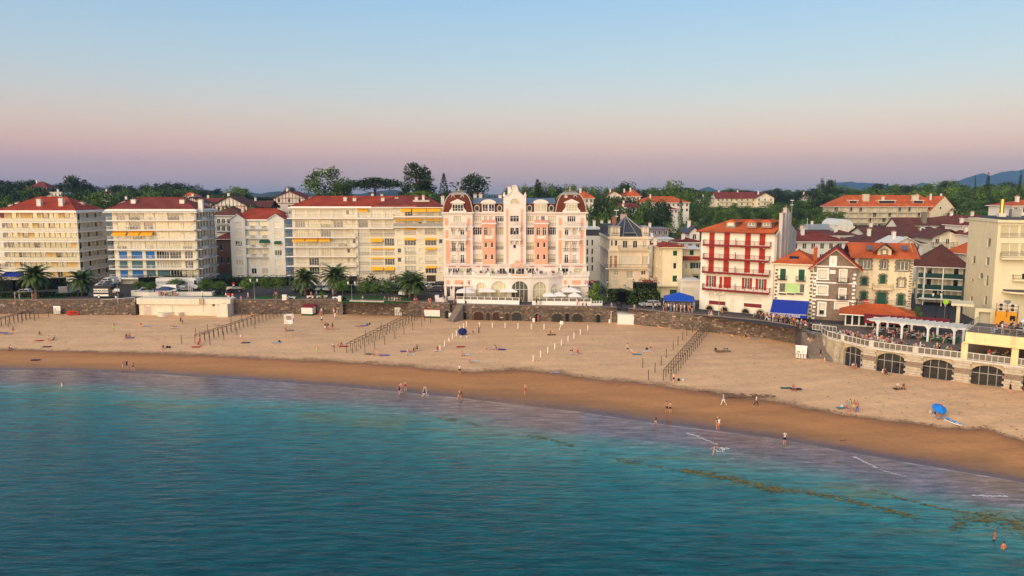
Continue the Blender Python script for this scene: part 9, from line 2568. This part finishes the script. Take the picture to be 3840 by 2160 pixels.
for a in[(426,1242,150,'phone','bare','white','shorts','lime','bather in neon green shorts standing alone before the ramp'),(51,1253,180,'stand','swim','brown','none','brown','bather in brown swimsuit standing over blue towels'),(24,1252,0,'lie','bare','red','brief','red','person in red lying on the pale towel by blue towels'),(147,1258,60,'sit','bikini','navy','brief','navy','lone bather sitting on bare sand above the red towel'),(183,1276,30,'sit','tee','white','shorts','beige','person in white sitting beside the red towel'),(202,1276,-50,'sitlegs','tee','black','shorts','black','person in black sitting legs out near the red towel'),(36,1311,20,'sitlegs','bikini','brown','brief','brown','tanned bather sitting at the trodden sand edge, first of a pair'),(44,1311,-10,'sit','tee','white','shorts','white','pale clothed person sitting beside a tanned bather'),(530,1224,60,'sitlegs','tee','red','brief','white','person in red top reclining on the grey towel'),(650,1226,90,'lie','bare','red','brief','red','bather in red lying beside the white towel'),(678,1216,80,'walk','tee','black','shorts','black','person in black walking past the lying bather in red'),(685,1217,80,'walk','dress','black','none','black','child in black beside the person walking in black'),(475,1267,20,'sit','bikini','purple','brief','purple','bather sitting on the purple towel'),(489,1266,-20,'sit','bare','navy','brief','navy','second bather sitting on the purple towel'),(612,1307,10,'sitlegs','bikini','black','brief','black','lone bather sitting beside big black bags'),(744,1298,30,'crouch','tee','red','shorts','red','person in red crouching at the tent frame end'),(750,1296,200,'relax','tee','red','shorts','red','person in red standing at the tent frame end'),(805,1221,20,'sit','tee','white','shorts','white','pale person sitting behind the lifeguard tent frame'),(822,1221,-20,'sit','tee','beige','shorts','beige','beige clothed person sitting behind the lifeguard tent frame'),(750,1254,0,'sit','tee','grey','shorts','white','grey clothed person sitting among the tent poles'),(768,1254,0,'sit','tee','sky','shorts','sky','pale blue clothed person sitting among the tent poles'),(904,1284,170,'phone','tee','white','brief','red','person in white tee standing on the navy towel'),(946,1199,0,'stand','tee','orange','shorts','black','person in orange standing among the tent poles'),(1071,1240,20,'sitlegs','bikini','brown','brief','brown','bather sitting beneath the lifeguard chair'),(1087,1240,0,'sit','bikini','green','brief','green','bather in green sitting beneath the lifeguard chair'),(1207,1212,180,'stand','tee','white','shorts','black','person in white tee and black shorts near the green based hut'),(1220,1240,160,'stand','tee','black','shorts','white','person in black tee and white shorts of a chatting group'),(1231,1239,200,'relax','tee','black','shorts','beige','person in black tee and beige shorts of a chatting group'),(1226,1238,10,'stand','bare','black','shorts','black','bare chested person in a chatting group'),(1247,1240,170,'stand','tee','black','shorts','red','person in red shorts beside the chatting group'),(1257,1198,180,'walk','dress','white','none','white','person in long white dress near the notice board'),(1252,1179,0,'stand','tee','pink','shorts','white','person in pink before the notice board'),(1206,1181,0,'stand','tee','white','shorts','pink','person in white standing beside the green based hut'),(1195,1184,90,'crouch','tee','red','shorts','brown','person in dark red bending beside the green based hut'),(1189,1332,185,'relax','bare','white','shorts','lime','bather in neon green shorts near the wet sand line'),(1268,1302,10,'sit','bikini','pink','brief','pink','bather in pink sitting at the red roofed hut tent frame'),(1278,1300,60,'sit','tee','black','brief','black','person in black sitting at the red roofed hut tent frame'),(1250,1303,-20,'sit','tee','white','brief','black','pale person sitting left of the pink bather'),(1400,1333,10,'sit','bare','red','brief','navy','sunburnt person sitting beside a green towel'),(1417,1333,-20,'sit','bare','red','brief','orange','sunburnt person sitting beside a lilac towel'),(1530,1326,10,'sitlegs','bikini','pink','brief','pink','pale bather sitting by the blue towel'),(1550,1319,-40,'sitlegs','tee','navy','shorts','grey','person in navy reclining by the blue towel'),(1565,1318,-60,'chair','tee','black','shorts','black','person in black on a low beach chair by the blue towel'),(1640,1316,20,'sit','tee','red','brief','red','person in red sitting on the white mat by a marker post'),(1732,1334,20,'sit','bikini','white','brief','white','pale bather sitting alone below the red mat'),(1762,1358,0,'sit','bare','brown','brief','brown','tanned bather sitting alone above the dark sand line'),(1684,1293,175,'phone','dress','white','none','white','person in short white dress standing by the marker posts'),(1774,1254,-30,'sit','tee','black','shorts','black','person in black sitting behind the dark blue parasol'),(1796,1253,100,'phone','tee','black','trousers','black','person all in black standing behind the dark blue parasol'),(1824,1309,60,'lie','tee','white','brief','black','person with white cap lying in the blue towel group'),(1863,1313,0,'sit','bikini','brown','brief','brown','tanned bather sitting in the blue towel group'),(1859,1308,-50,'sit','tee','black','shorts','black','dark clothed person sitting in the blue towel group'),(2063,1255,15,'sit','bikini','black','brief','black','bather on the dark towel inside the enclosure'),(2074,1255,-15,'sit','bare','black','brief','red','second bather on the dark towel inside the enclosure'),(2019,1208,190,'stand','swim','red','none','red','person in red rinsing before the arched wall door'),(2138,1327,30,'sit','tee','black','brief','black','person in black on the big white towel'),(2146,1325,10,'sit','bikini','navy','brief','navy','bather on the big white towel beside the person in black'),(2168,1327,-30,'sit','tee','red','shorts','black','person in dark red on the big white towel'),(2070,1399,90,'lie','bare','red','brief','sky','bather lying on the pale blue towel near the tide line'),(1724,1405,175,'relax','tee','white','shorts','black','person in white tee standing on the wet sand edge'),(462,1389,75,'walk','tee','beige','shorts','beige','person in beige walking along the water'),(476,1385,75,'walk','tee','black','shorts','black','person in black walking along the water between two others'),(500,1390,80,'walk','bare','white','shorts','black','bare chested person in black shorts walking along the water'),(2353,1324,185,'stand','bare','white','shorts','navy','bare chested bather in dark shorts beside the teal towel'),(2371,1324,60,'sitlegs','tee','white','brief','pink','pale person sitting beside the teal towel'),(2439,1319,10,'stand','bare','white','shorts','brown','broad tanned bather standing over a white towel'),(2477,1230,80,'lie','bikini','black','brief','black','bather lying under the wall beside the white shed'),(2470,1231,80,'sitlegs','bare','orange','brief','orange','tanned bather reclining under the wall beside the white shed'),(2526,1437,180,'walk','bare','white','shorts','black','bare chested person in black shorts leaving the tent frame'),(2743,1270,10,'sit','tee','yellow','shorts','black','person in yellow and black sitting under the tall wall'),(2798,1267,30,'sitlegs','tee','black','shorts','black','dark clothed person sitting under the tall wall'),(2815,1267,-10,'sit','tee','navy','shorts','black','person in navy sitting beside the pale blue board'),(2719,1316,190,'crouch','long','black','shorts','sky','child in black top digging in the sand ring'),(2727,1317,170,'crouch','long','black','shorts','sage','second child digging in the sand ring'),(2713,1519,-80,'walk','long','sky','trousers','white','person in pale blue shirt and white trousers walking on wet sand'),(2835,1525,95,'walk','tee','white','trousers','black','person in white shirt and black trousers walking on wet sand'),(2973,1464,0,'sit','bare','white','shorts','navy','bare chested person sitting between green and navy towels'),(2500,1549,190,'stand','bare','white','shorts','navy','bare chested friend in navy shorts, first of two on the wet sand'),(2513,1551,185,'stand','bare','white','shorts','black','bare chested friend in black shorts, second of two on the wet sand'),(3173,1547,60,'relax','tee','grey','shorts','red','person in grey shirt and red shorts of the standing family'),(3187,1543,200,'stand','tee','sage','shorts','sage','person in sage green shirt of the standing family'),(3203,1544,-60,'relax','bare','yellow','shorts','yellow','person with yellow towel of the standing family'),(3215,1549,-70,'relax','bare','blue','trousers','blue','person wrapped in a blue towel of the standing family'),(3363,1457,10,'sit','tee','white','shorts','grey','person in white sitting on the dark blanket'),(3386,1459,-5,'sit','tee','black','shorts','brown','person in black sitting on the dark blanket'),(3787,1478,95,'stand','dress','black','none','black','person in black dress with long hair near the arches'),(3523,1567,10,'sit','tee','orange','shorts','orange','child in orange sitting beside the bright blue parasol'),(3505,1560,40,'sit','tee','navy','shorts','navy','person in navy sitting under the bright blue parasol'),(3838,1492,60,'stand','swim','red','none','red','person in red at the end of the arches'),(3091,1364,90,'stand','tee','white','shorts','grey','child at the foot of the broad steps'),(3196,1382,10,'sit','tee','white','shorts','orange','person in white sitting below the first arch'),(3206,1380,-20,'sit','tee','brown','shorts','orange','person in brown sitting below the first arch'),(3317,1405,0,'sit','tee','black','trousers','black','person in black crouched below the second arch'),(3308,1403,30,'sit','tee','white','shorts','white','pale clothed person sitting below the second arch')]:
 kw={}
 if 'child' in a[8]:kw['sc']=.68
 B(*a,**kw)
def Wd(px,py,rz,pose,top,tc,bot,bc,label,sink,**kw):q=atz(px,py,0);return person((q.x,q.y,0),R(rz),pose,top,tc,bot,bc,label,sink=sink,**kw)
for a in[(1498,1478,20,'walk','tee','brown','shorts','navy','wader in dark clothes at the edge of the shallows',.05),(1505,1472,10,'stand','bare','white','shorts','brown','bare chested wader beside the person in dark clothes',.05),(1520,1469,180,'relax','swim','red','none','red','wader in red swimsuit at the edge of the shallows',.05),(1597,1485,-80,'walk','long','white','trousers','white','wader in loose white clothes',.05),(1592,1488,-80,'walk','dress','black','none','black','wader in black dress beside loose white clothes',.06),(1723,1498,-60,'walk','bikini','brown','brief','brown','wader in brown bikini',.06),(1730,1492,-60,'walk','bare','white','shorts','brown','bare chested wader behind the brown bikini',.05),(1970,1486,20,'phone','bare','grey','shorts','red','bather in red shorts standing on the wet sand',-.25),(2458,1600,80,'walk','tee','black','shorts','khaki','wader in black tee and khaki shorts',.05),(2690,1611,10,'stand','tee','black','shorts','beige','wader in black behind the white top',0),(2696,1614,190,'relax','tee','white','shorts','orange','wader in white top and orange shorts',.02),(2942,1668,5,'phone','tee','white','shorts','black','wader in white shirt and black shorts walking ashore',.03),(2677,1706,15,'splash','bare','white','brief','beige','bare chested child running and splashing through the shallows',.12),(233,1449,30,'stand','bikini','white','brief','white','lone bather standing waist deep',.85),(3727,2028,60,'head','bare','white','shorts','black','bather waist deep with hands to the head',.88),(3763,2058,185,'stand','bikini','orange','brief','orange','bather in orange bikini deep in the water',1.08)]:
 Wd(*a[:9],a[9],sc=.8 if 'child' in a[8]else None)
p=atz(2700,1692,.05);mb=MB();R_=random.Random(2)
for k in range(60):
 a=R_.random()*6.28;r=R_.random()**.6*.7;s=R_.uniform(.02,.07);c=(p.x+r*math.cos(a),p.y+r*.6*math.sin(a),R_.random()**2*.6)
 mb.add([(c[0]-s,c[1],c[2]),(c[0],c[1]-s,c[2]),(c[0]+s,c[1],c[2]),(c[0],c[1]+s,c[2]),(c[0],c[1],c[2]+s),(c[0],c[1],c[2]-s)],[(0,1,4),(1,2,4),(2,3,4),(3,0,4),(1,0,5),(2,1,5),(3,2,5),(0,3,5)])
mb.build('spray',FOAM,kind='stuff',label='white spray thrown up by the running child')
TC=['white','white','black','navy','red','pink','grey','beige','sky','orange','brown','green']
def wallsit(pxs,label,group):
 for px in pxs:
  q=foot(px);person((q.x,q.y+.1,ZP+.16-.42),R(rc(-25,25)),'chair',rnd.choice(('tee','tee','dress')),rnd.choice(TC),'shorts',rnd.choice(TC),label,group)
wallsit((1444,1459,1471,1481,1490,1502),'person sitting in a row on the sea wall before the lawn','sitters before the lawn');wallsit((1555,1563),'person sitting on the sea wall beside the twin palms','sitters by the palms');wallsit((1609,1616),'person sitting on the sea wall before the hotel street','sitters by the hotel street');wallsit((906,1085,1220,1362),'person sitting alone on the long sea wall','single sitters on the wall');wallsit((2185,2198,2292),'person sitting on the dark arched wall by the hotel fence','sitters on the arched wall');wallsit((2657,2665,2378),'person sitting on the tall sea wall','sitters on the tall wall')
def walkers(L,label,group):
 for px,dy in L:q=foot(px);person((q.x,q.y+dy,ZP+.01),R(rc(-180,180)),rnd.choice(('walk','stand','relax')),rnd.choice(('tee','tee','dress','long')),rnd.choice(TC),rnd.choice(('shorts','trousers')),rnd.choice(TC),label,group)
walkers([(46,1.4),(62,1.5),(112,1.4),(120,1.6)],'walker on the promenade below the palm gardens','walkers by the palm gardens');walkers([(838,2.0),(925,1.5),(1024,1.5),(1030,1.7),(1162,1.5),(1175,3.5),(1228,6)],'walker on the promenade before the garden trees','walkers by the garden trees');walkers([(1660,1.4),(1666,1.8),(1675,1.3),(1705,1.4)],'walker at the top of the narrow stone steps','walkers by the hotel steps');walkers([(2012,1.2),(2026,1.2),(2166,1.2)],'walker in front of the white hotel fence','walkers by the hotel fence');walkers([(2452,1.4),(2462,1.6),(2493,1.8),(2503,2.2),(2512,1.8),(2522,2.4),(2534,2.0),(2546,2.6),(2560,2.2),(2575,2.4),(2590,2.2),(2604,2.4)],'shopper at the blue market tent','shoppers by the tent');walkers([(2716,2.0),(2880,1.2),(2905,1.3)],'walker before the red shuttered house','walkers by the cafe')
for k in range(11):
 q=atz(600+k*6.5+rc(-2,2),1117-(k%3),ZP);person((q.x,q.y,ZP),R(rc(-180,180)),rnd.choice(('chair','stand','chair')),'tee',rnd.choice(TC),'shorts',rnd.choice(TC),'guest on the bathing house terrace','bathing house guests')
p=atz(612,1114,ZP);parasol('parasol','dark blue parasol over the bathing house terrace',(p.x,p.y+1.2,ZP),3.6,2.5,mat('slate blue canvas',(.05,.08,.15),.8),.7)
for i,(cx,cy,z,rz)in enumerate(DINERS):
 if rnd.random()<(.62 if z<7 and cy<145 else .34 if cy<150 else .22):
  where=('the yellow cafe roof terrace' if z>9 and cx>60 else 'the hotel balcony' if z>9 else 'the beach terrace' if z>6.5 and cx>55 else 'the hotel terrace' if cy>163 else 'the pavement cafe')
  person((cx,cy,z),rz+math.pi+R(rc(-15,15)),'chair',rnd.choice(('tee','tee','dress','long')),rnd.choice(TC),rnd.choice(('shorts','trousers')),rnd.choice(TC),'diner seated at a table on '+where,'diners on '+where)
for px,dy in((3190,1.6),(3198,2.0),(3206,1.5),(3214,2.4),(3222,1.7),(3232,2.1),(3320,3.2),(3332,3.4),(3345,2.6),(3372,3.0),(3480,3.0),(3548,3.3),(3178,2.2),(3240,3.4),(3172,1.4),(3186,3.0),(3202,3.6),(3228,4.6),(3250,2.2),(3262,5.0),(3270,3.0)):
 q=offp(px)+A0;person((q.x,q.y+dy,ZD),R(rc(-180,180)),rnd.choice(('stand','relax','phone')),rnd.choice(('tee','dress','long')),rnd.choice(TC),'trousers',rnd.choice(TC),'guest standing on the beach terrace','standing terrace guests')
for x,y,pose,tc_,lb in((3.0,1.4,'stand','red','waiter in red top at the yellow gallery railing'),(8.2,2.4,'relax','black','waiter in black carrying a tray in the yellow gallery'),(10.3,2.2,'relax','yellow','person in yellow inside the yellow gallery'),(19.3,1.6,'stand','red','person in red at the next gallery bay')):
 q=on(u,x,y);person((*q,ZD),R(160),pose,'tee',tc_,'trousers','white' if x==3.0 else 'black',lb)
for x,y,pose,tc_,lb in((4.4,1.0,'stand','white','person in white at the roof terrace railing'),(6.6,6.2,'relax','pink','person in pink standing behind the roof terrace tables')):q=on(u,x,y);person((*q,ZD+zu+.03),R(20),pose,'tee',tc_,'trousers','grey',lb)
for px,py,lb,tc_ in((3016,1284,'person in white sitting at the side of the broad steps','white'),(3027,1283,'person in beige sitting at the side of the broad steps','beige')):q=atz(px,py,5.0);person((q.x+.6,q.y,5.0),R(40),'sit','tee',tc_,'shorts','brown',lb)
q=atz(3077,1342,3.4);person((q.x,q.y,3.5),R(180),'walk','tee','black','shorts','black','person in black climbing the broad steps')
# ================================================================ the evening air
def haze():
 m=bpy.data.materials.new('evening air');m.use_nodes=True
 t=m.node_tree;t.nodes.clear()
 o=t.nodes.new('ShaderNodeOutputMaterial');v=t.nodes.new('ShaderNodeVolumePrincipled')
 v.inputs['Color'].default_value=(.24,.52,1,1);v.inputs['Density'].default_value=HAZE
 v.inputs['Anisotropy'].default_value=0.0
 t.links.new(v.outputs[0],o.inputs['Volume'])
 mb=MB().box(-8500,8500,-330,6700,-4,340)
 mb.build('haze',m,kind='stuff',label='thin blue evening air over the bay and hills')
HAZE=9e-5
haze()
